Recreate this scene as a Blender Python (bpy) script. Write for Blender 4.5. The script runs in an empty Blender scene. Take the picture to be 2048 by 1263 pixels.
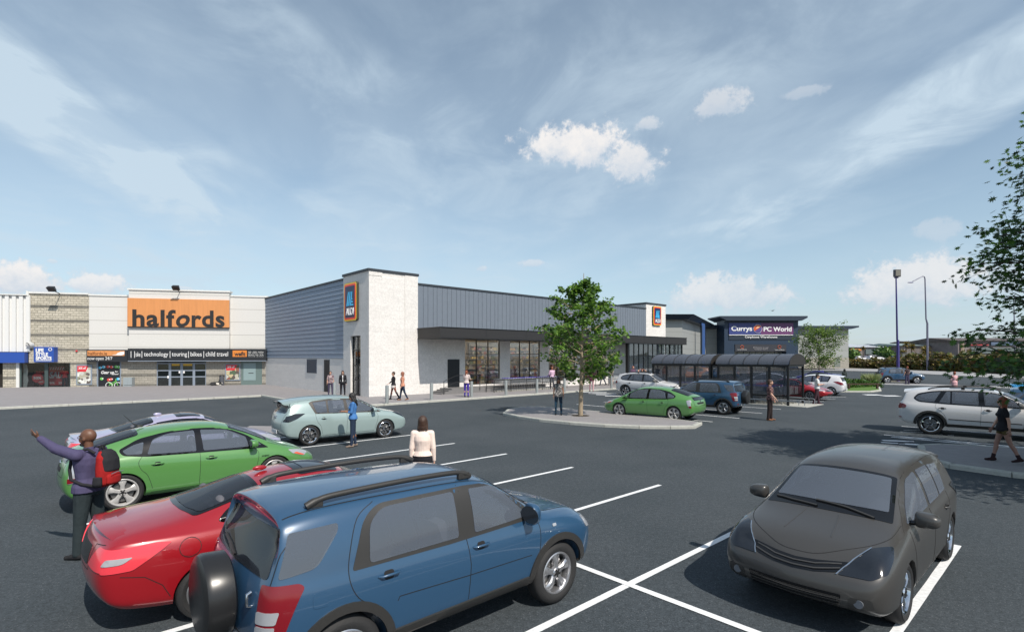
import bpy, bmesh, math, random
from mathutils import Vector, Matrix, Euler
from mathutils.bvhtree import BVHTree
from mathutils.geometry import delaunay_2d_cdt

R = math.radians
SC = bpy.context.scene
COL = SC.collection
PI = math.pi

# ------------------------------------------------------------------ camera numbers of the site survey
CAM_H = 2.85
FPX = 1055.0
CX, HOR = 1024.0, 712.0

def G(u, v, z=0.0):
    """ground-plane point seen in the photograph at (u, v)"""
    Y = (CAM_H - z) * FPX / (v - HOR)
    return Vector(((u - CX) / FPX * Y, Y, z))

def AT(u, Y, z=0.0):
    return Vector(((u - CX) / FPX * Y, Y, z))

ANG = math.atan2(1055, 1156)             # direction of the long front of the store
DR = Vector((math.cos(ANG), math.sin(ANG), 0))
DL = Vector((-math.sin(ANG), math.cos(ANG), 0))

# ------------------------------------------------------------------ materials
MATS = {}
def mat(name, col, rough=0.6, metal=0.0, coat=0.0, spec=0.5, noise=0.0, nscale=8.0, bump=0.0, bscale=40.0,
        emit=None, estr=0.0, stretch=None, alpha=None):
    if name in MATS: return MATS[name]
    m = bpy.data.materials.new(name); m.use_nodes = True
    nt = m.node_tree; nd = nt.nodes; lk = nt.links
    b = nd['Principled BSDF']
    b.inputs['Base Color'].default_value = (*col, 1)
    b.inputs['Roughness'].default_value = rough
    b.inputs['Metallic'].default_value = metal
    b.inputs['Specular IOR Level'].default_value = spec
    if coat:
        b.inputs['Coat Weight'].default_value = coat
        b.inputs['Coat Roughness'].default_value = 0.04
    if emit:
        b.inputs['Emission Color'].default_value = (*emit, 1)
        b.inputs['Emission Strength'].default_value = estr
    tc = None
    if noise or bump:
        tc = nd.new('ShaderNodeTexCoord')
        mp = nd.new('ShaderNodeMapping')
        if stretch: mp.inputs['Scale'].default_value = stretch
        lk.new(tc.outputs['Object'], mp.inputs['Vector'])
    if noise:
        n = nd.new('ShaderNodeTexNoise'); n.inputs['Scale'].default_value = nscale
        n.inputs['Detail'].default_value = 6; n.inputs['Roughness'].default_value = 0.6
        lk.new(mp.outputs[0], n.inputs['Vector'])
        mr = nd.new('ShaderNodeMapRange')
        mr.inputs[1].default_value = 0.25; mr.inputs[2].default_value = 0.75
        mr.inputs[3].default_value = 1 - noise; mr.inputs[4].default_value = 1 + noise
        lk.new(n.outputs['Fac'], mr.inputs[0])
        mx = nd.new('ShaderNodeMix'); mx.data_type = 'RGBA'; mx.blend_type = 'MULTIPLY'
        mx.inputs[0].default_value = 1; mx.inputs[6].default_value = (*col, 1)
        lk.new(mr.outputs[0], mx.inputs[7])
        lk.new(mx.outputs[2], b.inputs['Base Color'])
    if bump:
        n2 = nd.new('ShaderNodeTexNoise'); n2.inputs['Scale'].default_value = bscale
        n2.inputs['Detail'].default_value = 4
        lk.new(mp.outputs[0], n2.inputs['Vector'])
        bp = nd.new('ShaderNodeBump'); bp.inputs['Strength'].default_value = bump
        bp.inputs['Distance'].default_value = 0.02
        lk.new(n2.outputs['Fac'], bp.inputs['Height'])
        lk.new(bp.outputs[0], b.inputs['Normal'])
    MATS[name] = m
    return m

def thin_glass(name, tint=(0.85, 0.88, 0.92), refl=1.0, rough=0.0, dens=1.0):
    """thin pane: looks through with a fresnel reflection"""
    if name in MATS: return MATS[name]
    m = bpy.data.materials.new(name); m.use_nodes = True
    nt = m.node_tree; nd = nt.nodes; lk = nt.links
    nd.remove(nd['Principled BSDF'])
    out = nd['Material Output']
    tr = nd.new('ShaderNodeBsdfTransparent'); tr.inputs[0].default_value = (*[c * dens for c in tint], 1)
    gl = nd.new('ShaderNodeBsdfGlossy'); gl.inputs['Roughness'].default_value = rough
    lw = nd.new('ShaderNodeLayerWeight'); lw.inputs[0].default_value = 0.35
    ma = nd.new('ShaderNodeMath'); ma.operation = 'MULTIPLY_ADD'
    ma.inputs[1].default_value = 0.75 * refl; ma.inputs[2].default_value = 0.05 * refl
    lk.new(lw.outputs['Fresnel'], ma.inputs[0])
    mx = nd.new('ShaderNodeMixShader')
    lk.new(ma.outputs[0], mx.inputs[0]); lk.new(tr.outputs[0], mx.inputs[1]); lk.new(gl.outputs[0], mx.inputs[2])
    lk.new(mx.outputs[0], out.inputs[0])
    MATS[name] = m
    return m

def node_mat(name):
    m = bpy.data.materials.new(name); m.use_nodes = True
    MATS[name] = m
    nt = m.node_tree
    return m, nt.nodes, nt.links, nt.nodes['Principled BSDF']

# ------------------------------------------------------------------ object helpers
def tag(o, label=None, cat=None, group=None, kind=None):
    if label: o['label'] = label
    if cat: o['category'] = cat
    if group: o['group'] = group
    if kind: o['kind'] = kind
    return o

def thing(name, label, cat, loc=(0, 0, 0), rotz=0.0, group=None, scale=None):
    o = bpy.data.objects.new(name, None); COL.objects.link(o)
    o.empty_display_size = 0.3
    o.location = loc; o.rotation_euler = (0, 0, rotz)
    if scale: o.scale = scale
    return tag(o, label, cat, group)

def link_mesh(name, me, parent=None, mats=(), loc=None, rot=None):
    o = bpy.data.objects.new(name, me); COL.objects.link(o)
    for m in mats: me.materials.append(m)
    if parent: o.parent = parent
    if loc is not None: o.location = loc
    if rot is not None: o.rotation_euler = rot
    return o

def kids(o): return [c for c in bpy.data.objects if c.parent == o]

CHILD = {}
def copy_tree(o, parent=None, swap=None):
    c = o.copy(); COL.objects.link(c); c.parent = parent
    if swap and o.type == 'MESH':
        for i, s in enumerate(c.material_slots):
            if s.material and s.material.name in swap:
                nm_ = s.material.name; s.link = 'OBJECT'; s.material = swap[nm_]
    for ch in list(o.children):
        copy_tree(ch, c, swap)
    return c

class MB:
    """mesh collector"""
    def __init__(s):
        s.v = []; s.f = []; s.mi = []; s.m = 0; s.M = Matrix.Identity(4)
    def add(s, vs, fs):
        b = len(s.v)
        for p in vs: s.v.append(tuple(s.M @ Vector(p)))
        for f in fs:
            s.f.append(tuple(b + i for i in f)); s.mi.append(s.m)
        return s
    def box(s, c, d, rz=0.0):
        x, y, z = d[0] / 2, d[1] / 2, d[2] / 2
        vs = [Vector(p) for p in ((-x, -y, -z), (x, -y, -z), (x, y, -z), (-x, y, -z), (-x, -y, z), (x, -y, z), (x, y, z), (-x, y, z))]
        if rz:
            m = Matrix.Rotation(rz, 3, 'Z'); vs = [m @ v for v in vs]
        vs = [v + Vector(c) for v in vs]
        return s.add(vs, [(0, 3, 2, 1), (4, 5, 6, 7), (0, 1, 5, 4), (1, 2, 6, 5), (2, 3, 7, 6), (3, 0, 4, 7)])
    def bx(s, x0, x1, y0, y1, z0, z1):
        return s.box(((x0 + x1) / 2, (y0 + y1) / 2, (z0 + z1) / 2), (x1 - x0, y1 - y0, z1 - z0))
    def bar(s, p, q, w, h=None):
        """box section bar from p to q"""
        p = Vector(p); q = Vector(q); h = h or w
        d = (q - p); L = d.length
        if L < 1e-6: return s
        d /= L
        up = Vector((0, 0, 1)) if abs(d.z) < 0.95 else Vector((1, 0, 0))
        a = d.cross(up).normalized(); b = a.cross(d)
        vs = []
        for t in (p, q):
            for i, j in ((-1, -1), (1, -1), (1, 1), (-1, 1)):
                vs.append(t + a * i * w / 2 + b * j * h / 2)
        return s.add(vs, [(3, 2, 1, 0), (4, 5, 6, 7), (0, 1, 5, 4), (1, 2, 6, 5), (2, 3, 7, 6), (3, 0, 4, 7)])
    def cyl(s, p, q, r0, r1=None, n=12, cap=True):
        p = Vector(p); q = Vector(q); r1 = r0 if r1 is None else r1
        d = (q - p).normalized()
        up = Vector((0, 0, 1)) if abs(d.z) < 0.95 else Vector((1, 0, 0))
        a = d.cross(up).normalized(); b = a.cross(d)
        vs = []
        for t, r in ((p, r0), (q, r1)):
            for i in range(n):
                g = 2 * PI * i / n
                vs.append(t + (a * math.cos(g) + b * math.sin(g)) * r)
        fs = [(i, (i + 1) % n, n + (i + 1) % n, n + i) for i in range(n)]
        if cap: fs += [tuple(range(n - 1, -1, -1)), tuple(range(n, 2 * n))]
        return s.add(vs, fs)
    def tube(s, pts, r, n=8, rs=None):
        pts = [Vector(p) for p in pts]
        rings = []
        prev = None
        for i, p in enumerate(pts):
            d = (pts[min(i + 1, len(pts) - 1)] - pts[max(i - 1, 0)]).normalized()
            if prev is None:
                up = Vector((0, 0, 1)) if abs(d.z) < 0.9 else Vector((1, 0, 0))
                a = d.cross(up).normalized()
            else:
                a = (prev - d * prev.dot(d)).normalized()
            prev = a; b = d.cross(a)
            rr = rs[i] if rs else r
            rings.append([p + (a * math.cos(2 * PI * k / n) + b * math.sin(2 * PI * k / n)) * rr for k in range(n)])
        vs = [v for rg in rings for v in rg]
        fs = []
        for i in range(len(rings) - 1):
            for k in range(n):
                fs.append((i * n + k, i * n + (k + 1) % n, (i + 1) * n + (k + 1) % n, (i + 1) * n + k))
        fs.append(tuple(range(n - 1, -1, -1))); fs.append(tuple(range((len(rings) - 1) * n, len(rings) * n)))
        return s.add(vs, fs)
    def prism(s, poly, z0, z1):
        """2D polygon (x,y) extruded in z"""
        n = len(poly)
        vs = [(p[0], p[1], z0) for p in poly] + [(p[0], p[1], z1) for p in poly]
        fs = [tuple(range(n - 1, -1, -1)), tuple(range(n, 2 * n))]
        fs += [(i, (i + 1) % n, n + (i + 1) % n, n + i) for i in range(n)]
        return s.add(vs, fs)
    def xz(s, poly, y0, y1):
        """2D polygon (x,z) extruded in y"""
        n = len(poly)
        vs = [(p[0], y0, p[1]) for p in poly] + [(p[0], y1, p[1]) for p in poly]
        fs = [tuple(range(n)), tuple(range(2 * n - 1, n - 1, -1))]
        fs += [((i + 1) % n, i, n + i, n + (i + 1) % n) for i in range(n)]
        return s.add(vs, fs)
    def yz(s, poly, x0, x1):
        n = len(poly)
        vs = [(x0, p[0], p[1]) for p in poly] + [(x1, p[0], p[1]) for p in poly]
        fs = [tuple(range(n - 1, -1, -1)), tuple(range(n, 2 * n))]
        fs += [(i, (i + 1) % n, n + (i + 1) % n, n + i) for i in range(n)]
        return s.add(vs, fs)
    def lathe(s, prof, axis='Y', n=32, c=(0, 0, 0)):
        """prof: (axial, radius) list, closed at ends if radius 0"""
        c = Vector(c); vs = []
        for a, r in prof:
            for k in range(n):
                g = 2 * PI * k / n
                if axis == 'Y': p = Vector((math.cos(g) * r, a, math.sin(g) * r))
                elif axis == 'Z': p = Vector((math.cos(g) * r, math.sin(g) * r, a))
                else: p = Vector((a, math.cos(g) * r, math.sin(g) * r))
                vs.append(p + c)
        fs = []
        for i in range(len(prof) - 1):
            for k in range(n):
                fs.append((i * n + k, i * n + (k + 1) % n, (i + 1) * n + (k + 1) % n, (i + 1) * n + k))
        return s.add(vs, fs)
    def ball(s, c, r, n=12, m=8):
        c = Vector(c)
        if not hasattr(r, '__len__'): r = (r, r, r)
        vs = [c + Vector((0, 0, -r[2]))]
        for i in range(1, m):
            t = PI * i / m - PI / 2
            for k in range(n):
                g = 2 * PI * k / n
                vs.append(c + Vector((math.cos(g) * math.cos(t) * r[0], math.sin(g) * math.cos(t) * r[1], math.sin(t) * r[2])))
        vs.append(c + Vector((0, 0, r[2])))
        fs = [(0, 1 + (k + 1) % n, 1 + k) for k in range(n)]
        for i in range(m - 2):
            for k in range(n):
                a = 1 + i * n
                fs.append((a + k, a + (k + 1) % n, a + n + (k + 1) % n, a + n + k))
        a = 1 + (m - 2) * n; t = len(vs) - 1
        fs += [(a + k, a + (k + 1) % n, t) for k in range(n)]
        return s.add(vs, fs)
    def build(s, name, mats, parent=None, smooth=None, loc=None, rot=None, fix=False, bevel=0):
        me = bpy.data.meshes.new(name)
        me.from_pydata(s.v, [], s.f)
        if not isinstance(mats, (list, tuple)): mats = [mats]
        for m in mats: me.materials.append(m)
        me.polygons.foreach_set('material_index', s.mi)
        if fix or bevel:
            b = bmesh.new(); b.from_mesh(me)
            if fix: bmesh.ops.recalc_face_normals(b, faces=b.faces)
            if bevel:
                bmesh.ops.remove_doubles(b, verts=b.verts, dist=1e-5)
                bmesh.ops.bevel(b, geom=[e for e in b.edges if len(e.link_faces) == 2 and e.calc_face_angle(0) > 0.6], offset=bevel, segments=2, affect='EDGES', profile=0.6, clamp_overlap=True)
            b.to_mesh(me); b.free()
        if smooth:
            me.polygons.foreach_set('use_smooth', [True] * len(me.polygons))
            if smooth is not True: me.set_sharp_from_angle(angle=R(smooth))
        me.update()
        o = bpy.data.objects.new(name, me); COL.objects.link(o)
        if parent: o.parent = parent
        if loc is not None: o.location = loc
        if rot is not None: o.rotation_euler = rot
        return o

def text_mesh(name, body, size, material, parent, loc, rot=(PI / 2, 0, 0), ext=0.01, bold=0.0, shear=0.0, width=None, align='LEFT', space=1.0, height=None):
    cu = bpy.data.curves.new(name, 'FONT'); cu.body = body; cu.size = size
    cu.extrude = ext; cu.offset = bold; cu.shear = shear; cu.align_x = align; cu.space_character = space
    cu.resolution_u = 4
    tmp = bpy.data.objects.new('tmp', cu); COL.objects.link(tmp)
    dg = bpy.context.evaluated_depsgraph_get()
    me = bpy.data.meshes.new_from_object(tmp.evaluated_get(dg))
    bpy.data.objects.remove(tmp); bpy.data.curves.remove(cu)
    xs = [v.co.x for v in me.vertices]; ys = [v.co.y for v in me.vertices]
    if width or height:
        sx = width / (max(xs) - min(xs)) if width else 1
        sy = height / (max(ys) - min(ys)) if height else sx
        if not width: sx = sy
        x0 = min(xs) if align == 'LEFT' else (max(xs) + min(xs)) / 2; y0 = min(ys)
        for v in me.vertices:
            v.co.x = (v.co.x - x0) * sx; v.co.y = (v.co.y - y0) * sy
    me.materials.clear(); me.materials.append(material)
    me.name = name
    o = bpy.data.objects.new(name, me); COL.objects.link(o)
    o.parent = parent; o.location = loc; o.rotation_euler = rot
    return o

# ------------------------------------------------------------------ camera, sun, sky
cam = bpy.data.cameras.new('camera'); camo = bpy.data.objects.new('camera', cam); COL.objects.link(camo)
camo.location = (0, 0, CAM_H); camo.rotation_euler = (R(90), 0, 0)
cam.sensor_width = 36; cam.lens = FPX / 2048 * 36
cam.shift_y = (HOR - 631.5) / 2048
cam.clip_end = 6000; cam.clip_start = 0.05
SC.camera = camo

SUN_AZ = Vector((0.597, -0.802, 0)).normalized()
SUN_EL = R(47.5)
sd = Vector((SUN_AZ.x * math.cos(SUN_EL), SUN_AZ.y * math.cos(SUN_EL), math.sin(SUN_EL)))
sl = bpy.data.lights.new('sun', 'SUN'); sl.energy = 5.0; sl.angle = R(0.5); sl.color = (1.0, 0.93, 0.83)
so = bpy.data.objects.new('sun', sl); COL.objects.link(so)
so.rotation_euler = (-sd).to_track_quat('-Z', 'Y').to_euler()

def build_world():
    w = bpy.data.worlds.new("World"); SC.world = w; w.use_nodes = True
    nt = w.node_tree; nd = nt.nodes; lk = nt.links
    bg = nd['Background']
    sky = nd.new('ShaderNodeTexSky'); sky.sky_type = 'NISHITA'; sky.sun_disc = False
    sky.sun_elevation = SUN_EL; sky.sun_rotation = math.atan2(SUN_AZ.x, SUN_AZ.y)
    sky.air_density = 1.0; sky.dust_density = 0.6; sky.ozone_density = 1.5; sky.altitude = 0
    tc = nd.new('ShaderNodeTexCoord'); sep = nd.new('ShaderNodeSeparateXYZ')
    lk.new(tc.outputs['Generated'], sep.inputs[0])
    def M(op, a=None, b=None, c=None, clamp=False):
        n = nd.new('ShaderNodeMath'); n.operation = op; n.use_clamp = clamp
        for i, x in enumerate((a, b, c)):
            if x is None: continue
            if isinstance(x, (int, float)): n.inputs[i].default_value = x
            else: lk.new(x, n.inputs[i])
        return n.outputs[0]
    def SS(x, e0, e1):
        n = nd.new('ShaderNodeMapRange'); n.interpolation_type = 'SMOOTHSTEP'
        lk.new(x, n.inputs[0]); n.inputs[1].default_value = e0; n.inputs[2].default_value = e1
        return n.outputs[0]
    X, Y, Z = sep.outputs
    # high thin cloud sheet: project the direction on a flat layer above the ground
    zc = M('MAXIMUM', Z, 0.0); den = M('ADD', zc, 0.12)
    px = M('DIVIDE', X, den); py = M('DIVIDE', Y, den)
    def layer(sx, sy, sc, seed, det=6, rough=0.6, dist=0.6):
        cb = nd.new('ShaderNodeCombineXYZ')
        lk.new(M('MULTIPLY', M('ADD', px, M('MULTIPLY', py, 0.08)), sx), cb.inputs[0]); lk.new(M('MULTIPLY', py, sy), cb.inputs[1])
        cb.inputs[2].default_value = seed
        n = nd.new('ShaderNodeTexNoise'); n.inputs['Scale'].default_value = sc
        n.inputs['Detail'].default_value = det; n.inputs['Roughness'].default_value = rough
        n.inputs['Distortion'].default_value = dist
        lk.new(cb.outputs[0], n.inputs['Vector'])
        return n.outputs['Fac']
    broad = SS(layer(0.8, 0.5, 0.9, 3.7, 4, 0.5, 0.6), 0.36, 0.66)
    fine = SS(layer(1.5, 0.7, 1.3, 8.1, 9, 0.58, 0.5), 0.32, 0.72)
    wisp = SS(layer(1.5, 1.1, 1.9, 15.3, 10, 0.60, 0.55), 0.36, 0.70)
    thin = M('MULTIPLY', broad, M('ADD', M('ADD', M('MULTIPLY', fine, 0.22), M('MULTIPLY', wisp, 0.20)), 0.16))
    # a few bright streaks of their own
    az = M('ARCTAN2', X, Y); el = M('ARCSINE', Z)
    def streak(a, e, ra, re, rot, k):
        da = M('SUBTRACT', az, a); de = M('SUBTRACT', el, e)
        c, s = math.cos(rot), math.sin(rot)
        p = M('ADD', M('MULTIPLY', da, c / ra), M('MULTIPLY', de, s / ra))
        q = M('ADD', M('MULTIPLY', da, -s / re), M('MULTIPLY', de, c / re))
        r = M('ADD', M('MULTIPLY', p, p), M('MULTIPLY', q, q))
        return M('MULTIPLY', SS(M('ADD', r, M('MULTIPLY', M('SUBTRACT', fine, 0.5), 1.3)), 1.25, 0.0), M('MULTIPLY', M('ADD', M('MULTIPLY', wisp, .9), .35), k))
    def px2(u, v):
        d = Vector((u - CX, FPX, HOR - v)).normalized()
        return math.atan2(d.x, d.y), math.asin(d.z)
    st = None
    for (u, v, ra, re, rot, k) in ((150, 265, .24, .055, -.55, 1.35), (60, 200, .24, .045, -.35, 1.1), (1750, 290, .42, .05, .36, .9), (950, 420, .4, .08, .25, .4),
                                   (330, 430, .22, .07, .1, .3), (1500, 60, .5, .12, .2, .35), (700, 230, .35, .1, -.2, .35), (120, 500, .28, .05, -.12, .5), (620, 130, .30, .05, -.4, .4), (1250, 130, .30, .05, .3, .35), (420, 330, .18, .04, -.5, .45), (1900, 180, .3, .04, .4, .5), (560, 420, .2, .03, .2, .4), (900, 560, .3, .03, .05, .3), (1550, 450, .22, .03, .12, .35)):
        a, e = px2(u, v); x = streak(a, e, ra, re, rot, k)
        st = x if st is None else M('MAXIMUM', st, x)
    cirrus = M('MINIMUM', M('ADD', thin, M('MULTIPLY', st, 0.8)), 0.9)
    # haze toward the horizon
    hz = SS(el, 0.42, -0.02)
    # heaps of fair-weather cloud at their own bearings
    cn = nd.new('ShaderNodeTexNoise'); cn.inputs['Scale'].default_value = 13; cn.inputs['Detail'].default_value = 10
    cn.inputs['Roughness'].default_value = 0.62; cn.inputs['Distortion'].default_value = 0.3
    lk.new(tc.outputs['Generated'], cn.inputs['Vector'])
    cn2 = nd.new('ShaderNodeTexNoise'); cn2.inputs['Scale'].default_value = 45; cn2.inputs['Detail'].default_value = 8
    cn2.inputs['Roughness'].default_value = 0.65
    lk.new(tc.outputs['Generated'], cn2.inputs['Vector'])
    nz = M('ADD', M('MULTIPLY', M('SUBTRACT', cn.outputs['Fac'], 0.5), 3.0), M('MULTIPLY', M('SUBTRACT', cn2.outputs['Fac'], 0.5), 3.0))
    cum = None; shade = None
    for (u, v, wu, hv, k) in ((1150, 290, 125, 48, 1), (1265, 318, 62, 52, .9), (1290, 250, 35, 20, .6), (1435, 212, 58, 34, .6), (1815, 566, 150, 56, .8), (1470, 584, 135, 42, .75), (1380, 602, 60, 22, .5),
                              (40, 562, 130, 46, .95), (190, 572, 75, 30, .85), (1870, 458, 55, 24, .35), (1610, 184, 45, 12, .35), (965, 537, 15, 9, .5), (1065, 526, 22, 7, .5), (105, 522, 14, 6, .5), (1990, 560, 80, 30, .4), (370, 577, 25, 6, .5)):
        a, e = px2(u, v); a2, _ = px2(u + wu, v); _, e2 = px2(u, v - hv)
        da = M('DIVIDE', M('SUBTRACT', az, a), abs(a2 - a)); de = M('DIVIDE', M('SUBTRACT', el, e), abs(e2 - e))
        r = M('SQRT', M('ADD', M('MULTIPLY', da, da), M('MULTIPLY', de, de)))
        dm = M('MULTIPLY', SS(M('ADD', M('SUBTRACT', 1.0, r), M('MULTIPLY', nz, 0.62)), -0.12, 0.42), k)
        sh = M('MULTIPLY', dm, SS(M('ADD', de, M('MULTIPLY', nz, 0.8)), -1.1, 0.8))
        cum = dm if cum is None else M('MAXIMUM', cum, dm)
        shade = sh if shade is None else M('MAXIMUM', shade, sh)
    def MIX(f, a, b):
        n = nd.new('ShaderNodeMix'); n.data_type = 'RGBA'
        if isinstance(f, (int, float)): n.inputs[0].default_value = f
        else: lk.new(f, n.inputs[0])
        for i, x in ((6, a), (7, b)):
            if isinstance(x, tuple): n.inputs[i].default_value = (*x, 1)
            else: lk.new(x, n.inputs[i])
        return n.outputs[2]
    hsv = nd.new('ShaderNodeHueSaturation'); hsv.inputs['Hue'].default_value = .488; hsv.inputs['Saturation'].default_value = SKY_SAT; hsv.inputs['Value'].default_value = SKY_VAL
    lk.new(sky.outputs[0], hsv.inputs['Color'])
    base = MIX(M('MULTIPLY', hz, 0.5), hsv.outputs[0], HAZE_COL)
    c1 = MIX(cirrus, base, CIR_COL)
    cc = MIX(shade, CUM_LOW, CUM_HI)
    c2 = MIX(cum, c1, cc)
    lk.new(c2, bg.inputs['Color']); bg.inputs['Strength'].default_value = 0.1
    w.cycles.sampling_method = 'MANUAL'; w.cycles.sample_map_resolution = 512
SKY_SAT, SKY_VAL = .84, 1.36
HAZE_COL = (4.6, 6.3, 7.7)
CIR_COL = (6.0, 7.3, 8.4)
CUM_LOW, CUM_HI = (6.2, 6.9, 7.8), (9.3, 9.0, 8.8)
build_world()
vs_ = SC.view_settings; vs_.view_transform = 'Standard'; vs_.look = 'None'; vs_.exposure = 0; vs_.gamma = 1
# ------------------------------------------------------------------ surface materials
def asphalt_mat():
    m, nd, lk, b = node_mat('asphalt')
    tc = nd.new('ShaderNodeTexCoord')
    def N(scale, det=4, rough=0.6):
        n = nd.new('ShaderNodeTexNoise'); n.inputs['Scale'].default_value = scale
        n.inputs['Detail'].default_value = det; n.inputs['Roughness'].default_value = rough
        lk.new(tc.outputs['Object'], n.inputs['Vector']); return n
    n1 = N(0.35, 5); n2 = N(14, 6, 0.7); n3 = N(48, 6, 0.8)
    r1 = nd.new('ShaderNodeValToRGB'); r1.color_ramp.elements[0].position = 0.3; r1.color_ramp.elements[1].position = 0.72
    r1.color_ramp.elements[0].color = (0.038, 0.047, 0.054, 1); r1.color_ramp.elements[1].color = (0.054, 0.063, 0.071, 1)
    lk.new(n1.outputs['Fac'], r1.inputs[0])
    def mul(a, n, lo, hi):
        mr = nd.new('ShaderNodeMapRange'); mr.inputs[1].default_value = .3; mr.inputs[2].default_value = .7
        mr.inputs[3].default_value = lo; mr.inputs[4].default_value = hi
        lk.new(n.outputs['Fac'], mr.inputs[0])
        mx = nd.new('ShaderNodeMix'); mx.data_type = 'RGBA'; mx.blend_type = 'MULTIPLY'; mx.inputs[0].default_value = 1
        lk.new(a, mx.inputs[6]); lk.new(mr.outputs[0], mx.inputs[7]); return mx.outputs[2]
    c = mul(r1.outputs[0], n2, .70, 1.32); c = mul(c, n3, .30, 1.9)
    # pale chippings
    vo = nd.new('ShaderNodeTexVoronoi'); vo.inputs['Scale'].default_value = 26
    lk.new(tc.outputs['Object'], vo.inputs['Vector'])
    lt = nd.new('ShaderNodeMath'); lt.operation = 'LESS_THAN'; lt.inputs[1].default_value = 0.13
    lk.new(vo.outputs['Distance'], lt.inputs[0])
    ml = nd.new('ShaderNodeMath'); ml.operation = 'MULTIPLY'; ml.inputs[1].default_value = .5
    lk.new(lt.outputs[0], ml.inputs[0])
    mx = nd.new('ShaderNodeMix'); mx.data_type = 'RGBA'; lk.new(ml.outputs[0], mx.inputs[0])
    lk.new(c, mx.inputs[6]); mx.inputs[7].default_value = (.24, .25, .26, 1)
    lk.new(mx.outputs[2], b.inputs['Base Color'])
    b.inputs['Roughness'].default_value = .9; b.inputs['Specular IOR Level'].default_value = .25
    bp = nd.new('ShaderNodeBump'); bp.inputs['Strength'].default_value = .6; bp.inputs['Distance'].default_value = .01
    lk.new(n3.outputs['Fac'], bp.inputs['Height']); lk.new(bp.outputs[0], b.inputs['Normal'])
    return m
ASPH = asphalt_mat()

def brick_mat(name, c1, c2, mortar, bw, bh, msize=.012, rough=.85, axis='XZ', bump=.5, var=0.25, off=.5):
    m, nd, lk, b = node_mat(name)
    tc = nd.new('ShaderNodeTexCoord'); sp = nd.new('ShaderNodeSeparateXYZ'); cb = nd.new('ShaderNodeCombineXYZ')
    lk.new(tc.outputs['Object'], sp.inputs[0])
    ax = {'X': 0, 'Y': 1, 'Z': 2}
    lk.new(sp.outputs[ax[axis[0]]], cb.inputs[0]); lk.new(sp.outputs[ax[axis[1]]], cb.inputs[1])
    br = nd.new('ShaderNodeTexBrick'); br.offset = off
    br.inputs['Color1'].default_value = (*c1, 1); br.inputs['Color2'].default_value = (*c2, 1); br.inputs['Mortar'].default_value = (*mortar, 1)
    br.inputs['Scale'].default_value = 1; br.inputs['Mortar Size'].default_value = msize
    br.inputs['Brick Width'].default_value = bw; br.inputs['Row Height'].default_value = bh
    lk.new(cb.outputs[0], br.inputs['Vector'])
    n = nd.new('ShaderNodeTexNoise'); n.inputs['Scale'].default_value = 9; n.inputs['Detail'].default_value = 8; n.inputs['Roughness'].default_value = .7
    lk.new(tc.outputs['Object'], n.inputs['Vector'])
    mr = nd.new('ShaderNodeMapRange'); mr.inputs[1].default_value = .3; mr.inputs[2].default_value = .7; mr.inputs[3].default_value = 1 - var; mr.inputs[4].default_value = 1 + var
    lk.new(n.outputs['Fac'], mr.inputs[0])
    mx = nd.new('ShaderNodeMix'); mx.data_type = 'RGBA'; mx.blend_type = 'MULTIPLY'; mx.inputs[0].default_value = 1
    lk.new(br.outputs['Color'], mx.inputs[6]); lk.new(mr.outputs[0], mx.inputs[7]); lk.new(mx.outputs[2], b.inputs['Base Color'])
    b.inputs['Roughness'].default_value = rough
    if bump:
        ad = nd.new('ShaderNodeMath'); ad.operation = 'MULTIPLY_ADD'; ad.inputs[1].default_value = -1.0
        lk.new(br.outputs['Fac'], ad.inputs[0]); lk.new(n.outputs['Fac'], ad.inputs[2])
        bp = nd.new('ShaderNodeBump'); bp.inputs['Strength'].default_value = bump; bp.inputs['Distance'].default_value = .03
        lk.new(ad.outputs[0], bp.inputs['Height']); lk.new(bp.outputs[0], b.inputs['Normal'])
    return m

PAVE = brick_mat('paving', (.235, .222, .228), (.255, .242, .246), (.20, .19, .195), .4, .4, .006, .9, 'XY', .05, .10)
KERB = mat('kerb_concrete', (.40, .40, .365), .85, noise=.16, nscale=7, bump=.3, bscale=60)
PAINT = mat('line_paint', (.74, .75, .76), .7, noise=.16, nscale=20, bump=.2, bscale=90)
GROUND = mat('bare_ground', (.20, .175, .13), .95, noise=.25, nscale=.2)
GRASS = mat('grass_ground', (.09, .12, .03), .95, noise=.4, nscale=3)

def sheet(name, pts, z, material, kind='structure'):
    mb = MB(); mb.add([(p[0], p[1], z) for p in pts], [tuple(range(len(pts)))])
    o = mb.build(name, material); tag(o, kind=kind)
    if o.data.polygons[0].normal.z < 0: o.data.flip_normals()
    return o

sheet('ground', [(-2500, -300), (2500, -300), (2500, 4000), (-2500, 4000)], -0.04, GROUND)
sheet('car_park', [(-60, -14), (60, -14), (78, 50), (66, 52.5), (30, 62), (20, 66), (-60, 60)], 0, ASPH)

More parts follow.
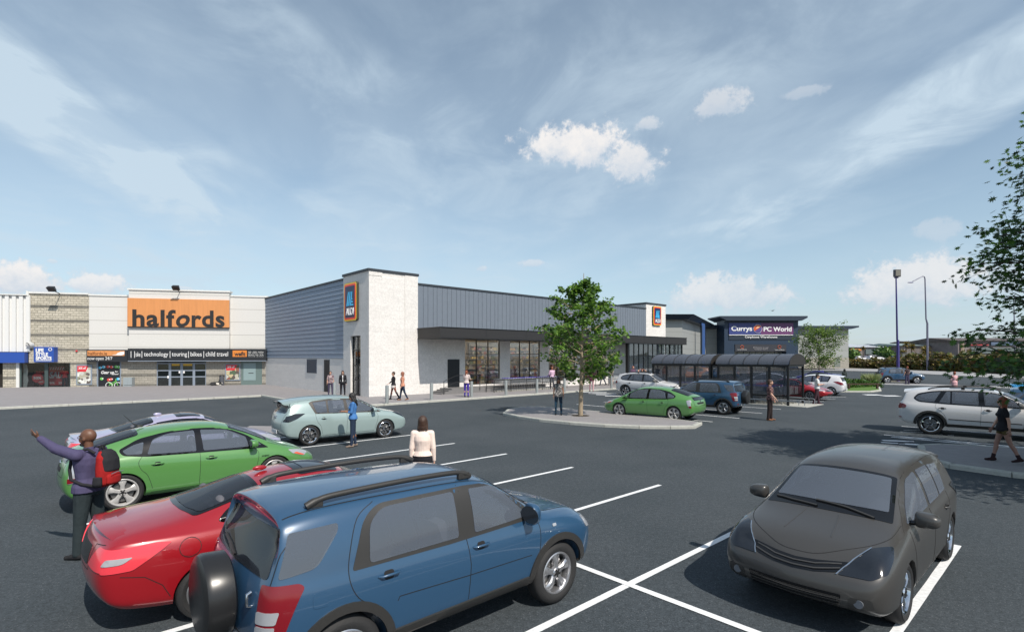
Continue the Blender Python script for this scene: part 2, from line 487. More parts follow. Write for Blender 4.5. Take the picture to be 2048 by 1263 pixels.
def kerb_run(name, pts, closed=False, h=.125, w=.16, parent=None, seg=1.5):
    """kerb stones along a line, pavement on the left-hand side of the direction of travel"""
    mb = MB()
    P = [Vector((p[0], p[1], 0)) for p in pts]
    n = len(P); rng = range(n if closed else n - 1)
    for i in rng:
        a, b = P[i], P[(i + 1) % n]
        d = b - a; L = d.length
        if L < .02: continue
        d.normalize(); nn = Vector((-d.y, d.x, 0))
        k = max(1, round(L / seg)); s = L / k
        for j in range(k):
            g = .012 if L > .5 else 0
            p = a + d * (j * s + g); q = a + d * ((j + 1) * s - g)
            vs = []
            for t in (p, q):
                for (o, z) in ((0, -.05), (0, h - .035), (.012, h - .008), (.035, h), (w, h), (w, -.05)):
                    vs.append(t + nn * o + Vector((0, 0, z)))
            m = 6
            fs = [(c, c + 1, m + c + 1, m + c)[::-1] for c in range(5)] + [tuple(range(6)), tuple(range(11, 5, -1))]
            mb.add(vs, fs)
    o = mb.build(name, KERB, fix=True); tag(o, kind='structure')
    return o

def slab(name, pts, z0, z1, material):
    mb = MB(); mb.prism([(p[0], p[1]) for p in pts], z0, z1)
    o = mb.build(name, material, fix=True); tag(o, kind='structure'); return o

# pavement in front of the shops
K0 = Vector((-7.75, 30.07, 0))
KB = K0 - DR * 2.54                      # corner by the parked hatchback
KA = KB + DL * 11.95
KW = KA - DR * 46
KE = K0 + DR * 29.5
pavement = [KW, KA, KB, KE, KE + DL * 9, KE + DL * 34, KW + DL * 45]
inset = .15
def ins(p, a, b): return p + DL * a + DR * b
slab('pavement', [ins(KW, inset, 0), ins(KA, inset, inset * 0 + .0) + DR * .15, ins(KB, .15, .15) , ins(KE, .15, 0), KE + DL * 40, KW + DL * 45], -.06, .12, PAVE)
kerb_run('kerb', [KW, KA], h=.125)
kerb_run('kerb', [KA, KB], h=.125)
kerb_run('kerb', [KB, KE], h=.125)
kerb_run('kerb', [KE, KE + DL * 40], h=.125)

# planted island with the young tree
def smooth_loop(pts, it=2):
    P = [Vector(p) for p in pts]
    for _ in range(it):
        Q = []
        for i in range(len(P)):
            a, b = P[i], P[(i + 1) % len(P)]
            Q += [a * .75 + b * .25, a * .25 + b * .75]
        P = Q
    return P
isl = [(-.45, 25.6), (-.25, 27.3), (.75, 28.9), (1.7, 28.75), (2.6, 28.0), (5.0, 25.6), (7.0, 23.2), (7.9, 21.9)]
isl2 = [(7.2, 20.75), (6.2, 20.65), (5.0, 20.75), (3.7, 21.2), (2.4, 22.0), (1.2, 23.0), (.25, 24.2)]
islp = [Vector((p[0], p[1], 0)) for p in (isl + isl2)]
# keep the sharp right-hand end, round the rest
def shrink(P, d):
    n = len(P); out = []
    ar = sum(P[i].x * P[(i + 1) % n].y - P[(i + 1) % n].x * P[i].y for i in range(n))
    s = 1 if ar > 0 else -1
    for i in range(n):
        a = (P[i] - P[i - 1]).normalized(); b = (P[(i + 1) % n] - P[i]).normalized()
        na = Vector((-a.y, a.x, 0)) * s; nb = Vector((-b.y, b.x, 0)) * s
        m = (na + nb); m = m / max(.5, m.dot(na))
        out.append(P[i] + m * d)
    return out
def island(name, P, seg=1.6, material=None, z=.12):
    ar = sum(P[i].x * P[(i + 1) % len(P)].y - P[(i + 1) % len(P)].x * P[i].y for i in range(len(P)))
    if ar < 0: P = P[::-1]
    kerb_run('kerb', P, closed=True, h=z + .005, seg=seg)
    return slab(name, shrink(P, .15), -.06, z, material or PAVE)
island('traffic_island', islp)
# island under the big tree on the right
isr = [(12.15, 15.75), (12.6, 16.4), (13.4, 16.55), (15.4, 15.75), (19, 13.2), (26, 6.5), (24.6, 4.6), (18.2, 9.0), (13.5, 11.2), (11.75, 12.4), (11.1, 13.4), (11.2, 14.6)]
island('traffic_island', [Vector((p[0], p[1], 0)) for p in isr])
# little paved patch by the pale hatchback
sheet('paving_patch', [G(487, 857), G(500, 851), G(548, 852), G(552, 866), G(487, 866)], .006, PAVE)

# ------------------------------------------------------------------ painted lines
def line(p, q, w=.1, z=.005, name='parking_line'):
    p = Vector((p[0], p[1], 0)); q = Vector((q[0], q[1], 0))
    d = (q - p).normalized(); n = Vector((-d.y, d.x, 0)) * w / 2
    k = max(1, int((q - p).length / .5)); mb = MB()
    vs = []; rg = random.Random(int(p.x * 77 + p.y * 13))
    for i in range(k + 1):
        t = p + (q - p) * i / k
        a = 1 + rg.uniform(-.05, .05)
        vs += [t + n * a + Vector((0, 0, z)), t - n * a + Vector((0, 0, z))]
    mb.add(vs, [(2 * i, 2 * i + 1, 2 * i + 3, 2 * i + 2) for i in range(k)])
    o = mb.build(name, PAINT); tag(o, kind='structure'); return o
E0 = Vector((-3.6, 19.15, 0)); STEP = Vector((1.72, -1.865, 0))
for k in range(-1, 8):
    e = E0 + STEP * k
    line(e, e - DR * 9.6)
S0 = E0 - DR * 4.8
line(S0 - STEP * 1.0, S0 + STEP * 2.0 , .1, .009)
line(S0 + STEP * 2.0, S0 + STEP * 7.2, .1, .009)
# bays by the shelters (they run along the side direction)
for (u1, v1, u2, v2) in ((1098, 814, 1425, 843), (1153, 808, 1479, 836), (1207, 803, 1524, 826), (1250, 797, 1562, 818), (1290, 793, 1600, 812)):
    line(G(u1, v1), G(u2, v2), .1)
for (u1, v1, u2, v2) in ((1560, 802, 1648, 802.5), (1580, 797, 1671, 797.5), (1600, 793, 1692, 793.5)):
    line(G(u1, v1), G(u2, v2), .1)
# bays on the right
A = G(1768, 869); B = G(2048, 894)
d = (B - A).normalized(); nn = Vector((-d.y, d.x, 0))
LB = A + d * 5.2
line(A, LB, .1); line(A + nn * -.45 + d * .3, LB - nn * .45, .1)
for i in range(4):
    a = A + d * (.35 + i * 1.25); line(a, a + d * 1.2 - nn * .45, .07, .009); line(a - nn * .45, a + d * 1.2, .07, .0125)
A2 = G(1803, 852); line(A2, A2 + d * 5.2, .1)
A3 = G(1758, 893) ; 
# worn lettering blocks in the bay
for (a, b, w) in (((1765, 880), (1815, 882), .22), ((1762, 884), (1810, 887), .16), ((1797, 886.5), (1858, 890), .28), ((1863, 891), (1881, 892.5), .15), ((1812, 881.5), (1828, 882.5), .12), ((1800, 863), (1850, 864.5), .12), ((1807, 859.5), (1840, 860.5), .1), ((1870, 868), (1886, 869), .15), ((1895, 870), (1908, 871), .15)):
    line(G(*a), G(*b), w)
# zebra strips
for (u, v) in ((1187, 784), (1205, 786.5), (1221, 789), (1240, 791.5)):
    p = G(u, v); line(p - DR * .05 - Vector((1.0, -.25, 0)), p + Vector((1.0, -.25, 0)), .45, name='crossing_stripe')
for (u, v) in ((1744, 789), (1780, 791)):
    p = G(u, v); line(p - Vector((.55, 0, 0)), p + Vector((.55, -.08, 0)), .8, name='crossing_stripe')

# ------------------------------------------------------------------ road, verge and pavements at the back
far = [Vector(p) for p in ((30, 62.6, 0), (66, 53, 0), (110, 41.5, 0))]
CONC = mat('pale_concrete_path', (.30, .30, .305), .85, noise=.1, nscale=2)
# footpath by the car park edge
sheet('footpath', [G(1700, 773), G(1760, 768.5), G(2048, 777), G(2300, 785), G(2300, 781), G(2048, 773.5), G(1900, 769.5), G(1760, 765), G(1700, 769)], .02, CONC)
sheet('service_road', [G(1330, 752), G(1600, 752), G(2048, 773), G(2300, 781), G(2300, 771), G(2048, 758), G(1760, 743), G(1600, 739), G(1330, 739)], .012, ASPH)
sheet('footpath', [G(1390, 739.5), G(1600, 739.5), G(1760, 743.2), G(2048, 758.5), G(2300, 771), G(2300, 763), G(2048, 749), G(1760, 738), G(1600, 735.5), G(1390, 735.5)], .06, CONC)
sheet('forecourt', [G(1290, 752), G(1600, 752.5), G(1705, 766), G(1700, 775), G(1560, 790), G(1400, 775), G(1300, 762)], .016, ASPH)
# ------------------------------------------------------------------ supermarket
PLASTER = brick_mat('white_render', (.66, .635, .61), (.70, .675, .65), (.62, .60, .575), .9, .3, .006, .85, 'XZ', .35, .16)
PLASTER_S = brick_mat('white_render_side', (.66, .635, .61), (.70, .675, .65), (.62, .60, .575), .9, .3, .006, .85, 'YZ', .25, .11)
CLAD = mat('grey_cladding', (.165, .192, .232), .45, metal=.15, noise=.05, nscale=3)
CLADD = mat('grey_cladding_joint', (.05, .058, .075), .6)
CLADH = mat('blue_grey_boarding', (.215, .27, .35), .5, noise=.08, nscale=2)
COPE = mat('dark_coping', (.03, .036, .045), .5)
CANOPY = mat('black_canopy', (.022, .021, .022), .55)
FRAME = mat('black_frame', (.008, .009, .011), .4)
DOORB = mat('black_door', (.006, .008, .011), .5)
GLASS = thin_glass('shop_glass', (.84, .87, .90), .5)
INT_W = mat('shop_interior_wall', (.42, .34, .25), .8)
INT_F = mat('shop_floor', (.4, .4, .38), .5)
INT_C = mat('shop_ceiling', (.45, .36, .26), .8)
SHELF = mat('shelf_grey', (.35, .35, .35), .5)
LED = mat('ceiling_strip', (1, 1, 1), .5, emit=(1.0, .86, .66), estr=15)

store = thing('supermarket', 'white and grey supermarket with tall white corner tower and black canopy', 'supermarket', (-9.6, 35.4, 0), ANG)
LEN = 36.5; DEP = 21.2
def st(mb, name, m, **k): return mb.build(name, m, store, **k)

# walls with openings: strips between openings
mb = MB()
ZC = 4.9
wins = [(8.12, 11.72), (12.83, 16.4), (17.5, 21.1), (22.2, 25.8)]
segs = []
x = 3.8
for a, b in wins: segs.append((x, a)); x = b
segs.append((x, LEN))
for a, b in segs: mb.bx(a, b, .05, .35, 0, ZC - .1)
for a, b in wins:
    mb.bx(a, b, .05, .35, 0, .62); mb.bx(a, b, .05, .35, 4.25, ZC - .1)
st(mb, 'wall', PLASTER)
mb = MB(); mb.bx(.0, .3, 3.82, DEP, 0, 2.68); st(mb, 'wall', PLASTER_S)
# back and far walls, roof deck
mb = MB(); mb.bx(.3, LEN, DEP - .3, DEP, 0, 8.0); mb.bx(LEN - .3, LEN, .6, DEP - .3, 0, 8.0); st(mb, 'rear_wall', CLAD)
mb = MB(); mb.bx(.35, LEN - .35, .35, DEP - .35, 7.5, 7.6); st(mb, 'roof', COPE)
# towers: four walls each
def tower(x0, x1, y0, y1, ztop, win=None):
    mb = MB(); t = .3
    mb.bx(x0, x1, y0, y0 + t, 0, ztop)
    mb.bx(x1 - t, x1, y0 + t, y1, 4.0 if x0 > 5 else 0, ztop); mb.bx(x0 + t, x1 - t, y1 - t, y1, 5.0, ztop)
    o = st(mb, 'tower_wall', PLASTER)
    mb = MB()
    if win:
        a, b, zt = win
        mb.bx(x0, x0 + t, y0 + t, a, 0, ztop); mb.bx(x0, x0 + t, b, y1, 0, ztop); mb.bx(x0, x0 + t, a, b, zt, ztop)
    else: mb.bx(x0, x0 + t, y0 + t, y1, 0, ztop)
    st(mb, 'tower_wall', PLASTER_S)
    mb = MB(); mb.bx(x0 - .07, x1 + .07, y0 - .07, y1 + .07, ztop, ztop + .17); st(mb, 'tower_coping', COPE)
tower(-.04, 3.78, -.04, 3.84, 8.58, (1.15, 2.68, 4.28))
# shallow raised panel and joint on the tower front
mb = MB(); mb.bx(-.04, .95, -.075, -.04, 8.30, 8.575); mb.bx(2.72, 3.78, -.075, -.04, .13, 8.575); mb.bx(-.04, 2.66, -.075, -.04, .13, 8.25) ; st(mb, 'tower_render_panel', PLASTER)
tower(32.7, 36.6, -.06, 6.2, 8.55)
# tower window
mb = MB()
y0, y1, z0, z1 = 1.15, 2.68, .14, 4.28
for y in (y0 + .04, (y0 + y1) / 2, y1 - .04): mb.bx(.12, .2, y - .035, y + .035, z0, z1)
for z in (z0 + .05, 1.2, 2.2, 3.3, z1 - .05): mb.bx(.12, .2, y0, y1, z - .03, z + .03)
f = st(mb, 'tower_window', FRAME)
mb = MB(); mb.bx(.15, .158, y0, y1, z0, z1); mb.build('pane', GLASS, f)

# horizontal boarding of the side wall: overlapping boards
mb = MB(); nb = 17; zb, zt = 2.69, 8.36
h = (zt - zb) / nb
for i in range(nb):
    z = zb + i * h
    mb.add([(-.05, 3.84, z + .012), (-.05, DEP, z + .012), (-.012, DEP, z + h), (-.012, 3.84, z + h), (.3, 3.84, z + .012), (.3, DEP, z + .012), (.3, DEP, z + h), (.3, 3.84, z + h)],
           [(0, 3, 2, 1), (0, 1, 5, 4), (3, 7, 6, 2), (1, 2, 6, 5), (0, 4, 7, 3), (4, 5, 6, 7)])
mb.bx(.01, .3, 3.84, DEP, zb, zt)
st(mb, 'side_cladding', CLADH)
mb = MB(); mb.bx(-.09, .4, 3.84, DEP + .1, zt, zt + .13); mb.bx(-.075, -.0, DEP - .03, DEP + .06, 2.69, zt); st(mb, 'side_coping', COPE)
# side door and louvre
mb = MB(); mb.bx(-.035, .02, 6.3, 7.27, .12, 2.58); st(mb, 'side_door', DOORB)
lv = MB()
for i in range(12): lv.add([(-.05, 8.78, 1.56 + i * .085), (-.05, 10.64, 1.56 + i * .085), (-.02, 10.64, 1.64 + i * .085), (-.02, 8.78, 1.64 + i * .085)], [(0, 3, 2, 1)])
lv.bx(-.045, -.015, 8.74, 8.8, 1.5, 2.62); lv.bx(-.045, -.015, 10.6, 10.68, 1.5, 2.62); lv.bx(-.015, -.002, 8.74, 10.68, 1.5, 2.62)
st(lv, 'louvre_grille', mat('dark_blue_louvre', (.035, .055, .085), .5))

# vertical front cladding: standing seams with varying boards
mb = MB(); mj = MB()
x = 3.8; rg = random.Random(4)
W = [.46, .4, .46, .34, .46, .46, .4]
i = 0
while x < 32.68:
    w = min(W[i % 7], 32.7 - x); i += 1
    mb.bx(x + .012, x + w - .012, -.03, .05, ZC - .15, 7.98)
    x += w
mj.bx(3.8, 32.7, .0, .3, ZC - .16, 7.98)
st(mb, 'front_cladding', CLAD); st(mj, 'cladding_backing', CLADD)
mb = MB(); mb.bx(3.8, 32.7, -.09, .35, 7.98, 8.11); st(mb, 'front_coping', COPE)
# canopy
mb = MB(); CE = 2.9; cx0, cx1 = 3.75, 36.2
mb.bx(cx0, cx1, -CE, -.12, 4.14, 4.82)
st(mb, 'canopy', CANOPY)
mb = MB()
for k in range(1, 8):
    xx = cx0 + k * 4.05; mb.bx(xx - .02, xx + .02, -CE - .004, -CE + .02, 4.16, 4.80)
st(mb, 'canopy_joint', FRAME)
mb = MB(); mb.bx(cx0 - .04, cx1 + .04, -CE - .04, -.1, 4.823, 4.86); mb.bx(cx0 - .03, cx1 + .03, -CE - .03, -.1, 4.10, 4.137); st(mb, 'canopy_trim', FRAME)

# shop windows with frames
def shop_window(a, b, z0, z1, y, nm=3, tr=(3.05,)):
    mb = MB(); t = .045
    for k in range(nm + 1):
        xx = a + (b - a) * k / nm; w = .07 if k in (0, nm) else .045
        mb.bx(xx - w / 2, xx + w / 2, y, y + .1, z0, z1)
    for z in (z0 + .03, z1 - .03) + tuple(tr): mb.bx(a, b, y + .002, y + .098, z - t / 2, z + t / 2)
    f = st(mb, 'shop_window', FRAME)
    mb = MB(); mb.bx(a, b, y + .05, y + .058, z0, z1); mb.build('pane', GLASS, f)
    # row of small white manifestation dots
    mb = MB(); n = int((b - a) / .16)
    for k in range(n):
        mb.bx(a + .08 + k * .16 - .02, a + .08 + k * .16 + .02, y + .044, y + .049, 1.5, 1.54)
    mb.build('window_dots', mat('dot_white', (.7, .7, .7), .5), f)
for a, b in wins: shop_window(a, b, .62, 4.24, .12)
# glazed entrance lobby
LY = -2.45; LX0, LX1 = 26.2, 36.1
shop_window(LX0, LX1, .14, 4.13, LY, 12, (2.9,))
mb = MB(); mb.bx(LX0 - .28, LX0 - .03, LY - .02, LY + .25, .12, 4.13)
for k in range(3): mb.bx(LX1 - .05, LX1 + .02, LY + .1 + k * .75, LY + .16 + k * .75, .14, 4.13)
mb.bx(LX1 - .045, LX1 + .015, LY + .1, -.1, 2.88, 2.92)
st(mb, 'lobby_frame', FRAME)
mb = MB(); mb.bx(LX1 - .02, LX1 - .012, LY + .1, -.1, .14, 4.13); st(mb, 'lobby_side_glass', GLASS)
mb = MB(); mb.bx(LX0, LX1, LY + .15, .05, .125, .15); st(mb, 'lobby_floor', INT_F)
# door on the landing
mb = MB(); mb.bx(6.47, 7.55, -.0, .05, .5, 2.62); d = st(mb, 'staff_door', DOORB)
mb = MB(); mb.bx(6.6, 6.75, -.03, -.0, 1.45, 1.49); mb.build('door_handle', FRAME, d)

# interior: floor, back wall, ceiling with strips
mb = MB(); mb.bx(3.8, LEN - .4, .36, 9, .4, .45); st(mb, 'shop_floor', INT_F)
mb = MB(); mb.bx(3.8, LEN - .4, 8.8, 9, .45, 4.8); mb.bx(3.85, 4.0, .36, 8.8, .45, 4.8); mb.bx(LEN - .6, LEN - .4, .36, 8.8, .45, 4.8); st(mb, 'interior_wall', INT_W)
mb = MB(); mb.bx(3.8, LEN - .4, .36, 9, 4.5, 4.6); st(mb, 'interior_ceiling', INT_C)
mb = MB()
for k in range(4):
    for j in range(11):
        mb.bx(4.6 + j * 2.9, 6.6 + j * 2.9, 1.2 + k * 1.9, 1.35 + k * 1.9, 4.44, 4.47)
st(mb, 'ceiling_light_strips', LED)
PALS = [(.55, .06, .05), (.6, .3, .06), (.5, .42, .3), (.08, .16, .35), (.1, .25, .12), (.6, .58, .55), (.65, .5, .1), (.45, .3, .2), (.3, .1, .25), (.62, .6, .6)]
PRODM = [mat('product_%s' % n, tuple(x * .5 + y * .5 for x, y in zip(c, (.34, .27, .20))), .5) for n, c in zip('red orange cream blue green white yellow tan purple pale'.split(), PALS)]
rg = random.Random(11)
def shelving(x0, x1, y, h, nm=5):
    g = thing('shelf_unit', 'grey shop shelving stacked with groceries, %s' % nm, 'shelving', (0, 0, 0))
    g.parent = None
    g.matrix_world = Matrix.Translation(store.location) @ Matrix.Rotation(ANG, 4, 'Z')
    mb = MB(); mb.bx(x0, x1, y + .5, y + .56, .45, h)
    nz = int((h - .45) / .42)
    for k in range(nz + 1): mb.bx(x0, x1, y, y + .5, .47 + k * .42, .5 + k * .42)
    mb.build('shelf', SHELF, g)
    mb = MB()
    for k in range(nz):
        xx = x0 + .05
        while xx < x1 - .15:
            w = rg.uniform(.1, .45); hh = rg.uniform(.16, .34); mb.m = rg.randrange(10)
            if rg.random() < .9: mb.bx(xx, min(xx + w, x1), y + .06, y + .4, .5 + k * .42, .5 + k * .42 + hh)
            xx += w + .02
    o = mb.build('groceries', PRODM, g); o['kind'] = 'stuff'
nm = ['behind the window nearest the black door', 'behind the window after the first pier', 'behind the window under the tree', 'beside the entrance lobby', 'at the lobby end of the shop']
for i, (a, b) in enumerate(((8.0, 12.0), (12.6, 16.8), (17.2, 21.2), (22.0, 26.4), (27.2, 33.5))): shelving(a, b, 2.6 if i < 4 else 1.3, 3.0 if i % 2 else 2.6, nm[i])
for i, (a, b) in enumerate(((6.5, 14), (15, 23), (24, 33))): shelving(a, b, 7.9, 4.2, ('tall run along the back wall, left end', 'tall run along the back wall, middle', 'tall run along the back wall, right end')[i])

# signs: navy board with red, orange and yellow borders
def brand_sign(w, h, M, name='store_sign'):
    def sm(n, c, k=.28): return mat(n, c, .35, emit=c, estr=k)      # added glow keeps the sign colours vivid on the shaded wall
    NAVY = mat('sign_navy', (.004, .012, .075), .35); YEL = sm('sign_yellow', (.60, .44, .02)); RED = sm('sign_red', (.62, .02, .015)); ORA = sm('sign_orange', (.74, .13, .01))
    CY = sm('sign_cyan', (.05, .42, .72)); WH = sm('sign_white', (.8, .8, .8))
    def rr(w, h, r, n=5):
        p = []
        for cx, cy, a in ((w / 2 - r, h / 2 - r, 0), (-w / 2 + r, h / 2 - r, 90), (-w / 2 + r, -h / 2 + r, 180), (w / 2 - r, -h / 2 + r, 270)):
            for k in range(n + 1):
                g = R(a + 90 * k / n); p.append((cx + r * math.cos(g), cy + r * math.sin(g)))
        return p
    e = bpy.data.objects.new(name, None); COL.objects.link(e); e.parent = store; e.matrix_local = M
    mb = MB(); mb.prism(rr(w, h, w * .09), -.16, .0); mb.build('sign_box', mat('sign_edge', (.05, .05, .03), .4), e)
    for i, (k, m) in enumerate(((.0, YEL), (.035, ORA), (.07, RED), (.115, NAVY))):
        mb = MB(); mb.prism(rr(w - 2 * k * w + w * -.02, h - 2 * k * w - w * .02, max(w * .09 - k * w * .4, w * .02)), .0 + i * .006, .008 + i * .008); mb.build('sign_border' if i < 3 else 'sign_face', m, e)
    z = .034
    # slanted bars of the letter mark, each thinning upward
    mb = MB(); s = w
    for i in range(3):
        x = -.26 * s + i * .135 * s
        mb.prism([(x, -.14 * s), (x + .085 * s, -.14 * s), (x + .19 * s, .36 * s), (x + .135 * s, .36 * s)], z, z + .012)
    for i in range(4):
        y = -.12 * s + i * .105 * s; x1 = .29 * s - i * .045 * s; x0 = .07 * s + i * .016 * s
        mb.prism([(x0, y - .02 * s), (x1, y - .02 * s), (x1 - .012 * s, y + .028 * s), (x0 + .02 * s, y + .04 * s)], z, z + .012)
    mb.build('sign_emblem', CY, e)
    text_mesh('sign_lettering', 'ALDI', 1, WH, e, (-.30 * s, -.47 * s, z), (0, 0, 0), .02, .004, 0, .62 * s, height=.25 * s)
Mside = Matrix.Translation((-.22, 2.35, 6.66)) @ Matrix(((0, 0, -1, 0), (-1, 0, 0, 0), (0, 1, 0, 0), (0, 0, 0, 1)))
brand_sign(1.95, 2.7, Mside)
Mfr = Matrix.Translation((34.62, -.25, 7.33)) @ Matrix(((1, 0, 0, 0), (0, 0, -1, 0), (0, 1, 0, 0), (0, 0, 0, 1)))
brand_sign(1.6, 2.1, Mfr)

# entrance steps and landing
LAND = mat('step_stone', (.17, .165, .165), .85, noise=.1, nscale=6)
def P(x, y, z=0): return Vector((-9.6, 35.4, 0)) + DR * x + DL * y + Vector((0, 0, z))
sp = thing('entrance_landing', 'grey stone landing with three steps below the black staff door', 'steps', (-9.6, 35.4, 0), ANG)
mb = MB(); mb.bx(5.75, 15.5, -1.5, .05, .1, .5); mb.build('landing', LAND, sp)
for k in range(3):
    mb = MB(); mb.bx(5.75 - .3 * (k + 1), 5.75 - .3 * k, -1.5, .0, .1, .40 - .1 * k); mb.build('step', LAND, sp)
rail = thing('handrail', 'black metal handrail beside the three entrance steps', 'handrail', (-9.6, 35.4, 0), ANG)
mb = MB(); mb.tube([(5.0, -1.55, .12), (5.0, -1.55, 1.05), (5.15, -1.55, 1.12), (6.1, -1.55, 1.45), (8.2, -1.55, 1.45), (8.3, -1.55, 1.4), (8.3, -1.55, .3)], .022, 8)
mb.tube([(5.0, -1.55, .6), (6.1, -1.55, .98), (8.3, -1.55, .98)], .016, 6); mb.build('rail', FRAME, rail, smooth=40)
# guard rails on the ramp by the entrance
names = ['first black guard rail on the ramp, behind the tree trunk', 'black guard rail on the ramp left of the silver car', 'black guard rail nearest the glazed lobby']
for i, (a, b) in enumerate(((13.6, 16.9), (17.3, 20.8), (21.2, 25.0))):
    r_ = thing('guard_rail', names[i], 'railing', (-9.6, 35.4, 0), ANG, 'guard rails along the ramp')
    mb = MB()
    for x in (a, (a + b) / 2, b): mb.cyl((x, -2.3, .12), (x, -2.3, 1.15), .022, n=8)
    mb.build('post', FRAME, r_, smooth=40)
    mb = MB(); mb.tube([(a, -2.3, 1.15), (b, -2.3, 1.15)], .022, 8); mb.tube([(a, -2.3, .7), (b, -2.3, .7)], .016, 8); mb.build('rail', FRAME, r_, smooth=40)
# bollards
BOL = mat('galvanised_bollard', (.32, .345, .345), .5, metal=.3, noise=.08, nscale=9)
bl = None
spots = [((565, 786, 1), 'concrete bollard hidden to its top behind the pale green hatchback'), ((774, 806, 0), 'grey bollard in front of the white tower, near the walking pair'), ((863, 799, 0), 'grey bollard left of the entrance steps'),
         ((943, 793, 0), 'grey bollard beside the woman in purple trousers'), ((1012, 790, 0), 'grey bollard in front of the trolley row, left one'), ((1074, 785.5, 0), 'grey bollard in front of the trolley row, right one'),
         ((1129, 783.5, 0), 'grey bollard just left of the tree trunk'), ((1223, 776, 0), 'grey bollard behind the rear of the silver estate')]
for (u, v, h), lab in spots:
    p = G(u, v, .12) if not h else G(668, 800, .12)
    if h: p = AT(669, 34.5, .12)
    if bl is None:
        mb = MB(); mb.lathe([(0, .001), (0, .1), (1.0, .1), (1.03, .095), (1.045, .07), (1.05, .001)], 'Z', 20)
        bl = mb.build('bollard', BOL, smooth=40); o = bl
    else:
        o = bl.copy(); COL.objects.link(o)
    o.location = p; tag(o, lab, 'bollard', 'bollards along the kerb')
# ------------------------------------------------------------------ row of older shops on the left
PR = Vector((-23.54, 51.0, 0)); HD = Vector((.973, .2306, 0)).normalized()
HA = math.atan2(HD.y, HD.x)
def fw(u):
    """photo column -> metres left of the party wall on the shop front"""
    k = (u - CX) / FPX
    return -((PR.x - k * PR.y) / (HD.x - k * HD.y))
def fx(u): return -abs(fw(u)) if u < 537 else abs(fw(u))
def fz(u, v):
    Y = PR.y + HD.y * fx(u)
    return CAM_H - (v - HOR) / FPX * Y
def frx(p0, p1, mb, y0, y1):
    """box on the front from photo corner (u0,v0) top-left to (u1,v1) bottom-right"""
    (u0, v0), (u1, v1) = p0, p1
    um, vm = (u0 + u1) / 2, None
    mb.bx(fx(u0), fx(u1), y0, y1, fz(um, v1), fz(um, v0)); return mb

BLOCK = brick_mat('split_face_block', (.40, .37, .30), (.50, .46, .38), (.22, .20, .16), .45, .215, .012, .95, 'XZ', .9, .30)
BLOCK2 = brick_mat('smooth_block', (.30, .28, .24), (.35, .325, .28), (.17, .16, .14), .45, .215, .012, .9, 'XZ', .4, .15)
BAND = brick_mat('dark_block_band', (.15, .14, .12), (.18, .17, .15), (.1, .1, .09), .45, .3, .012, .9, 'XZ', .4, .15)
PANEL = brick_mat('pale_metal_panel', (.60, .59, .56), (.61, .60, .58), (.34, .33, .31), 30, 1.22, .022, .5, 'XZ', .1, .05)
WHITE = mat('white_trim', (.66, .66, .64), .5, noise=.05)
RIB = mat('ribbed_white_cladding', (.66, .66, .65), .45)
BLUE = mat('royal_blue_fascia', (.02, .07, .33), .4)
BLACKF = mat('black_fascia', (.018, .02, .024), .4)
ORNG = mat('orange_banner', (.60, .25, .085), .6, noise=.10, nscale=2, stretch=(3, 1, .2))
LETB = mat('dark_lettering', (.02, .019, .02), .5)
LETW = mat('white_lettering', (.75, .75, .75), .5)
TEAL = mat('grey_green_shutter', (.12, .17, .165), .5, noise=.06)
STEEL = mat('blue_grey_frame', (.22, .26, .32), .45)
SGLASS = thin_glass('old_shop_glass', (.45, .6, .58), 1.2)
DGLASS = thin_glass('dark_shop_glass', (.75, .78, .78), .8)
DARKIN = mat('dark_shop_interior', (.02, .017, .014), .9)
REDP = mat('red_poster', (.60, .03, .04), .5)

def shop(name, label, cat):
    return thing(name, label, cat, PR, HA)

ZB = lambda u: 0.0
# ---- bicycle and motoring shop ----
hs = shop('motoring_shop', 'pale panelled shop with big orange banner and black fascia strip', 'shop')
mb = MB()
X0, XC0, XC1, X1 = fx(178), fx(262), fx(461), 0
zf1 = fz(300, 697); zf0 = fz(300, 722)
mb.bx(X0, XC0, 0, .3, zf0, fz(220, 592)); mb.build('wall_panels', PANEL, hs)
mb = MB(); mb.bx(XC1, X1, .0, .3, zf0, fz(500, 594)); mb.build('wall_panels', PANEL, hs)
mb = MB(); mb.bx(XC0, XC1, -.42, .3, zf1 + .02, fz(360, 583)); mb.build('centre_panels', PANEL, hs)
mb = MB(); mb.bx(X0 - .05, XC0 - .01, -.08, .35, fz(220, 592), fz(220, 589)); mb.bx(XC1 + .01, X1, -.08, .35, fz(500, 594), fz(500, 591)); mb.bx(XC0 - .1, XC1 + .1, -.52, .4, fz(360, 583), fz(360, 580)); mb.build('coping', WHITE, hs)
# lower block wall split by openings
zt = zf0
def blocks(a, b, z0=None, z1=None, m=BLOCK2, par=hs, y=.02):
    mb = MB(); mb.bx(fx(a), fx(b), y, .3, -.5 if z0 is None else z0, zt if z1 is None else z1); return mb.build('block_wall', m, par)
ZW = .38
for a, b in ((241.5, 313), (412, 482), (524, 536.9), (178, 194)): blocks(a, b)
for a, b in ((178, 194), (241.5, 313), (412, 482), (524, 536.9)):
    mb = MB(); mb.bx(fx(a), fx(b), -.0, .02, fz((a + b) / 2, 752), fz((a + b) / 2, 747.3)); mb.build('dark_band', BAND, hs); mb = MB(); mb.bx(fx(a), fx(b), -.004, .016, -.1, .3); mb.build('dark_band', BAND, hs)
blocks(194, 241.5, z1=fz(218, 775)); 
# fascia
mb = MB(); mb.bx(fx(262), fx(535), -.62, .0, fz(400, 720.5), fz(400, 697)); mb.bx(fx(179), fx(260), -.5, .0, fz(220, 723), fz(220, 699)); mb.build('fascia', BLACKF, hs)
mb = MB(); mb.bx(fx(262), fx(535), -.625, -.0, fz(400, 722), fz(400, 720.6)); mb.build('fascia_trim', STEEL, hs)
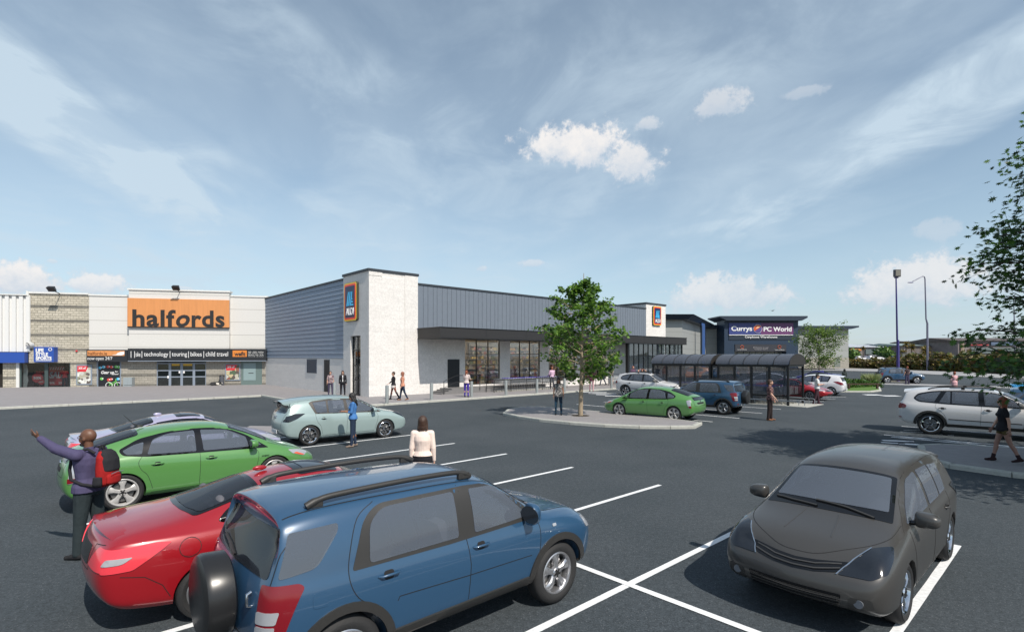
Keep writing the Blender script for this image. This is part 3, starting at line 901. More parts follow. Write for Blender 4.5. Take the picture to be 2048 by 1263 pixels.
# orange banner
mb = MB(); zo0, zo1 = fz(360, 654), fz(360, 599); mb.bx(fx(261), fx(462), -.60, -.43, zo0, zo1); mb.build('banner', ORNG, hs)
mb = MB(); mb.bx(fx(261), fx(462), -.62, -.43, zo0 - .09, zo0 - .002); mb.build('banner_edge', LETB, hs)
xl, xr = fx(271), fx(453)
hh = fz(360, 620.5) - zo0
# lettering with the slanted o
def word(parts, x0, x1, z, h, y, m, par, bold, name='lettering'):
    objs = []
    text_mesh(name, parts, 1, m, par, (x0, y, z), (PI / 2, 0, 0), .012, bold, 0, x1 - x0, height=h, space=1.08)
W_ = xr - xl
word('half', xl, xl + W_ * .46, zo0, hh, -.615, LETB, hs, .028)
text_mesh('lettering', 'o', 1, LETB, hs, (xl + W_ * .465, -.615, zo0), (PI / 2, 0, 0), 0.012, .028, .25, W_ * .15, height=hh * .72)
word('rds', xl + W_ * .635, xr, zo0, hh, -.615, LETB, hs, .028)
# fascia lettering
zl0, zl1 = fz(400, 713), fz(400, 702)
hL = zl1 - zl0
def ft(body, u0, u1, v0=712.5, v1=703, m=LETW, y=-.63, bold=.0):
    um = (u0 + u1) / 2
    return text_mesh('fascia_lettering', body, 1, m, hs, (fx(u0), y, fz(um, v0)), (PI / 2, 0, 0), .006, bold, 0, fx(u1) - fx(u0), height=fz(um, v1) - fz(um, v0))
ft('t\u00eae', 277.5, 287, 712.5, 704); ft('technology', 294, 342, 714.5, 703.5); ft('touring', 349, 379, 714.5, 704); ft('bikes', 386, 408, 712, 703.5); ft('child travel', 416, 460, 712, 703)
mb = MB()
for u in (268.5, 275.5, 290, 345.5, 382, 412): mb.bx(fx(u) - .02, fx(u) + .02, -.632, -.618, fz(u, 715), fz(u, 702))
mb.build('lettering_bar', LETW, hs)
mb = MB(); frx((469, 700.5), (497, 713), mb, -.632, -.618).build('orange_plate', mat('orange_plate', (.62, .2, .03), .5), hs)
ft('wefit', 472.5, 494.5, 711.5, 703, LETB, -.638, .03)
for i, (v0, v1) in enumerate(((704, 702.2), (707, 705.2), (710, 708.2), (713, 711.4))):
    ft(('bulbs   blades   batteries', 'bikes   child seats   roof bars', 'bike boxes   audio   sat nav', 'fitted today   ask in store')[i], 500, 530, v0, v1, LETW, -.628, .0)
mb = MB(); frx((181, 701), (254.5, 711), mb, -.515, -.502).build('orange_plate', ORNG, hs)
def ft2(body, u0, u1, v0, v1, m):
    um = (u0 + u1) / 2
    text_mesh('fascia_lettering', body, 1, m, hs, (fx(u0), -.53, fz(um, v0)), (PI / 2, 0, 0), .006, .0, 0, fx(u1) - fx(u0), height=fz(um, v1) - fz(um, v0))
ft2('halfords.ie', 183, 220, 709.3, 703.2, mat('brown_lettering', (.12, .04, .01), .5)); ft2('now open 24/7', 181.5, 230.5, 721, 713, LETW)
# pointing hand on the plate: palm and finger outline
mb = MB()
def U(u, v): return (fx(u), fz(u, v))
mb.xz([U(238, 708.5), U(241, 705.5), U(246, 703.5), U(254, 702.5), U(254, 708), U(249, 710), U(243, 710), U(236, 709.7), U(231, 709.7), U(231, 709.1)][::-1], -.53, -.516)
mb.build('hand_emblem', LETW, hs)
# entrance doors
mb = MB(); d0, d1 = 313.5, 412; dz0, dz1 = fz(362, 773.5), fz(362, 725)
for u in (313.5, 338, 340.5, 361.5, 364, 386, 388.5, 411.5): mb.bx(fx(u) - .05, fx(u) + .05, .06, .16, dz0, dz1)
for z in (dz0 + .07, dz0 + .95, dz0 + 1.55, dz1 - .06): mb.bx(fx(d0), fx(d1), .065, .155, z - .05, z + .05)
f = mb.build('entrance_doors', STEEL, hs)
mb = MB(); mb.bx(fx(d0), fx(d1), .1, .108, dz0, dz1); mb.build('pane', SGLASS, f)
mb = MB(); mb.bx(fx(343), fx(359), .05, .058, fz(350, 731), fz(350, 727)); mb.bx(fx(366), fx(384), .05, .058, fz(375, 731), fz(375, 727)); mb.build('door_sticker', mat('amber_sticker', (.55, .33, .02), .5), f)
mb = MB(); mb.bx(fx(357), fx(360), .045, .053, fz(358, 746), fz(358, 741.5)); mb.bx(fx(366), fx(369), .045, .053, fz(368, 746), fz(368, 741.5)); mb.bx(fx(334), fx(337.5), .045, .053, fz(336, 756), fz(336, 751)); mb.build('door_notice', LETW, f)
mb = MB(); mb.bx(fx(d0), fx(d1), 2.6, 2.7, -.3, zt); mb.bx(fx(d0), fx(d1), .2, 2.7, -.2, .0); mb.build('interior', mat('dim_interior', (.16, .18, .17), .9, noise=.5, nscale=1.3), hs)
# shutter door
mb = MB(); mb.bx(fx(482), fx(523.8), .0, .2, -.1, fz(500, 721.5)); sd_ = mb.build('shutter_door', TEAL, hs)
mb = MB(); mb.bx(fx(487), fx(511.5), -.02, .0, fz(500, 760), fz(500, 725.5)); mb.build('door_panel', mat('pale_teal_panel', (.22, .30, .31), .5), sd_)
mb = MB(); mb.bx(fx(497), fx(507), -.03, -.02, fz(500, 746.3), fz(500, 745)); mb.build('door_plate', BLACKF, sd_)
# window with bike poster
mb = MB(); mb.bx(fx(194), fx(241.5), .12, .16, fz(218, 775), zt); mb.build('window_board', mat('window_poster_black', (.015, .016, .02), .3), hs)
mb = MB()
for u in (194.5, 241): mb.bx(fx(u) - .05, fx(u) + .05, -.0, .12, fz(218, 775), zt)
mb.bx(fx(194), fx(241.5), -.0, .12, fz(218, 775.8), fz(218, 774.2)); mb.build('window_frame', STEEL, hs)
def wt(body, u0, u1, v0, v1, sh=0):
    um = (u0 + u1) / 2
    text_mesh('poster_lettering', body, 1, LETW, hs, (fx(u0), .11, fz(um, v0)), (PI / 2, 0, 0), .004, .02, sh, fx(u1) - fx(u0), height=fz(um, v1) - fz(um, v0))
wt('Gear up', 201, 227, 749, 741, .25); wt('for', 229, 235, 744, 741); wt('school', 222, 236, 749, 746, .25)
cols = {'c': mat('poster_cyan', (.1, .5, .75), .5), 'r': mat('poster_red', (.6, .05, .04), .5), 'g': mat('poster_green', (.15, .5, .1), .5)}
for u, v, c in ((199, 735, 'c'), (206, 733.5, 'c'), (215, 733, 'r'), (222, 733.5, 'r'), (231, 733, 'g'), (236, 733.5, 'g'), (202, 757, 'g'), (216, 759, 'r'), (221, 758, 'r'), (235, 757.5, 'c')):
    mb = MB(); mb.cyl((fx(u), .118, fz(u, v)), (fx(u), .105, fz(u, v)), .13, n=14); mb.m = 1; mb.cyl((fx(u) + .09, .118, fz(u, v) + .02), (fx(u) + .09, .1, fz(u, v) + .02), .055, n=10)
    mb.build('poster_helmet', [cols[c], LETW], hs)
mb = MB(); 
for u in (217, 234.5):
    mb.tube([(fx(u) + .26 * math.cos(t), .1, fz(u, 770) + .26 * math.sin(t)) for t in [2 * PI * k / 14 for k in range(15)]], .03, 6)
mb.m = 1
mb.tube([(fx(217), .1, fz(217, 770)), (fx(224), .1, fz(224, 765)), (fx(231), .1, fz(231, 762)), (fx(234.5), .1, fz(234, 770))], .035, 6)
mb.tube([(fx(215), .1, fz(215, 763)), (fx(224), .1, fz(224, 771)), (fx(231), .1, fz(231, 760)), (fx(230), .1, fz(230, 757))], .035, 6)
mb.build('poster_bicycle', [LETW, cols['g']], hs)
# framed posters: red offer block above a busy product picture
def picture_mat(name, cs, scale):
    m, nd, lk, b = node_mat(name)
    tc = nd.new('ShaderNodeTexCoord'); v = nd.new('ShaderNodeTexVoronoi'); v.inputs['Scale'].default_value = scale
    lk.new(tc.outputs['Object'], v.inputs['Vector'])
    sp = nd.new('ShaderNodeSeparateColor'); lk.new(v.outputs['Color'], sp.inputs[0])
    r = nd.new('ShaderNodeValToRGB'); r.color_ramp.interpolation = 'CONSTANT'
    el = r.color_ramp.elements
    el[0].color = (*cs[0], 1)
    el[1].position = 1 / len(cs); el[1].color = (*cs[1], 1)
    for i in range(2, len(cs)):
        e = el.new(i / len(cs)); e.color = (*cs[i], 1)
    lk.new(sp.outputs[0], r.inputs[0]); lk.new(r.outputs[0], b.inputs['Base Color'])
    return m
PIC1 = picture_mat('poster_picture_grey', [(.5, .5, .46), (.12, .10, .09), (.6, .6, .55), (.25, .28, .2), (.7, .7, .66), (.4, .38, .3)], 4.5)
PIC2 = picture_mat('poster_picture_food', [(.45, .43, .35), (.1, .08, .07), (.08, .12, .07), (.5, .42, .25), (.25, .1, .07), (.5, .5, .45)], 3.5)
def poster(u0, v0, u1, v1, pic, label):
    g = shop('poster_frame', label, 'poster'); g['group'] = 'framed wall posters'
    um = (u0 + u1) / 2
    mb = MB(); mb.bx(fx(u0), fx(u1), -.06, .0, fz(um, v1), fz(um, v0)); mb.build('frame', STEEL, g)
    mb = MB(); mb.bx(fx(u0) + .1, fx(u1) - .1, -.075, -.062, fz(um, v1) + .1, fz(um, v0) - .1); mb.build('picture', pic, g)
    mb = MB(); mb.xz([(fx(u0) + .1, fz(um, v0) - .1), (fx(u0) + .1, fz(um, v0) - .62), (fx(u0 + (u1 - u0) * .62), fz(um, v0) - .62), (fx(u0 + (u1 - u0) * .8), fz(um, v0) - .1)], -.088, -.078); mb.build('offer_panel', REDP, g)
    text_mesh('offer_lettering', '30% off', 1, LETW, g, (fx(u0) + .2, -.095, fz(um, v0) - .4), (PI / 2, 0, 0), .004, .02, .1, (fx(u1) - fx(u0)) * .48, height=.2)
poster(153, 729, 184.5, 769, PIC1, 'framed offer poster beside the blue sports sign, red corner over grey picture')
poster(450.5, 727, 481, 760.5, PIC2, 'framed offer poster left of the grey green shutter door')
# flood lights on the parapet
for u, v, lab in ((357, 584, 'black floodlight above the orange banner'), (115, 586.5, 'black floodlight above the stone block front')):
    g = shop('flood_light', lab, 'floodlight'); g['group'] = 'parapet floodlights'
    z = fz(u, v); yy = -.5
    mb = MB(); mb.tube([(fx(u) + .25, -.1 if u < 200 else -.45, z - .05), (fx(u) + .3, -1.3, z + .15)], .035, 8); mb.build('arm', LETB, g)
    mb = MB(); mb.add([(fx(u) - .05, -1.6, z + .32), (fx(u) + .55, -1.6, z + .32), (fx(u) + .55, -1.2, z + .02), (fx(u) - .05, -1.2, z + .02), (fx(u), -1.35, z + .48), (fx(u) + .5, -1.35, z + .48), (fx(u) + .5, -1.1, z + .2), (fx(u), -1.1, z + .2)], [(0, 3, 2, 1), (4, 5, 6, 7), (0, 1, 5, 4), (1, 2, 6, 5), (2, 3, 7, 6), (3, 0, 4, 7)])
    mb.build('lamp_head', LETB, g)
# cabinet, bin, dog
g = thing('electrical_cabinet', 'grey metal service cabinet standing against the block wall', 'cabinet', PR, HA)
mb = MB(); mb.bx(fx(252.5), fx(270), -.6, -.02, .0, fz(260, 754)); mb.build('cabinet_body', mat('cabinet_grey', (.27, .31, .33), .5, noise=.05), g, bevel=.01)
mb = MB(); mb.bx(fx(252.5) + .06, fx(261) - .01, -.62, -.605, .12, fz(260, 754) - .08); mb.bx(fx(261) + .01, fx(270) - .06, -.62, -.605, .12, fz(260, 754) - .08); mb.build('cabinet_door', mat('cabinet_grey', (.27, .31, .33)), g)
mb = MB()
for k in range(9): mb.bx(fx(255) + k * .07, fx(255) + k * .07 + .035, -.626, -.621, .2, .27)
mb.build('vent_slots', LETB, g)
g = thing('litter_bin', 'slim dark grey litter bin under the food poster', 'bin', PR, HA)
mb = MB(); mb.lathe([(.1, .001), (.1, .2), (.95, .22), (.97, .2), (.97, .001)], 'Z', 18, (fx(446), -.35, 0)); mb.build('bin_body', mat('bin_grey', (.08, .085, .1), .5), g, smooth=40)
mb = MB(); mb.lathe([(.98, .23), (1.06, .2), (1.1, .001)], 'Z', 18, (fx(446), -.35, 0)); mb.build('bin_lid', LETB, g, smooth=40)

# ---- sports shop in stone block ----
ss = shop('sports_shop', 'cream stone block shop front with blue square sign and sale window', 'shop')
zt2 = fz(100, 587.5)
lint = fz(90, 725)
def seg2(u0, u1, z0, z1, m=BLOCK): mb = MB(); mb.bx(fx(u0), fx(u1), -.02, .3, z0, z1); return mb.build('block_wall', m, ss)
seg2(58, 178, lint, zt2); seg2(141, 178, -.6, lint)
mb = MB()
for v in (612.5, 641.3, 669.8, 698.8): mb.bx(fx(58), fx(178), -.035, -.02, fz(118, v + 2.4), fz(118, v - 2.4))
mb.build('dark_band', BAND, ss)
for va, vb in ((729, 724.5), (757, 751.5)): mb = MB(); mb.bx(fx(141), fx(178), -.035, -.02, fz(160, va), fz(160, vb)); mb.build('dark_band', BAND, ss)
mb = MB(); mb.bx(fx(56), fx(178), -.15, .35, zt2, zt2 + .14); mb.bx(fx(57) - .08, fx(57) + .1, -.2, .3, fz(58, 592), zt2 + .2); mb.build('coping', WHITE, ss)
# left bay with ribbed cladding and blue fascia (partly outside the frame)
XL = fx(-60)
mb = MB(); x = XL
while x < fx(57) - .1:
    mb.bx(x, x + .28, -.16, .0, fz(20, 703), fz(20, 590)); x += .52
mb.bx(XL, fx(57.5), -.0, .2, fz(20, 703), fz(20, 590)); mb.build('ribbed_cladding', RIB, ss)
mb = MB(); mb.bx(XL, fx(57), -.25, .3, fz(20, 590), fz(20, 588)); mb.build('coping', WHITE, ss)
mb = MB(); mb.bx(XL, fx(56.5), -.5, .0, fz(25, 725), fz(25, 704)); mb.build('blue_fascia', BLUE, ss)
text_mesh('fascia_lettering', 'M', 1, LETW, ss, (fx(.5), -.515, fz(3, 717.5)), (PI / 2, 0, 0), .01, .02, 0, fx(6.5) - fx(.5), height=fz(3, 713) - fz(3, 718.5))
seg2(6, 33, -.6, fz(20, 725)); 
mb = MB(); mb.bx(fx(6), fx(33), -.035, -.02, fz(20, 758), fz(20, 753)); mb.build('dark_band', BAND, ss)
mb = MB(); mb.bx(fx(33.5), fx(39.5), -.1, .2, -.4, fz(36, 725)); mb.build('white_post', WHITE, ss)
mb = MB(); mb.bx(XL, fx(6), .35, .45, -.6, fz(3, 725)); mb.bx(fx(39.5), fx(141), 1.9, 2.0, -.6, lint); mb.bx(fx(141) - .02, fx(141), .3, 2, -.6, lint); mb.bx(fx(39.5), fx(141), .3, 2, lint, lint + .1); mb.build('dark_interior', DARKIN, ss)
mb = MB(); mb.bx(fx(39.5), fx(141), .2, 2, -.3, -.12); mb.build('window_floor', mat('oak_floor', (.2, .12, .06), .5), ss)
mb = MB()
for u, w in ((41, .06), (92.5, .13), (140.5, .05)): mb.bx(fx(u) - w, fx(u) + w, .0, .12, -.5, lint)
mb.bx(fx(39.5), fx(141), .0, .12, fz(90, 780), fz(90, 777.5)); f = mb.build('window_frame', mat('dark_green_frame', (.05, .075, .075), .4), ss)
mb = MB(); mb.bx(fx(39.5), fx(141), .05, .058, -.5, lint); mb.build('pane', DGLASS, f)
mb = MB(); mb.xz([U(42, 727), U(49, 729), U(51.5, 742), U(50, 752), U(52, 760), U(48, 779), U(42, 780)], .3, .34); mb.build('white_drape', mat('drape_white', (.6, .62, .62), .8), ss)
# sale posters in the window
mb = MB(); mb.xz([U(81, 734), U(117, 732.5), U(118, 770), U(83, 771)], .9, .93); mb.build('sale_poster', REDP, ss)
mb = MB()
for k in range(7): mb.xz([U(82 + k * 5, 739.5), U(84 + k * 5, 739.5), U(86.5 + k * 5, 734.2), U(84.5 + k * 5, 734.2)], .885, .895)
mb.build('poster_stripe', LETW, ss)
text_mesh('poster_lettering', 'SALE', 1, LETW, ss, (fx(86.5), .885, fz(100, 756.5)), (PI / 2, 0, 0), .005, .03, .15, fx(118) - fx(86.5), height=fz(100, 743.5) - fz(100, 756.5))
text_mesh('poster_lettering', '50%', 1, LETW, ss, (fx(105), .885, fz(110, 768.5)), (PI / 2, 0, 0), .005, .02, 0, fx(116) - fx(105), height=fz(110, 764) - fz(110, 768.5))
text_mesh('poster_lettering', '50%', 1, LETW, ss, (fx(87), .885, fz(92, 768.5)), (PI / 2, 0, 0), .005, .02, 0, fx(97) - fx(87), height=fz(92, 764) - fz(92, 768.5))
for u, v, r, b in ((70.5, 755.5, .42, '50%'), (78, 763.5, .24, 'OFF')):
    mb = MB(); mb.cyl((fx(u), .34, fz(u, v)), (fx(u), .30, fz(u, v)), r, n=28); mb.build('round_sticker', REDP, ss)
    text_mesh('sticker_lettering', b, 1, LETW, ss, (fx(u) - r * .72, .285, fz(u, v) - r * .28), (PI / 2, 0, 0), .005, .03, 0, r * 1.44, height=r * .56)
# blue square sign
mb = MB(); mb.bx(fx(76.5), fx(116), -.62, -.02, fz(96, 723.5), fz(96, 693.5)); mb.build('square_sign', BLUE, ss)
for b, v0, v1, u1 in (('LIFE', 704, 696.5, 96.5), ('STYLE', 712, 704.8, 105), ('SPORTS', 719, 712.7, 112)):
    text_mesh('sign_lettering', b, 1, LETW, ss, (fx(80.8), -.635, fz(96, v0)), (PI / 2, 0, 0), .008, .045, 0, fx(u1) - fx(80.8), height=fz(96, v1) - fz(96, v0))
mb = MB(); mb.bx(fx(80.8), fx(112), -.64, -.62, fz(96, 721), fz(96, 719.8)); mb.tube([(fx(109.2) + .12 * math.cos(t), -.63, fz(109, 698.5) + .12 * math.sin(t)) for t in [2 * PI * k / 16 for k in range(17)]], .025, 6); mb.build('sign_emblem', LETW, ss)
# wall light disc and red alarm box
g = shop('wall_dish', 'round white satellite dish on the stone block wall above the blue sign', 'dish')
mb = MB(); mb.lathe([(0, .001), (.02, .16), (.1, .3), (.12, .3), (.03, .15), (.02, .001)], 'Y', 24); o = mb.build('dish', WHITE, g, smooth=40, loc=(fx(65.5), -.4, fz(65, 691)), rot=(.5, 0, .3))
mb = MB(); mb.tube([(fx(65.5), -.3, fz(65, 691)), (fx(65.5), -.0, fz(65, 691))], .03); mb.tube([(fx(65.5), -.45, fz(65, 691)), (fx(66.5), -.75, fz(66, 686)), (fx(63), -.7, fz(63, 686))], .03); mb.build('dish_arm', LETB, g)
g = shop('alarm_box', 'small red alarm box on the stone block wall', 'alarm')
mb = MB(); mb.bx(fx(152.5), fx(156), -.14, -.02, fz(154, 703), fz(154, 700)); mb.build('alarm_case', REDP, g, bevel=.02)
# shop bodies behind the fronts
mb = MB(); mb.bx(XL, -.0, .46, 14, 7.2, 7.3); mb.bx(XL, 0, 13.9, 14.1, -.5, 7.2); mb.bx(XL - .1, XL, .3, 14, -.5, 8); mb.build('roof_deck', COPE, ss)

# ------------------------------------------------------------------ electrical store behind the shelters
CY_ = 112.0
cs = thing('electrical_store', 'grey panelled retail store with navy entrance tower and purple sign', 'store', (0, CY_, 0), 0)
def cx(u): return (u - CX) / FPX * CY_
def cz(v): return CAM_H - (v - HOR) / FPX * CY_
CP = brick_mat('grey_store_panel', (.30, .31, .30), (.31, .32, .31), (.20, .21, .20), 40, 1.35, .03, .5, 'XZ', .05, .04)
NV = mat('navy_cladding', (.012, .030, .062), .5); NVR = mat('navy_roof_edge', (.018, .03, .05), .45)
mb = MB(); mb.bx(cx(1575), cx(1697), 0, 40, cz(735), cz(657)); mb.bx(cx(1409), cx(1440), 0, 40, cz(735), cz(655)); mb.build('wall', CP, cs)
mb = MB(); mb.bx(cx(1575), cx(1697.3), -.08, -.0, cz(736), cz(715)); mb.build('block_plinth', BLOCK2, cs)
mb = MB(); mb.bx(cx(1668), cx(1680), -.12, -.08, cz(733), cz(716)); mb.build('plinth_window', mat('store_glass', (.18, .2, .18), .15), cs)
mb = MB(); mb.xz([(cx(1574), cz(658)), (cx(1697), cz(658)), (cx(1712), cz(654.5)), (cx(1712), cz(651.6)), (cx(1574), cz(651.6))], -1, 41); mb.bx(cx(1408), cx(1440), -.8, 41, cz(657), cz(649.6)); mb.build('roof_edge', NVR, cs)
# entrance tower in navy
mb = MB(); t0, t1 = cx(1433.5), cx(1576)
mb.bx(t0, cx(1453), -4, 0, cz(735), cz(644)); mb.bx(cx(1553), t1, -4, 0, cz(735), cz(644)); mb.bx(cx(1453), cx(1553), -4, 0, cz(689), cz(644)); mb.build('entrance_tower', NV, cs)
mb = MB(); mb.xz([(cx(1433), cz(644)), (cx(1577), cz(644)), (cx(1588), cz(638.5)), (cx(1588), cz(635.2)), (cx(1420.5), cz(635.2)), (cx(1420.5), cz(637.5)), (cx(1433), cz(643))], -5.2, 1.5); mb.build('tower_roof', NVR, cs)
mb = MB(); mb.bx(cx(1442), cx(1503), -4.2, -4.0, cz(670), cz(648)); mb.m = 1; mb.bx(cx(1503), cx(1565.5), -4.2, -4.0, cz(670), cz(648)); mb.build('main_sign', [mat('sign_indigo', (.035, .05, .2), .4), mat('sign_purple', (.13, .035, .13), .4)], cs)
mb = MB(); mb.bx(cx(1442), cx(1565), -4.22, -4.0, cz(671.6), cz(670.4)); mb.build('sign_line', LETW, cs)
mb = MB(); mb.bx(cx(1442), cx(1565), -4.1, -4.0, cz(680.5), cz(671.8)); mb.build('lower_sign', mat('sign_slate', (.018, .028, .045), .4), cs)
def ct(body, u0, u1, v0, v1, bold=.01, m=LETW, y=-4.25):
    text_mesh('sign_lettering', body, 1, m, cs, (cx(u0), y, cz(v0)), (PI / 2, 0, 0), .02, bold, 0, cx(u1) - cx(u0), height=cz(v1) - cz(v0))
ct('Currys', 1446, 1486, 666, 654, .03); ct('PC World', 1508, 1562, 664.5, 655, .03); ct('Carphone Warehouse', 1472, 1534.5, 678, 672.8, .02)
mb = MB(); c0 = (cx(1497), cz(659.3)); r = .88
mb.cyl((c0[0], -4.2, c0[1]), (c0[0], -4.26, c0[1]), r, n=32)
mb.m = 1; mb.xz([(c0[0] + r * .93 * math.cos(t), c0[1] + r * .93 * math.sin(t)) for t in [R(35) + R(180) * k / 14 for k in range(15)]][::-1], -4.30, -4.265)
mb.m = 2; mb.xz([(c0[0] + r * .93 * math.cos(t), c0[1] + r * .93 * math.sin(t)) for t in [R(215) + R(180) * k / 14 for k in range(15)]][::-1], -4.29, -4.265)
mb.m = 3; mb.xz([(c0[0] - .1, c0[1] + .1), (c0[0] - .5, c0[1] + .0), (c0[0] - .1, c0[1] + .5), (c0[0] + .45, c0[1] + .35)][::-1], -4.32, -4.30)
mb.build('round_emblem', [LETW, mat('emblem_red', (.6, .09, .02), .4), mat('emblem_indigo', (.09, .06, .22), .4), mat('emblem_peach', (.8, .5, .3), .4)], cs)
mb = MB(); mb.bx(cx(1454), cx(1552.5), -4.1, -3.6, cz(702.5), cz(689.2)); mb.build('door_fascia', mat('slate_fascia', (.03, .032, .042), .5), cs)
ct('Welcome to our', 1488, 1518, 696.5, 693.8, .0, mat('pale_grey_lettering', (.35, .34, .36), .5), -4.15); ct('Galway store', 1491, 1516, 700.5, 697.2, .0, MATS['pale_grey_lettering'], -4.15)
ct('Currys PCWorld', 1458, 1475.5, 700.5, 698.2, .0, LETW, -4.15); ct('Currys PCWorld', 1530, 1548, 701, 698.7, .0, LETW, -4.15)
for u in (1467, 1539):
    mb = MB(); c = (cx(u), cz(694)); mb.tube([(c[0] + .32 * math.cos(t), -4.15, c[1] + .32 * math.sin(t)) for t in [2 * PI * k / 16 for k in range(17)]], .04, 6); mb.build('ring_emblem', MATS['emblem_red'], cs)
mb = MB(); mb.bx(cx(1453), cx(1553), -2.2, -2.1, cz(735), cz(702)); mb.build('entrance_glazing', mat('store_glass', (.18, .2, .18), .15), cs)
mb = MB()
for k in range(9): u = 1454 + k * 12.2; mb.bx(cx(u) - .07, cx(u) + .07, -2.35, -2.2, cz(735), cz(702.5))
mb.build('glazing_frame', mat('store_frame', (.35, .36, .36), .4), cs)
# nearer grey wing beside the supermarket, its long flank runs back to the store
wg = thing('store_wing', 'grey panelled wing with dark curved roof edge beside the small white tower', 'store')
WY = 84.0
def wx(u): return (u - CX) / FPX * WY
def wz(v): return CAM_H - (v - HOR) / FPX * WY
a = Vector((wx(1325), WY, 0)); b = Vector((wx(1364.5), WY, 0)); c = Vector((cx(1412), CY_, 0))
mb = MB(); mb.bx(a.x, b.x, WY, WY + .3, -.2, wz(639)); o = mb.build('wall', CP, wg)
CPS = brick_mat('grey_store_panel_side', (.30, .31, .30), (.31, .32, .31), (.20, .21, .20), 40, 1.35, .03, .5, 'YZ', .05, .04)
d = (c - b); nrm = Vector((d.y, -d.x, 0)).normalized()
mb = MB(); h1 = wz(639); mb.add([b + nrm * .0, c, c + Vector((0, 0, cz(655))), b + Vector((0, 0, h1)), b - nrm * .3 + Vector((0, .3, 0)), c - nrm * .3, c - nrm * .3 + Vector((0, 0, cz(655))), b - nrm * .3 + Vector((0, .3, h1))], [(0, 1, 2, 3), (7, 6, 5, 4), (3, 2, 6, 7), (0, 4, 5, 1), (1, 5, 6, 2), (0, 3, 7, 4)])
mb.build('flank_wall', CPS, wg, fix=True)
mb = MB(); zt_ = wz(629.3); zb_ = wz(639)
p = [a + Vector((-2, -.9, zb_)), b + Vector((.6, -.9, zb_)), c + nrm * .9 + Vector((0, 0, cz(656))), c - nrm * 6 + Vector((0, 0, cz(656))), a + Vector((-2, 6, zb_))]
q = [a + Vector((-2, -1.5, zt_)), b + Vector((1.3, -1.5, zt_)), c + nrm * 1.6 + Vector((0, 0, cz(649))), c - nrm * 6 + Vector((0, 0, cz(649))), a + Vector((-2, 6, zt_))]
mb.add(p + q, [(0, 4, 3, 2, 1), (5, 6, 7, 8, 9), (0, 1, 6, 5), (1, 2, 7, 6), (2, 3, 8, 7), (3, 4, 9, 8), (4, 0, 5, 9)])
mb.build('roof_edge', NVR, wg, fix=True)
# blue totem
g = thing('totem_sign', 'tall narrow blue totem column left of the navy entrance tower', 'totem', AT(1405.5, 96), .1)
zt_ = CAM_H + (712 - 647) / FPX * 96
mb = MB(); mb.bx(-.32, .32, -.25, .25, 0, zt_ - .3); mb.xz([(-.32, zt_ - .3), (.32, zt_ - .3), (.25, zt_ - .0), (-.32, zt_ + .15)], -.25, .25); mb.build('column', mat('totem_blue', (.03, .085, .25), .4), g)
mb = MB(); mb.bx(-.33, -.2, -.27, .27, 0, zt_ - .35); mb.build('edge_trim', NV, g)
mb = MB(); mb.bx(-.5, .5, -.4, .4, 0, .25); mb.build('base', KERB, g)
# ------------------------------------------------------------------ vehicles
TYRE = mat('tyre_rubber', (.018, .018, .019), .75, bump=.2, bscale=50)
ALLOY = mat('alloy_rim', (.50, .50, .52), .28, metal=.85)
SILV = mat('silver_wheel_cover', (.42, .41, .40), .4, metal=.2)
CHROME = mat('chrome', (.7, .7, .72), .08, metal=1)
HUBD = mat('wheel_well', (.006, .006, .007), .8)
PLAS = mat('black_plastic_trim', (.028, .027, .026), .5, bump=.1, bscale=200)
GLOSSB = mat('gloss_black_trim', (.006, .006, .007), .12)
SEAM = mat('panel_gap', (.008, .008, .009), .7)
LRED = mat('red_lamp', (.17, .006, .012), .15, coat=.4)
LREDB = mat('bright_red_lamp', (.72, .05, .07), .12, coat=.5)
LCLR = mat('clear_lamp', (.42, .43, .46), .15, metal=.3, coat=.8)
LAMB = mat('amber_lamp', (.6, .10, .04), .2)
LDRK = mat('smoked_lamp', (.010, .012, .017), .08, coat=.6)
SEAT = mat('seat_fabric', (.10, .10, .115), .8)
def glass_mat(name, tint, milk, amt):
    m = thin_glass(name, tint, 1.0); nt = m.node_tree; nd = nt.nodes; lk = nt.links; out = nd['Material Output']
    src = out.inputs[0].links[0].from_socket
    df = nd.new('ShaderNodeBsdfDiffuse'); df.inputs[0].default_value = (*milk, 1)
    mx = nd.new('ShaderNodeMixShader'); mx.inputs[0].default_value = amt
    lk.new(src, mx.inputs[1]); lk.new(df.outputs[0], mx.inputs[2]); lk.new(mx.outputs[0], out.inputs[0])
    return m
CG = glass_mat('car_window', (.66, .70, .76), (.17, .20, .25), .42)
CGD = glass_mat('dark_car_window', (.42, .45, .50), (.06, .07, .09), .25)
CGM = mat('mirror_window', (.03, .036, .045), .04, spec=.6)
LINING = mat('car_lining', (.055, .055, .06), .9)
def paint(name, col, metal=.0, rough=.3, coat=1.0):
    m = mat(name, col, rough, metal=metal, coat=coat)
    return m

def rnd(poly, r, n=4):
    """round the corners of a 2D outline; r number or per-corner list"""
    out = []; N = len(poly)
    for i in range(N):
        p0 = Vector(poly[i - 1][:2]); p = Vector(poly[i][:2]); p1 = Vector(poly[(i + 1) % N][:2])
        rr = r[i] if hasattr(r, '__len__') else r
        a = (p0 - p); b = (p1 - p)
        rr = min(rr, a.length * .48, b.length * .48)
        if rr < 1e-4: out.append((p.x, p.y)); continue
        s = p + a.normalized() * rr; e = p + b.normalized() * rr
        for k in range(n + 1):
            t = k / n; q = s * (1 - t) ** 2 + p * 2 * t * (1 - t) + e * t * t
            out.append((q.x, q.y))
    return out

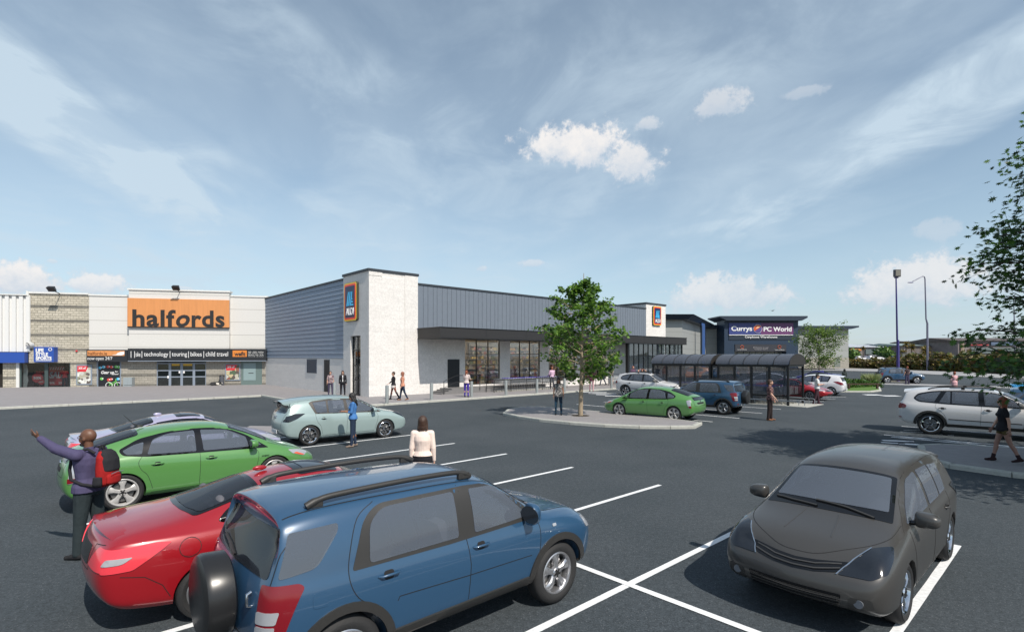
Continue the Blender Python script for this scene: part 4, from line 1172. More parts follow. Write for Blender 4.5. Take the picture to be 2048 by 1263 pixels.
class Car:
    def __init__(s, d):
        s.d = d; s.make_cage()
    def make_cage(s):
        d = s.d; xs = d['xs']; n = len(xs)
        bm = bmesh.new(); cr = bm.edges.layers.float.new('crease_edge')
        V = {}
        fr = d.get('fr', (.0, .10, .48, .84, 1.0))
        def P(i, k, sy):
            zb, be, ra, tp, ws, wb, wr = [d[q][i] for q in ('zb', 'belt', 'rail', 'top', 'ws', 'wb', 'wr')]
            x = xs[i]
            H = be - zb
            if k == 0: y, z = ws - d.get('tuck', .10), zb
            elif k == 1: y, z = ws - d.get('tuck1', .03), zb + H * fr[1]
            elif k == 2: y, z = ws, zb + H * fr[2]
            elif k == 3: y, z = ws - .004, zb + H * fr[3]
            elif k == 4: y, z = wb, be
            elif k == 5: y, z = (wb + wr) / 2 + (ra - be) * d.get('barrel', .045), (be + ra) / 2
            elif k == 6: y, z = wr, ra
            if i == 0: x += d['rdx'][k]
            if i == n - 1: x += d['fdx'][k]
            return Vector((x, y * sy, z))
        def T(i, j):   # j in -1..1 columns across the roof: +-.55 and 0
            ra, tp, wr = d['rail'][i], d['top'][i], d['wr'][i]
            y = j * wr; t = 1 - (abs(j) ** 2.2)
            x = xs[i]
            if i == 0: x += d['rdx'][6] - d['rb'][6] * (1 - abs(j) ** 1.5)
            if i == n - 1: x += d['fdx'][6] + d['fb'][6] * (1 - abs(j) ** 1.5)
            return Vector((x, y, ra + (tp - ra) * t))
        cols = (-.62, 0, .62)
        for i in range(n):
            for k in range(7):
                for sy in (1, -1): V[i, k, sy] = bm.verts.new(P(i, k, sy))
            for j in cols:
                V[i, 't', j] = bm.verts.new(T(i, j))
                V[i, 'b', j] = bm.verts.new(Vector((xs[i] + (d['rdx'][0] - d['rb'][0] * (1 - abs(j) ** 1.5) if i == 0 else 0) + (d['fdx'][0] + d['fb'][0] * (1 - abs(j) ** 1.5) if i == n - 1 else 0), j * (d['ws'][i] - .10), d['zb'][i])))
        fmat = {}
        def F(*k, m=0):
            f = bm.faces.new([V[q] for q in k]); f.material_index = m; f.smooth = True; return f
        low = d.get('low', 0)
        for i in range(n - 1):
            for k in range(6):
                m = low if k == 0 else 0
                F((i, k, -1), (i + 1, k, -1), (i + 1, k + 1, -1), (i, k + 1, -1), m=m)
                F((i + 1, k, 1), (i, k, 1), (i, k + 1, 1), (i + 1, k + 1, 1), m=m)
            seq = [(6, -1), ('t', -.62), ('t', 0), ('t', .62), (6, 1)]
            for a, b in zip(seq, seq[1:]): F((i, *a), (i + 1, *a), (i + 1, *b), (i, *b))
            seq = [(0, -1), ('b', -.62), ('b', 0), ('b', .62), (0, 1)]
            for a, b in zip(seq, seq[1:]): F((i, *b), (i + 1, *b), (i + 1, *a), (i, *a), m=1)
        for (i, dx, bl, sg) in ((0, 'rdx', 'rb', -1), (n - 1, 'fdx', 'fb', 1)):
            for k in range(1, 6):
                e = P(i, k, 1)
                for j in cols:
                    V[i, 'c', k, j] = bm.verts.new(Vector((e.x + sg * d[bl][k] * (1 - abs(j) ** 1.5), j * e.y, e.z + d.get('capz', 0) * (1 - abs(j)))))
            def key(k, c):
                if c in (-1, 1): return (i, k, c)
                if k == 0: return (i, 'b', c)
                if k == 6: return (i, 't', c)
                return (i, 'c', k, c)
            cc = (-1, -.62, 0, .62, 1)
            for k in range(6):
                for a, b in zip(cc, cc[1:]):
                    q = [key(k, a), key(k, b), key(k + 1, b), key(k + 1, a)]
                    if sg < 0: q = q[::-1]
                    m = low if (k == 0 or (k == 1 and d.get('low_bumper'))) else 0
                    F(*q, m=m)
        bm.normal_update()
        def crease(a, b, c):
            e = bm.edges.get((V[a], V[b]))
            if e: e[cr] = c
        for i in range(n - 1):
            for sy in (1, -1):
                crease((i, 4, sy), (i + 1, 4, sy), d.get('cb', .45))
                crease((i, 0, sy), (i + 1, 0, sy), .7)
                crease((i, 6, sy), (i + 1, 6, sy), d.get('crr', .25))
                crease((i, 1, sy), (i + 1, 1, sy), .3)
        bmesh.ops.recalc_face_normals(bm, faces=bm.faces)
        me = bpy.data.meshes.new('cage'); bm.to_mesh(me); bm.free()
        o = bpy.data.objects.new('cage', me); COL.objects.link(o)
        sub = o.modifiers.new('s', 'SUBSURF'); sub.levels = sub.render_levels = 3
        dg = bpy.context.evaluated_depsgraph_get()
        me2 = bpy.data.meshes.new_from_object(o.evaluated_get(dg))
        s.bvh = BVHTree.FromPolygons([v.co for v in me2.vertices], [p.vertices for p in me2.polygons])
        s.cage = o; s.panes = []; s.frames = []
    def finish(s):
        d = s.d; o = s.cage; n = len(d['xs'])
        dummy = [mat('slot_%d' % k, (.5, .5, .5)) for k in range(6)]
        for m in dummy: o.data.materials.append(m)
        zc = d['wr_'] + d.get('az', .0); r = d['ar']; yi = d['ws'][n // 2] - .34
        groups = {'W': [], 'S': [], 'T': [], 'R': []}
        for x in d['wx']:
            for sy in (1, -1):
                mb = MB(); mb.m = 1; a, b = sorted((sy * 1.2, sy * yi)); mb.cyl((x, a, zc), (x, b, zc), r, n=40); groups['W'].append(mb)
        for plane, side, op in s.panes:
            mb = MB(); mb.m = 5; P = [(q.x, q.y) for q in op]
            if plane == 'S': mb.xz(P, *sorted((side * .30, side * 1.3)))
            elif plane == 'T': mb.prism(P, .98 if min(p[0] for p in P) > -.3 else 1.0, 2.2)
            elif plane == 'R': mb.yz(P, -3.2, d['xs'][0] + .55)
            groups[plane].append(mb)
        cos = []
        for k, L in groups.items():
            if not L: continue
            c = MB()
            for mb in L:
                b = len(c.v); c.v += mb.v; c.f += [tuple(b + i for i in f) for f in mb.f]; c.mi += mb.mi
            co = c.build('cut', dummy, fix=True); cos.append(co)
            bo = o.modifiers.new('b', 'BOOLEAN'); bo.object = co; bo.operation = 'DIFFERENCE'; bo.solver = 'EXACT'
        dg = bpy.context.evaluated_depsgraph_get(); dg.update()
        me3 = bpy.data.meshes.new_from_object(o.evaluated_get(dg))
        bm = bmesh.new(); bm.from_mesh(me3)
        bmesh.ops.delete(bm, geom=[f for f in bm.faces if f.material_index == 5], context='FACES')
        bm.to_mesh(me3)
        # dark lining a little inside the shell
        bmesh.ops.delete(bm, geom=[f for f in bm.faces if f.material_index == 1 and f.calc_center_median().z < zc + r * .2], context='FACES')
        bm.normal_update()
        for v in bm.verts: v.co -= v.normal * .028
        for f in bm.faces: f.material_index = 0
        li = bpy.data.meshes.new('lining'); bm.to_mesh(li); bm.free()
        li.materials.clear()
        for p in me3.polygons: p.use_smooth = True
        for p in li.polygons: p.use_smooth = True
        me3.set_sharp_from_angle(angle=R(38))
        bpy.data.objects.remove(o)
        for co in cos: bpy.data.objects.remove(co)
        me3.materials.clear()
        s.body = me3; s.lining = li
        for (ob, args, kw) in s.frames:
            plane, side, poly = args[2], kw.get('side', 1), args[1]
            holes = [[Vector(q) for q in op] for pl, sd, op in s.panes if pl == plane and (sd == side or plane != 'S')]
            m_ = ob.data.materials[0]
            ob.data = s.patch_mesh(args[0], poly, plane, m_, kw.get('off', .004), side, kw.get('grid', .06), kw.get('skirt', .012), holes)[0]
    # ---- surface projection
    def hit(s, plane, a, b, side=1):
        if isinstance(plane, tuple): o, dr = plane[0] * a + plane[1] * b + plane[2] * 6, -plane[2]
        elif plane == 'S': o, dr = Vector((a, side * 3, b)), Vector((0, -side, 0))
        elif plane == 'F': o, dr = Vector((6, a, b)), Vector((-1, 0, 0))
        elif plane == 'R': o, dr = Vector((-6, a, b)), Vector((1, 0, 0))
        else: o, dr = Vector((a, b, 5)), Vector((0, 0, -1))
        h = s.bvh.ray_cast(o, dr)
        if h[0] is None:
            o2 = Vector((a, side * s.d['ws'][3], b)) if plane == 'S' else (Vector((s.d['xs'][-1], a, b)) if plane == 'F' else (Vector((s.d['xs'][0], a, b)) if plane == 'R' else Vector((a, b, 1.4))))
            h = s.bvh.find_nearest(o2)
        nrm = h[1]
        if nrm.dot(dr) > 0: nrm = -nrm
        return h[0], nrm
    def patch(s, name, poly, plane, m, parent, off=.004, side=1, grid=.06, skirt=.012):
        me, op = s.patch_mesh(name, poly, plane, m, off, side, grid, skirt)
        o = bpy.data.objects.new(name, me); COL.objects.link(o); o.parent = parent
        if m in (CG, CGD) and 'lower_rear' not in name and name not in ('sunroof', 'mirror_glass') and not (name == 'sunroof'): s.panes.append((plane, side, op))
        elif name in ('side_window_frame', 'windscreen_surround', 'windscreen_frame', 'rear_window_frame', 'rear_window_trim'): s.frames.append((o, (name, poly, plane), dict(off=off, side=side, grid=grid, skirt=skirt)))
        return o
    def patch_mesh(s, name, poly, plane, m, off, side, grid, skirt, holes=()):
        xs = [p[0] for p in poly]; ys = [p[1] for p in poly]
        # split long outline edges
        op = []
        for i in range(len(poly)):
            a = Vector(poly[i][:2]); b = Vector(poly[(i + 1) % len(poly)][:2])
            k = max(1, int((b - a).length / (grid * .55))); op += [a + (b - a) * t / k for t in range(k)]
        for q in op:
            if plane == 'T' or isinstance(plane, tuple): break
            z0 = q.y
            for k in range(14):
                st = -k * .01
                z = z0 + st
                if plane == 'S':
                    o, dr = Vector((q.x, side * 3, z)), Vector((0, -side, 0))
                else:
                    o, dr = Vector((6 if plane == 'F' else -6, q.x, z)), Vector((-1 if plane == 'F' else 1, 0, 0))
                h = s.bvh.ray_cast(o, dr)
                ok = h[0] is not None and abs(h[1].dot(dr)) > (.50 if plane == 'S' else .34)
                if z0 < (.9 if plane == 'S' else 1.25): break
                if ok:
                    q.y = z; break
        ok_ = []
        for q in op:
            if not ok_ or (q - ok_[-1]).length > .004: ok_.append(q)
        op = ok_
        nb = len(op)
        inner = []; hl = [h for h in holes if len(h) > 2]
        x = min(xs) + grid * .5
        def inside(pt):
            c = False; j = nb - 1
            for i in range(nb):
                if (op[i].y > pt[1]) != (op[j].y > pt[1]) and pt[0] < (op[j].x - op[i].x) * (pt[1] - op[i].y) / (op[j].y - op[i].y) + op[i].x: c = not c
                j = i
            return c
        while x < max(xs):
            y = min(ys) + grid * .5
            while y < max(ys):
                if inside((x, y)) and min((Vector((x, y)) - q).length for q in op) > grid * .35: inner.append(Vector((x, y)))
                y += grid
            x += grid
        def inpoly(pt, pg):
            c = False; j = len(pg) - 1
            for i in range(len(pg)):
                if (pg[i].y > pt.y) != (pg[j].y > pt.y) and pt.x < (pg[j].x - pg[i].x) * (pt.y - pg[i].y) / (pg[j].y - pg[i].y) + pg[i].x: c = not c
                j = i
            return c
        hl = [h for h in hl if inside((sum(q.x for q in h) / len(h), sum(q.y for q in h) / len(h)))]
        ed = [(i, (i + 1) % nb) for i in range(nb)]; hv = []
        if hl: inner = [q for q in inner if not any(inpoly(q, h) for h in hl)]
        base_i = nb
        for h in hl:
            k0 = nb + len(hv); hv += h; ed += [(k0 + i, k0 + (i + 1) % len(h)) for i in range(len(h))]
        if hl: inner = [q for q in inner if min((q - w).length for w in hv) > grid * .3]
        vv, _, ff, _, _, _ = delaunay_2d_cdt(op + hv + inner, ed, [], 1 if not hl else 0, 1e-5)
        if hl:
            keep = []
            for f in ff:
                c = Vector((sum(vv[i].x for i in f) / 3, sum(vv[i].y for i in f) / 3))
                if inside(c) and not any(inpoly(c, h) for h in hl): keep.append(f)
            ff = keep
        hs = [s.hit(plane, p.x, p.y, side) for p in vv]
        vs = [h[0] + h[1] * off for h in hs]
        # skirt along the outline
        base = len(vs); N0 = nb
        vs += [hs[i][0] - hs[i][1] * skirt for i in range(N0)]
        fs = [tuple(f) for f in ff] + [(i, (i + 1) % N0, base + (i + 1) % N0, base + i) for i in range(N0)]
        me = bpy.data.meshes.new(name); me.from_pydata(vs, [], fs); me.materials.append(m)
        bm = bmesh.new(); bm.from_mesh(me)
        # orient outward
        for f in bm.faces:
            h = s.bvh.find_nearest(f.calc_center_median())
            f.smooth = True
        bmesh.ops.recalc_face_normals(bm, faces=bm.faces)
        tot = sum((f.normal.dot(hs[min(f.verts, key=lambda v: v.index).index][1]) if min(v.index for v in f.verts) < base and all(v.index < base for v in f.verts) else 0) for f in bm.faces)
        if tot < 0:
            for f in bm.faces: f.normal_flip()
        bm.to_mesh(me); bm.free()
        me.set_sharp_from_angle(angle=R(40))
        return me, op
    def patch3(s, name, pts, D, m, parent, r=.03, **k):
        D = Vector(D).normalized(); U = Vector((-D.y, D.x, 0)).normalized(); V = D.cross(U)
        return s.patch(name, rnd([(Vector(p).dot(U), Vector(p).dot(V)) for p in pts], r), (U, V, D), m, parent, **k)
    def ribbon(s, name, pts, plane, m, parent, w=.007, off=.0025, side=1, step=.05):
        P = []
        for a, b in zip(pts, pts[1:]):
            a = Vector(a); b = Vector(b); k = max(1, int((b - a).length / step))
            P += [a + (b - a) * t / k for t in range(k)]
        P.append(Vector(pts[-1]))
        hs = [s.hit(plane, p.x, p.y, side) for p in P]
        vs = []
        for i, (h, n) in enumerate(hs):
            t = (hs[min(i + 1, len(hs) - 1)][0] - hs[max(i - 1, 0)][0]).normalized()
            b = n.cross(t).normalized() * w / 2
            vs += [h + n * off - b, h + n * off + b, h - n * .004 + b, h - n * .004 - b]
        fs = []
        for i in range(len(hs) - 1):
            q = 4 * i
            fs += [(q, q + 4, q + 5, q + 1), (q + 1, q + 5, q + 6, q + 2), (q + 3, q + 7, q + 4, q)]
        me = bpy.data.meshes.new(name); me.from_pydata(vs, [], fs); me.materials.append(m)
        o = bpy.data.objects.new(name, me); COL.objects.link(o); o.parent = parent
        return o

def make_wheel(parent, x, y, r, w, rimr, style='five', m=ALLOY, side=1):
    wh = bpy.data.objects.new('wheel', None); COL.objects.link(wh); wh.parent = parent; wh.location = (x, y, r)
    wh.rotation_euler = (0, 0, 0 if side > 0 else PI)
    mb = MB(); h = w / 2
    mb.lathe([(-h * .8, rimr), (-h, rimr + .03), (-h, r - .05), (-h * .82, r - .012), (-h * .5, r), (h * .5, r), (h * .82, r - .012), (h * .97, r - .05), (h * 1.0, (r + rimr) / 2), (h * .96, rimr + .02), (h * .82, rimr)], 'Y', 44)
    mb.build('tyre', TYRE, wh, smooth=50)
    mb = MB()
    mb.lathe([(h * .84, rimr + .004), (h * .9, rimr - .006), (h * .86, rimr - .02), (h * .5, rimr - .035), (-h * .7, rimr - .03)], 'Y', 44)
    dd = h * .55
    if style in ('five', 'six', 'five_wide'):
        ns = 6 if style == 'six' else 5; wide = {'five': .55, 'six': .42, 'five_wide': .98}[style]
        for k in range(ns):
            g = 2 * PI * k / ns + PI / 2
            def pt(rad, off, yy): return (math.cos(g) * rad - math.sin(g) * off, yy, math.sin(g) * rad + math.cos(g) * off)
            r0, r1 = rimr * .16, rimr - .012
            w0, w1, w2 = rimr * wide * .30, rimr * wide * .34, rimr * wide * (.62 if style != 'five_wide' else .66)
            yo = h * .78
            secs = [(r0, w0, yo * .9), (rimr * .5, w1 * .85, yo * 1.0), (rimr * .8, w2 * .8, yo * .98), (r1, w2, yo * .8)]
            vs = []
            for rr, ww, yy in secs:
                vs += [pt(rr, -ww / 2, yy - .018), pt(rr, -ww / 2 * .6, yy), pt(rr, ww / 2 * .6, yy), pt(rr, ww / 2, yy - .018), pt(rr, ww / 2, yy - .05), pt(rr, -ww / 2, yy - .05)]
            fs = []
            for i in range(3):
                for j in range(6): fs.append((6 * i + j, 6 * i + (j + 1) % 6, 6 * i + 6 + (j + 1) % 6, 6 * i + 6 + j))
            mb.add(vs, fs)
        mb.lathe([(h * .72, rimr * .26), (h * .84, rimr * .22), (h * .86, .001)], 'Y', 20)
        mb.m = 1
        for k in range(ns):
            g = 2 * PI * (k + .5) / ns + PI / 2
            mb.cyl((math.cos(g) * rimr * .17, h * .80, math.sin(g) * rimr * .17), (math.cos(g) * rimr * .17, h * .865, math.sin(g) * rimr * .17), .014, n=8)
        mb.lathe([(h * .862, .03), (h * .875, .026), (h * .878, .001)], 'Y', 14)
    rim = mb.build('rim', [m, HUBD], wh, smooth=35, fix=True)
    mb = MB(); mb.lathe([(-h * .2, rimr - .02), (-h * .15, .001)], 'Y', 32); mb.m = 1; mb.lathe([(h * .1, rimr * .72), (h * .12, rimr * .70), (h * .12, rimr * .2)], 'Y', 28)
    mb.build('brake_disc', [HUBD, mat('brake_steel', (.16, .16, .16), .4, metal=.6)], wh)
    return wh

def tube_mesh(name, pts, r, m, parent, n=10, rs=None, flat=1.0):
    mb = MB(); mb.tube(pts, r, n, rs); return mb.build(name, m, parent, smooth=60)

def mirror_part(car, parent, x, z, side, y0, m, size=(.13, .22, .15), back=GLOSSB):
    mb = MB()
    c = Vector((x, side * (y0 + .12), z))
    mb.ball((0, 0, 0), 1.0, 20, 12)
    sp_ = lambda t, e: math.copysign(abs(t) ** e, t)
    mb.v = [(c.x + sp_(p[0], .8) * size[0] / 1.5, c.y + sp_(p[1], .6) * size[1] / 2.0, c.z + sp_(p[2], .6) * size[2] / 2.0 * (1 - .25 * side * p[1])) for p in mb.v]
    # flatten the rear of the shell
    mb.v = [(max(p[0], c.x - size[0] * .28), p[1], p[2]) for p in mb.v]
    o = mb.build('door_mirror', m, parent, smooth=50)
    mb = MB(); mb.tube([(x + .02, side * (y0 - .03), z - .05), (x + .01, side * (y0 + .07), z - .04)], .028, 8); mb.build('mirror_arm', back, o, smooth=50)
    mb = MB(); a = x - size[0] * .29
    mb.cyl((a, c.y, c.z), (a - .004, c.y, c.z), size[2] * .40, n=20)
    mb.v = [(p[0], c.y + (p[1] - c.y) * 1.45, p[2]) for p in mb.v]
    mb.build('mirror_glass', CGM, o)
    return o

def assemble(key, name, label, cat, d, paintm, extras):
    car = Car(d)
    root = thing(name, label, cat)
    b = bpy.data.objects.new('body', bpy.data.meshes.new('tmp')); COL.objects.link(b); b.parent = root
    for i, x in enumerate(d['wx']):
        for sy in (1, -1):
            make_wheel(root, x, sy * (d['ws'][len(d['xs']) // 2] - .125), d['wr_'], .205, d['rim'], d.get('wheel', 'five'), d.get('wm', ALLOY), sy)
    extras(car, root, b, paintm)
    car.finish(); b.data = car.body
    for m in (paintm, HUBD, PLAS): b.data.materials.append(m)
    link_mesh('cabin_lining', car.lining, root, [LINING])
    interior(root, d.get('zi', 0), d['ws'][5])
    PROTO[key] = root
    return root
def interior(root, dz, w):
    """seats, dashboard and steering wheel inside the shell"""
    def seat(x, y, wd):
        mb = MB(); mb.box((x, y, .42 + dz), (.50, wd, .16)); q = MB()
        q.add([(x - .22, y - wd / 2, .44 + dz), (x - .10, y - wd / 2, .44 + dz), (x - .10, y + wd / 2, .44 + dz), (x - .22, y + wd / 2, .44 + dz), (x - .42, y - wd / 2 * .86, 1.02 + dz), (x - .32, y - wd / 2 * .86, 1.04 + dz), (x - .32, y + wd / 2 * .86, 1.04 + dz), (x - .42, y + wd / 2 * .86, 1.02 + dz)], [(0, 3, 2, 1), (4, 5, 6, 7), (0, 1, 5, 4), (1, 2, 6, 5), (2, 3, 7, 6), (3, 0, 4, 7)])
        q.box((x - .05, y, .42 + dz), (.50, wd, .15))
        for yy in ((y,) if wd < .6 else (y - .4, y + .4)):
            q.ball((x - .39, yy, 1.13 + dz), (.06, .13, .09), 12, 8); q.bar((x - .385, yy, 1.0 + dz), (x - .39, yy, 1.10 + dz), .03)
        q.build('seat', SEAT, root, smooth=50, bevel=.02)
    y = w * .43
    seat(.22, y, .50); seat(.22, -y, .50); seat(-.72, 0, w * 1.42)
    mb = MB(); mb.add([(.78, -w * .80, .62 + dz), (.78, w * .80, .62 + dz), (.82, w * .80, .86 + dz), (.82, -w * .80, .86 + dz), (1.05, -w * .78, .86 + dz), (1.05, w * .78, .86 + dz), (1.10, w * .80, .62 + dz), (1.10, -w * .80, .62 + dz)], [(0, 3, 2, 1), (3, 4, 5, 2), (4, 7, 6, 5), (0, 1, 6, 7), (0, 7, 4, 3), (1, 2, 5, 6)])
    mb.build('dashboard', LINING, root)
    mb = MB(); c = Vector((.66, -y, .90 + dz)); pts = [c + Vector((math.sin(t) * .06, math.cos(t) * .18, math.sin(t) * .17)) for t in [2 * PI * k / 20 for k in range(21)]]
    mb.tube(pts, .014, 6); mb.bar(c + Vector((0, -.17, 0)), c + Vector((0, .17, 0)), .03); mb.bar(c, c + Vector((.15, 0, -.05)), .05); mb.build('steering_wheel', GLOSSB, root, smooth=60)
PROTO = {}
USED = set()
def place(key, x, y, ang, label, name, swap=None, group=None, cat='car', z=0.0):
    src = PROTO[key]
    o = copy_tree(src, None, swap); o.name = name
    o.location = (x, y, z); o.rotation_euler = (0, 0, ang)
    o['label'] = label; o['category'] = cat; o['group'] = group or 'parked cars'
    return o

def handles(car, par, pts, z, m, body, w=.17):
    for x in pts:
        for sy in (1, -1):
            h, n = car.hit('S', x, z, sy)
            mb = MB(); y = h.y
            mb.tube([(x - w / 2, y + sy * .0, z), (x - w / 2 + .025, y + sy * .03, z + .003), (x, y + sy * .036, z + .006), (x + w / 2 - .025, y + sy * .03, z + .003), (x + w / 2, y, z)], .012, 8)
            o = mb.build('door_handle', m, par, smooth=60)
            car.patch('handle_recess', rnd([(x - .05, z - .04), (x + .05, z - .04), (x + .05, z + .035), (x - .05, z + .035)], .03), 'S', SEAM if m is not PLAS else PLAS, o, .001, sy, .05, .004)

def windows(car, par, quads, m=CG, frame=GLOSSB, fr=None):
    """fr: outline of the dark surround, quads: panes laid on it"""
    for sy in (1, -1):
        w = car.patch('side_window_frame', fr, 'S', frame, par, .002, sy, .05)
        for q in quads:
            car.patch('side_window', q, 'S', m, w, .006, sy, .05)

def seams(car, par, lines):
    for sy in (1, -1):
        for l in lines: car.ribbon('door_seam', l, 'S', SEAM, par, .007, .002, sy)

def wsp(xb, yb, xt, yt, bb=.07, bt=.05, n=8):
    lo = [(xb + bb * (1 - (t * t)), t * yb) for t in [-1 + 2 * k / n for k in range(n + 1)]]
    hi = [(xt + bt * (1 - (t * t)), t * yt) for t in [1 - 2 * k / n for k in range(n + 1)]]
    return rnd(lo + hi, .03)
def arch(cx, cz, r0, r1, a0, a1, n=22):
    o = [(cx + r1 * math.cos(R(a0 + (a1 - a0) * k / n)), cz + r1 * math.sin(R(a0 + (a1 - a0) * k / n))) for k in range(n + 1)]
    i = [(cx + r0 * math.cos(R(a1 + (a0 - a1) * k / n)), cz + r0 * math.sin(R(a1 + (a0 - a1) * k / n))) for k in range(n + 1)]
    return o + i

def smoothpts(P, n=5):
    """catmull-rom through points, open"""
    P = [Vector(p) for p in P]; out = []
    for i in range(len(P) - 1):
        p0 = P[max(i - 1, 0)]; p1 = P[i]; p2 = P[i + 1]; p3 = P[min(i + 2, len(P) - 1)]
        for k in range(n):
            t = k / n
            out.append(.5 * ((2 * p1) + (-p0 + p2) * t + (2 * p0 - 5 * p1 + 4 * p2 - p3) * t * t + (-p0 + 3 * p1 - 3 * p2 + p3) * t ** 3))
    out.append(P[-1]); return [tuple(q) for q in out]

def plate(par, x, z, front, m=None, y=0.0):
    mb = MB(); mb.bx(x - .012, x + .012, y - .26, y + .26, z - .055, z + .055)
    return mb.build('number_plate', m or mat('plate_white', (.5, .52, .55), .4), par, bevel=.004)

# ============ compact off-roader with spare wheel ============
SUV = dict(
    xs=[-1.87, -1.80, -1.57, -1.28, -.85, -.35, .05, .40, .78, 1.12, 1.38, 1.66, 1.86, 1.95],
    zb=[.42, .38, .36, .34, .33, .33, .33, .33, .33, .33, .34, .36, .38, .42],
    belt=[1.08, 1.08, 1.08, 1.07, 1.06, 1.05, 1.04, 1.03, 1.02, 1.01, .99, .95, .90, .82],
    rail=[1.47, 1.52, 1.565, 1.58, 1.585, 1.58, 1.565, 1.53, 1.28, 1.06, 1.045, 1.01, .955, .84],
    top=[1.54, 1.61, 1.65, 1.66, 1.665, 1.66, 1.65, 1.62, 1.36, 1.11, 1.085, 1.045, .985, .85],
    ws=[.76, .83, .865, .87, .865, .86, .86, .86, .86, .865, .87, .865, .83, .72],
    wb=[.73, .79, .82, .825, .82, .815, .815, .815, .815, .81, .80, .77, .72, .62],
    wr=[.62, .665, .68, .685, .685, .685, .685, .675, .70, .73, .68, .64, .58, .50],
    rdx=[.03, -.03, -.05, -.03, .0, .10, .24], rb=[.05, .05, .05, .05, .05, .05, .05],
    fdx=[-.02, .04, .07, .06, .0, -.02, -.05], fb=[.10, .13, .15, .15, .14, .12, .12],
    wx=(-1.28, 1.305), ar=.40, wr_=.352, rim=.235, low=2, low_bumper=0, wheel='five_wide', cb=.35, crr=.2, zi=.16)
def suv_parts(car, r, b, pm):
    P = car.patch
    # side glass
    for sy in (1, -1):
        f = P('side_window_frame', rnd([(.97, 1.06), (.86, 1.19), (.50, 1.50), (.06, 1.535), (-.92, 1.54), (-1.07, 1.44), (-1.21, 1.06), (-.2, 1.045)], [.03, .05, .12, .05, .1, .1, .03, .01]), 'S', PLAS, r, .003, sy, .05)
        P('side_window', rnd([(.86, 1.10), (.48, 1.475), (.10, 1.50), (.10, 1.085)], [.03, .12, .03, .03]), 'S', CG, f, .008, sy, .05)
        P('side_window', rnd([(-.10, 1.085), (-.10, 1.505), (-.88, 1.505), (-1.02, 1.40), (-1.05, 1.085)], [.03, .03, .12, .1, .04]), 'S', CG, f, .008, sy, .05)
        P('rear_quarter_glass', rnd([(-1.50, 1.16), (-1.30, 1.40), (-1.29, 1.46), (-1.69, 1.45), (-1.79, 1.13)], [.06, .05, .05, .03, .03]), 'S', CG, r, .006, sy, .05)
        # arch trims
        wxr, wxf = car.d['wx']
        z = car.d['wr_']
        P('wheel_arch_trim', arch(wxf, z, .398, .475, -8, 186), 'S', PLAS, r, .016, sy, .05)
        P('wheel_arch_trim', arch(wxr, z, .398, .475, -6, 188), 'S', PLAS, r, .016, sy, .05)
        P('sill_trim', rnd([(-.86, .33), (.86, .33), (.84, .45), (-.84, .45)], .02), 'S', PLAS, r, .022, sy, .07)
        # lamps
        D = (-.72, sy * .69, .08)
        car.patch3('tail_light', [(-1.98, sy * .72, .70), (-1.80, sy * .85, .70), (-1.76, sy * .86, .80), (-1.64, sy * .86, 1.05), (-1.68, sy * .85, 1.085), (-1.95, sy * .74, 1.10)], D, LRED, r, .025, off=.010, side=sy, grid=.04)
        car.patch3('tail_light_lens', [(-1.985, sy * .725, .725), (-1.86, sy * .82, .725), (-1.85, sy * .83, .80), (-1.975, sy * .73, .80)], D, LCLR, r, .015, off=.016, side=sy, grid=.04)
        car.patch3('tail_light_lens', [(-1.975, sy * .73, .82), (-1.845, sy * .83, .82), (-1.82, sy * .84, .91), (-1.97, sy * .735, .91)], D, LCLR, r, .015, off=.016, side=sy, grid=.04)
        yy = sorted([sy * .52, sy * .74])
        P('headlight', rnd([(sy * .50, .76), (sy * .74, .80), (sy * .73, .90), (sy * .50, .87)][::sy], .03), 'F', LCLR, r, .008, 1, .04)
        P('headlight', rnd([(1.80, .78), (2.03, .76), (1.98, .88), (1.76, .92)], .04), 'S', LCLR, r, .010, sy, .04)
        h, n = car.hit('S', 1.22, .93, sy)
        P('side_repeater', rnd([(1.20, .915), (1.26, .915), (1.26, .945), (1.20, .945)], .012), 'S', LCLR, r, .008, sy, .05)
        mirror_part(car, r, .80, 1.15, sy, .80, pm, (.13, .17, .23))
    P('fuel_flap', rnd([(-1.55, .86), (-1.43, .86), (-1.43, .98), (-1.55, .98)], .03), 'S', pm, r, .004, -1, .05)
    seams(car, r, [smoothpts([(-.94, 1.56), (-1.12, 1.46), (-1.22, 1.2), (-1.24, 1.0), (-1.17, .84), (-1.02, .72), (-.90, .58), (-.86, .45)]), [(-.02, 1.55), (-.01, 1.05), (.02, .8), (.0, .46)],
                   smoothpts([(.96, 1.06), (1.0, .95), (.98, .7), (.92, .46)]), [(-.80, .70), (-.78, .735), (.0, .70), (.86, .68)]])
    for l in ([(-1.9, .55), (-1.88, 1.1), (-1.72, 1.55)],):
        pass
    handles(car, r, (-.88, .16), .955, pm, b, .2)
    # glass front and back
    P('windscreen_frame', wsp(1.08, .66, .50, .58), 'T', GLOSSB, r, .004, 1, .06)
    P('windscreen_glass', wsp(1.04, .62, .54, .55), 'T', CG, r, .008, 1, .06)
    P('rear_window', rnd([(-.70, 1.12), (.70, 1.12), (.62, 1.44), (-.62, 1.44)], .05), 'R', CGD, r, .006, 1, .06)
    P('grille', rnd([(-.42, .66), (.42, .66), (.46, .78), (-.46, .78)], .03), 'F', GLOSSB, r, .006)
    P('lower_grille', rnd([(-.5, .42), (.5, .42), (.52, .54), (-.52, .54)], .03), 'F', PLAS, r, .008)
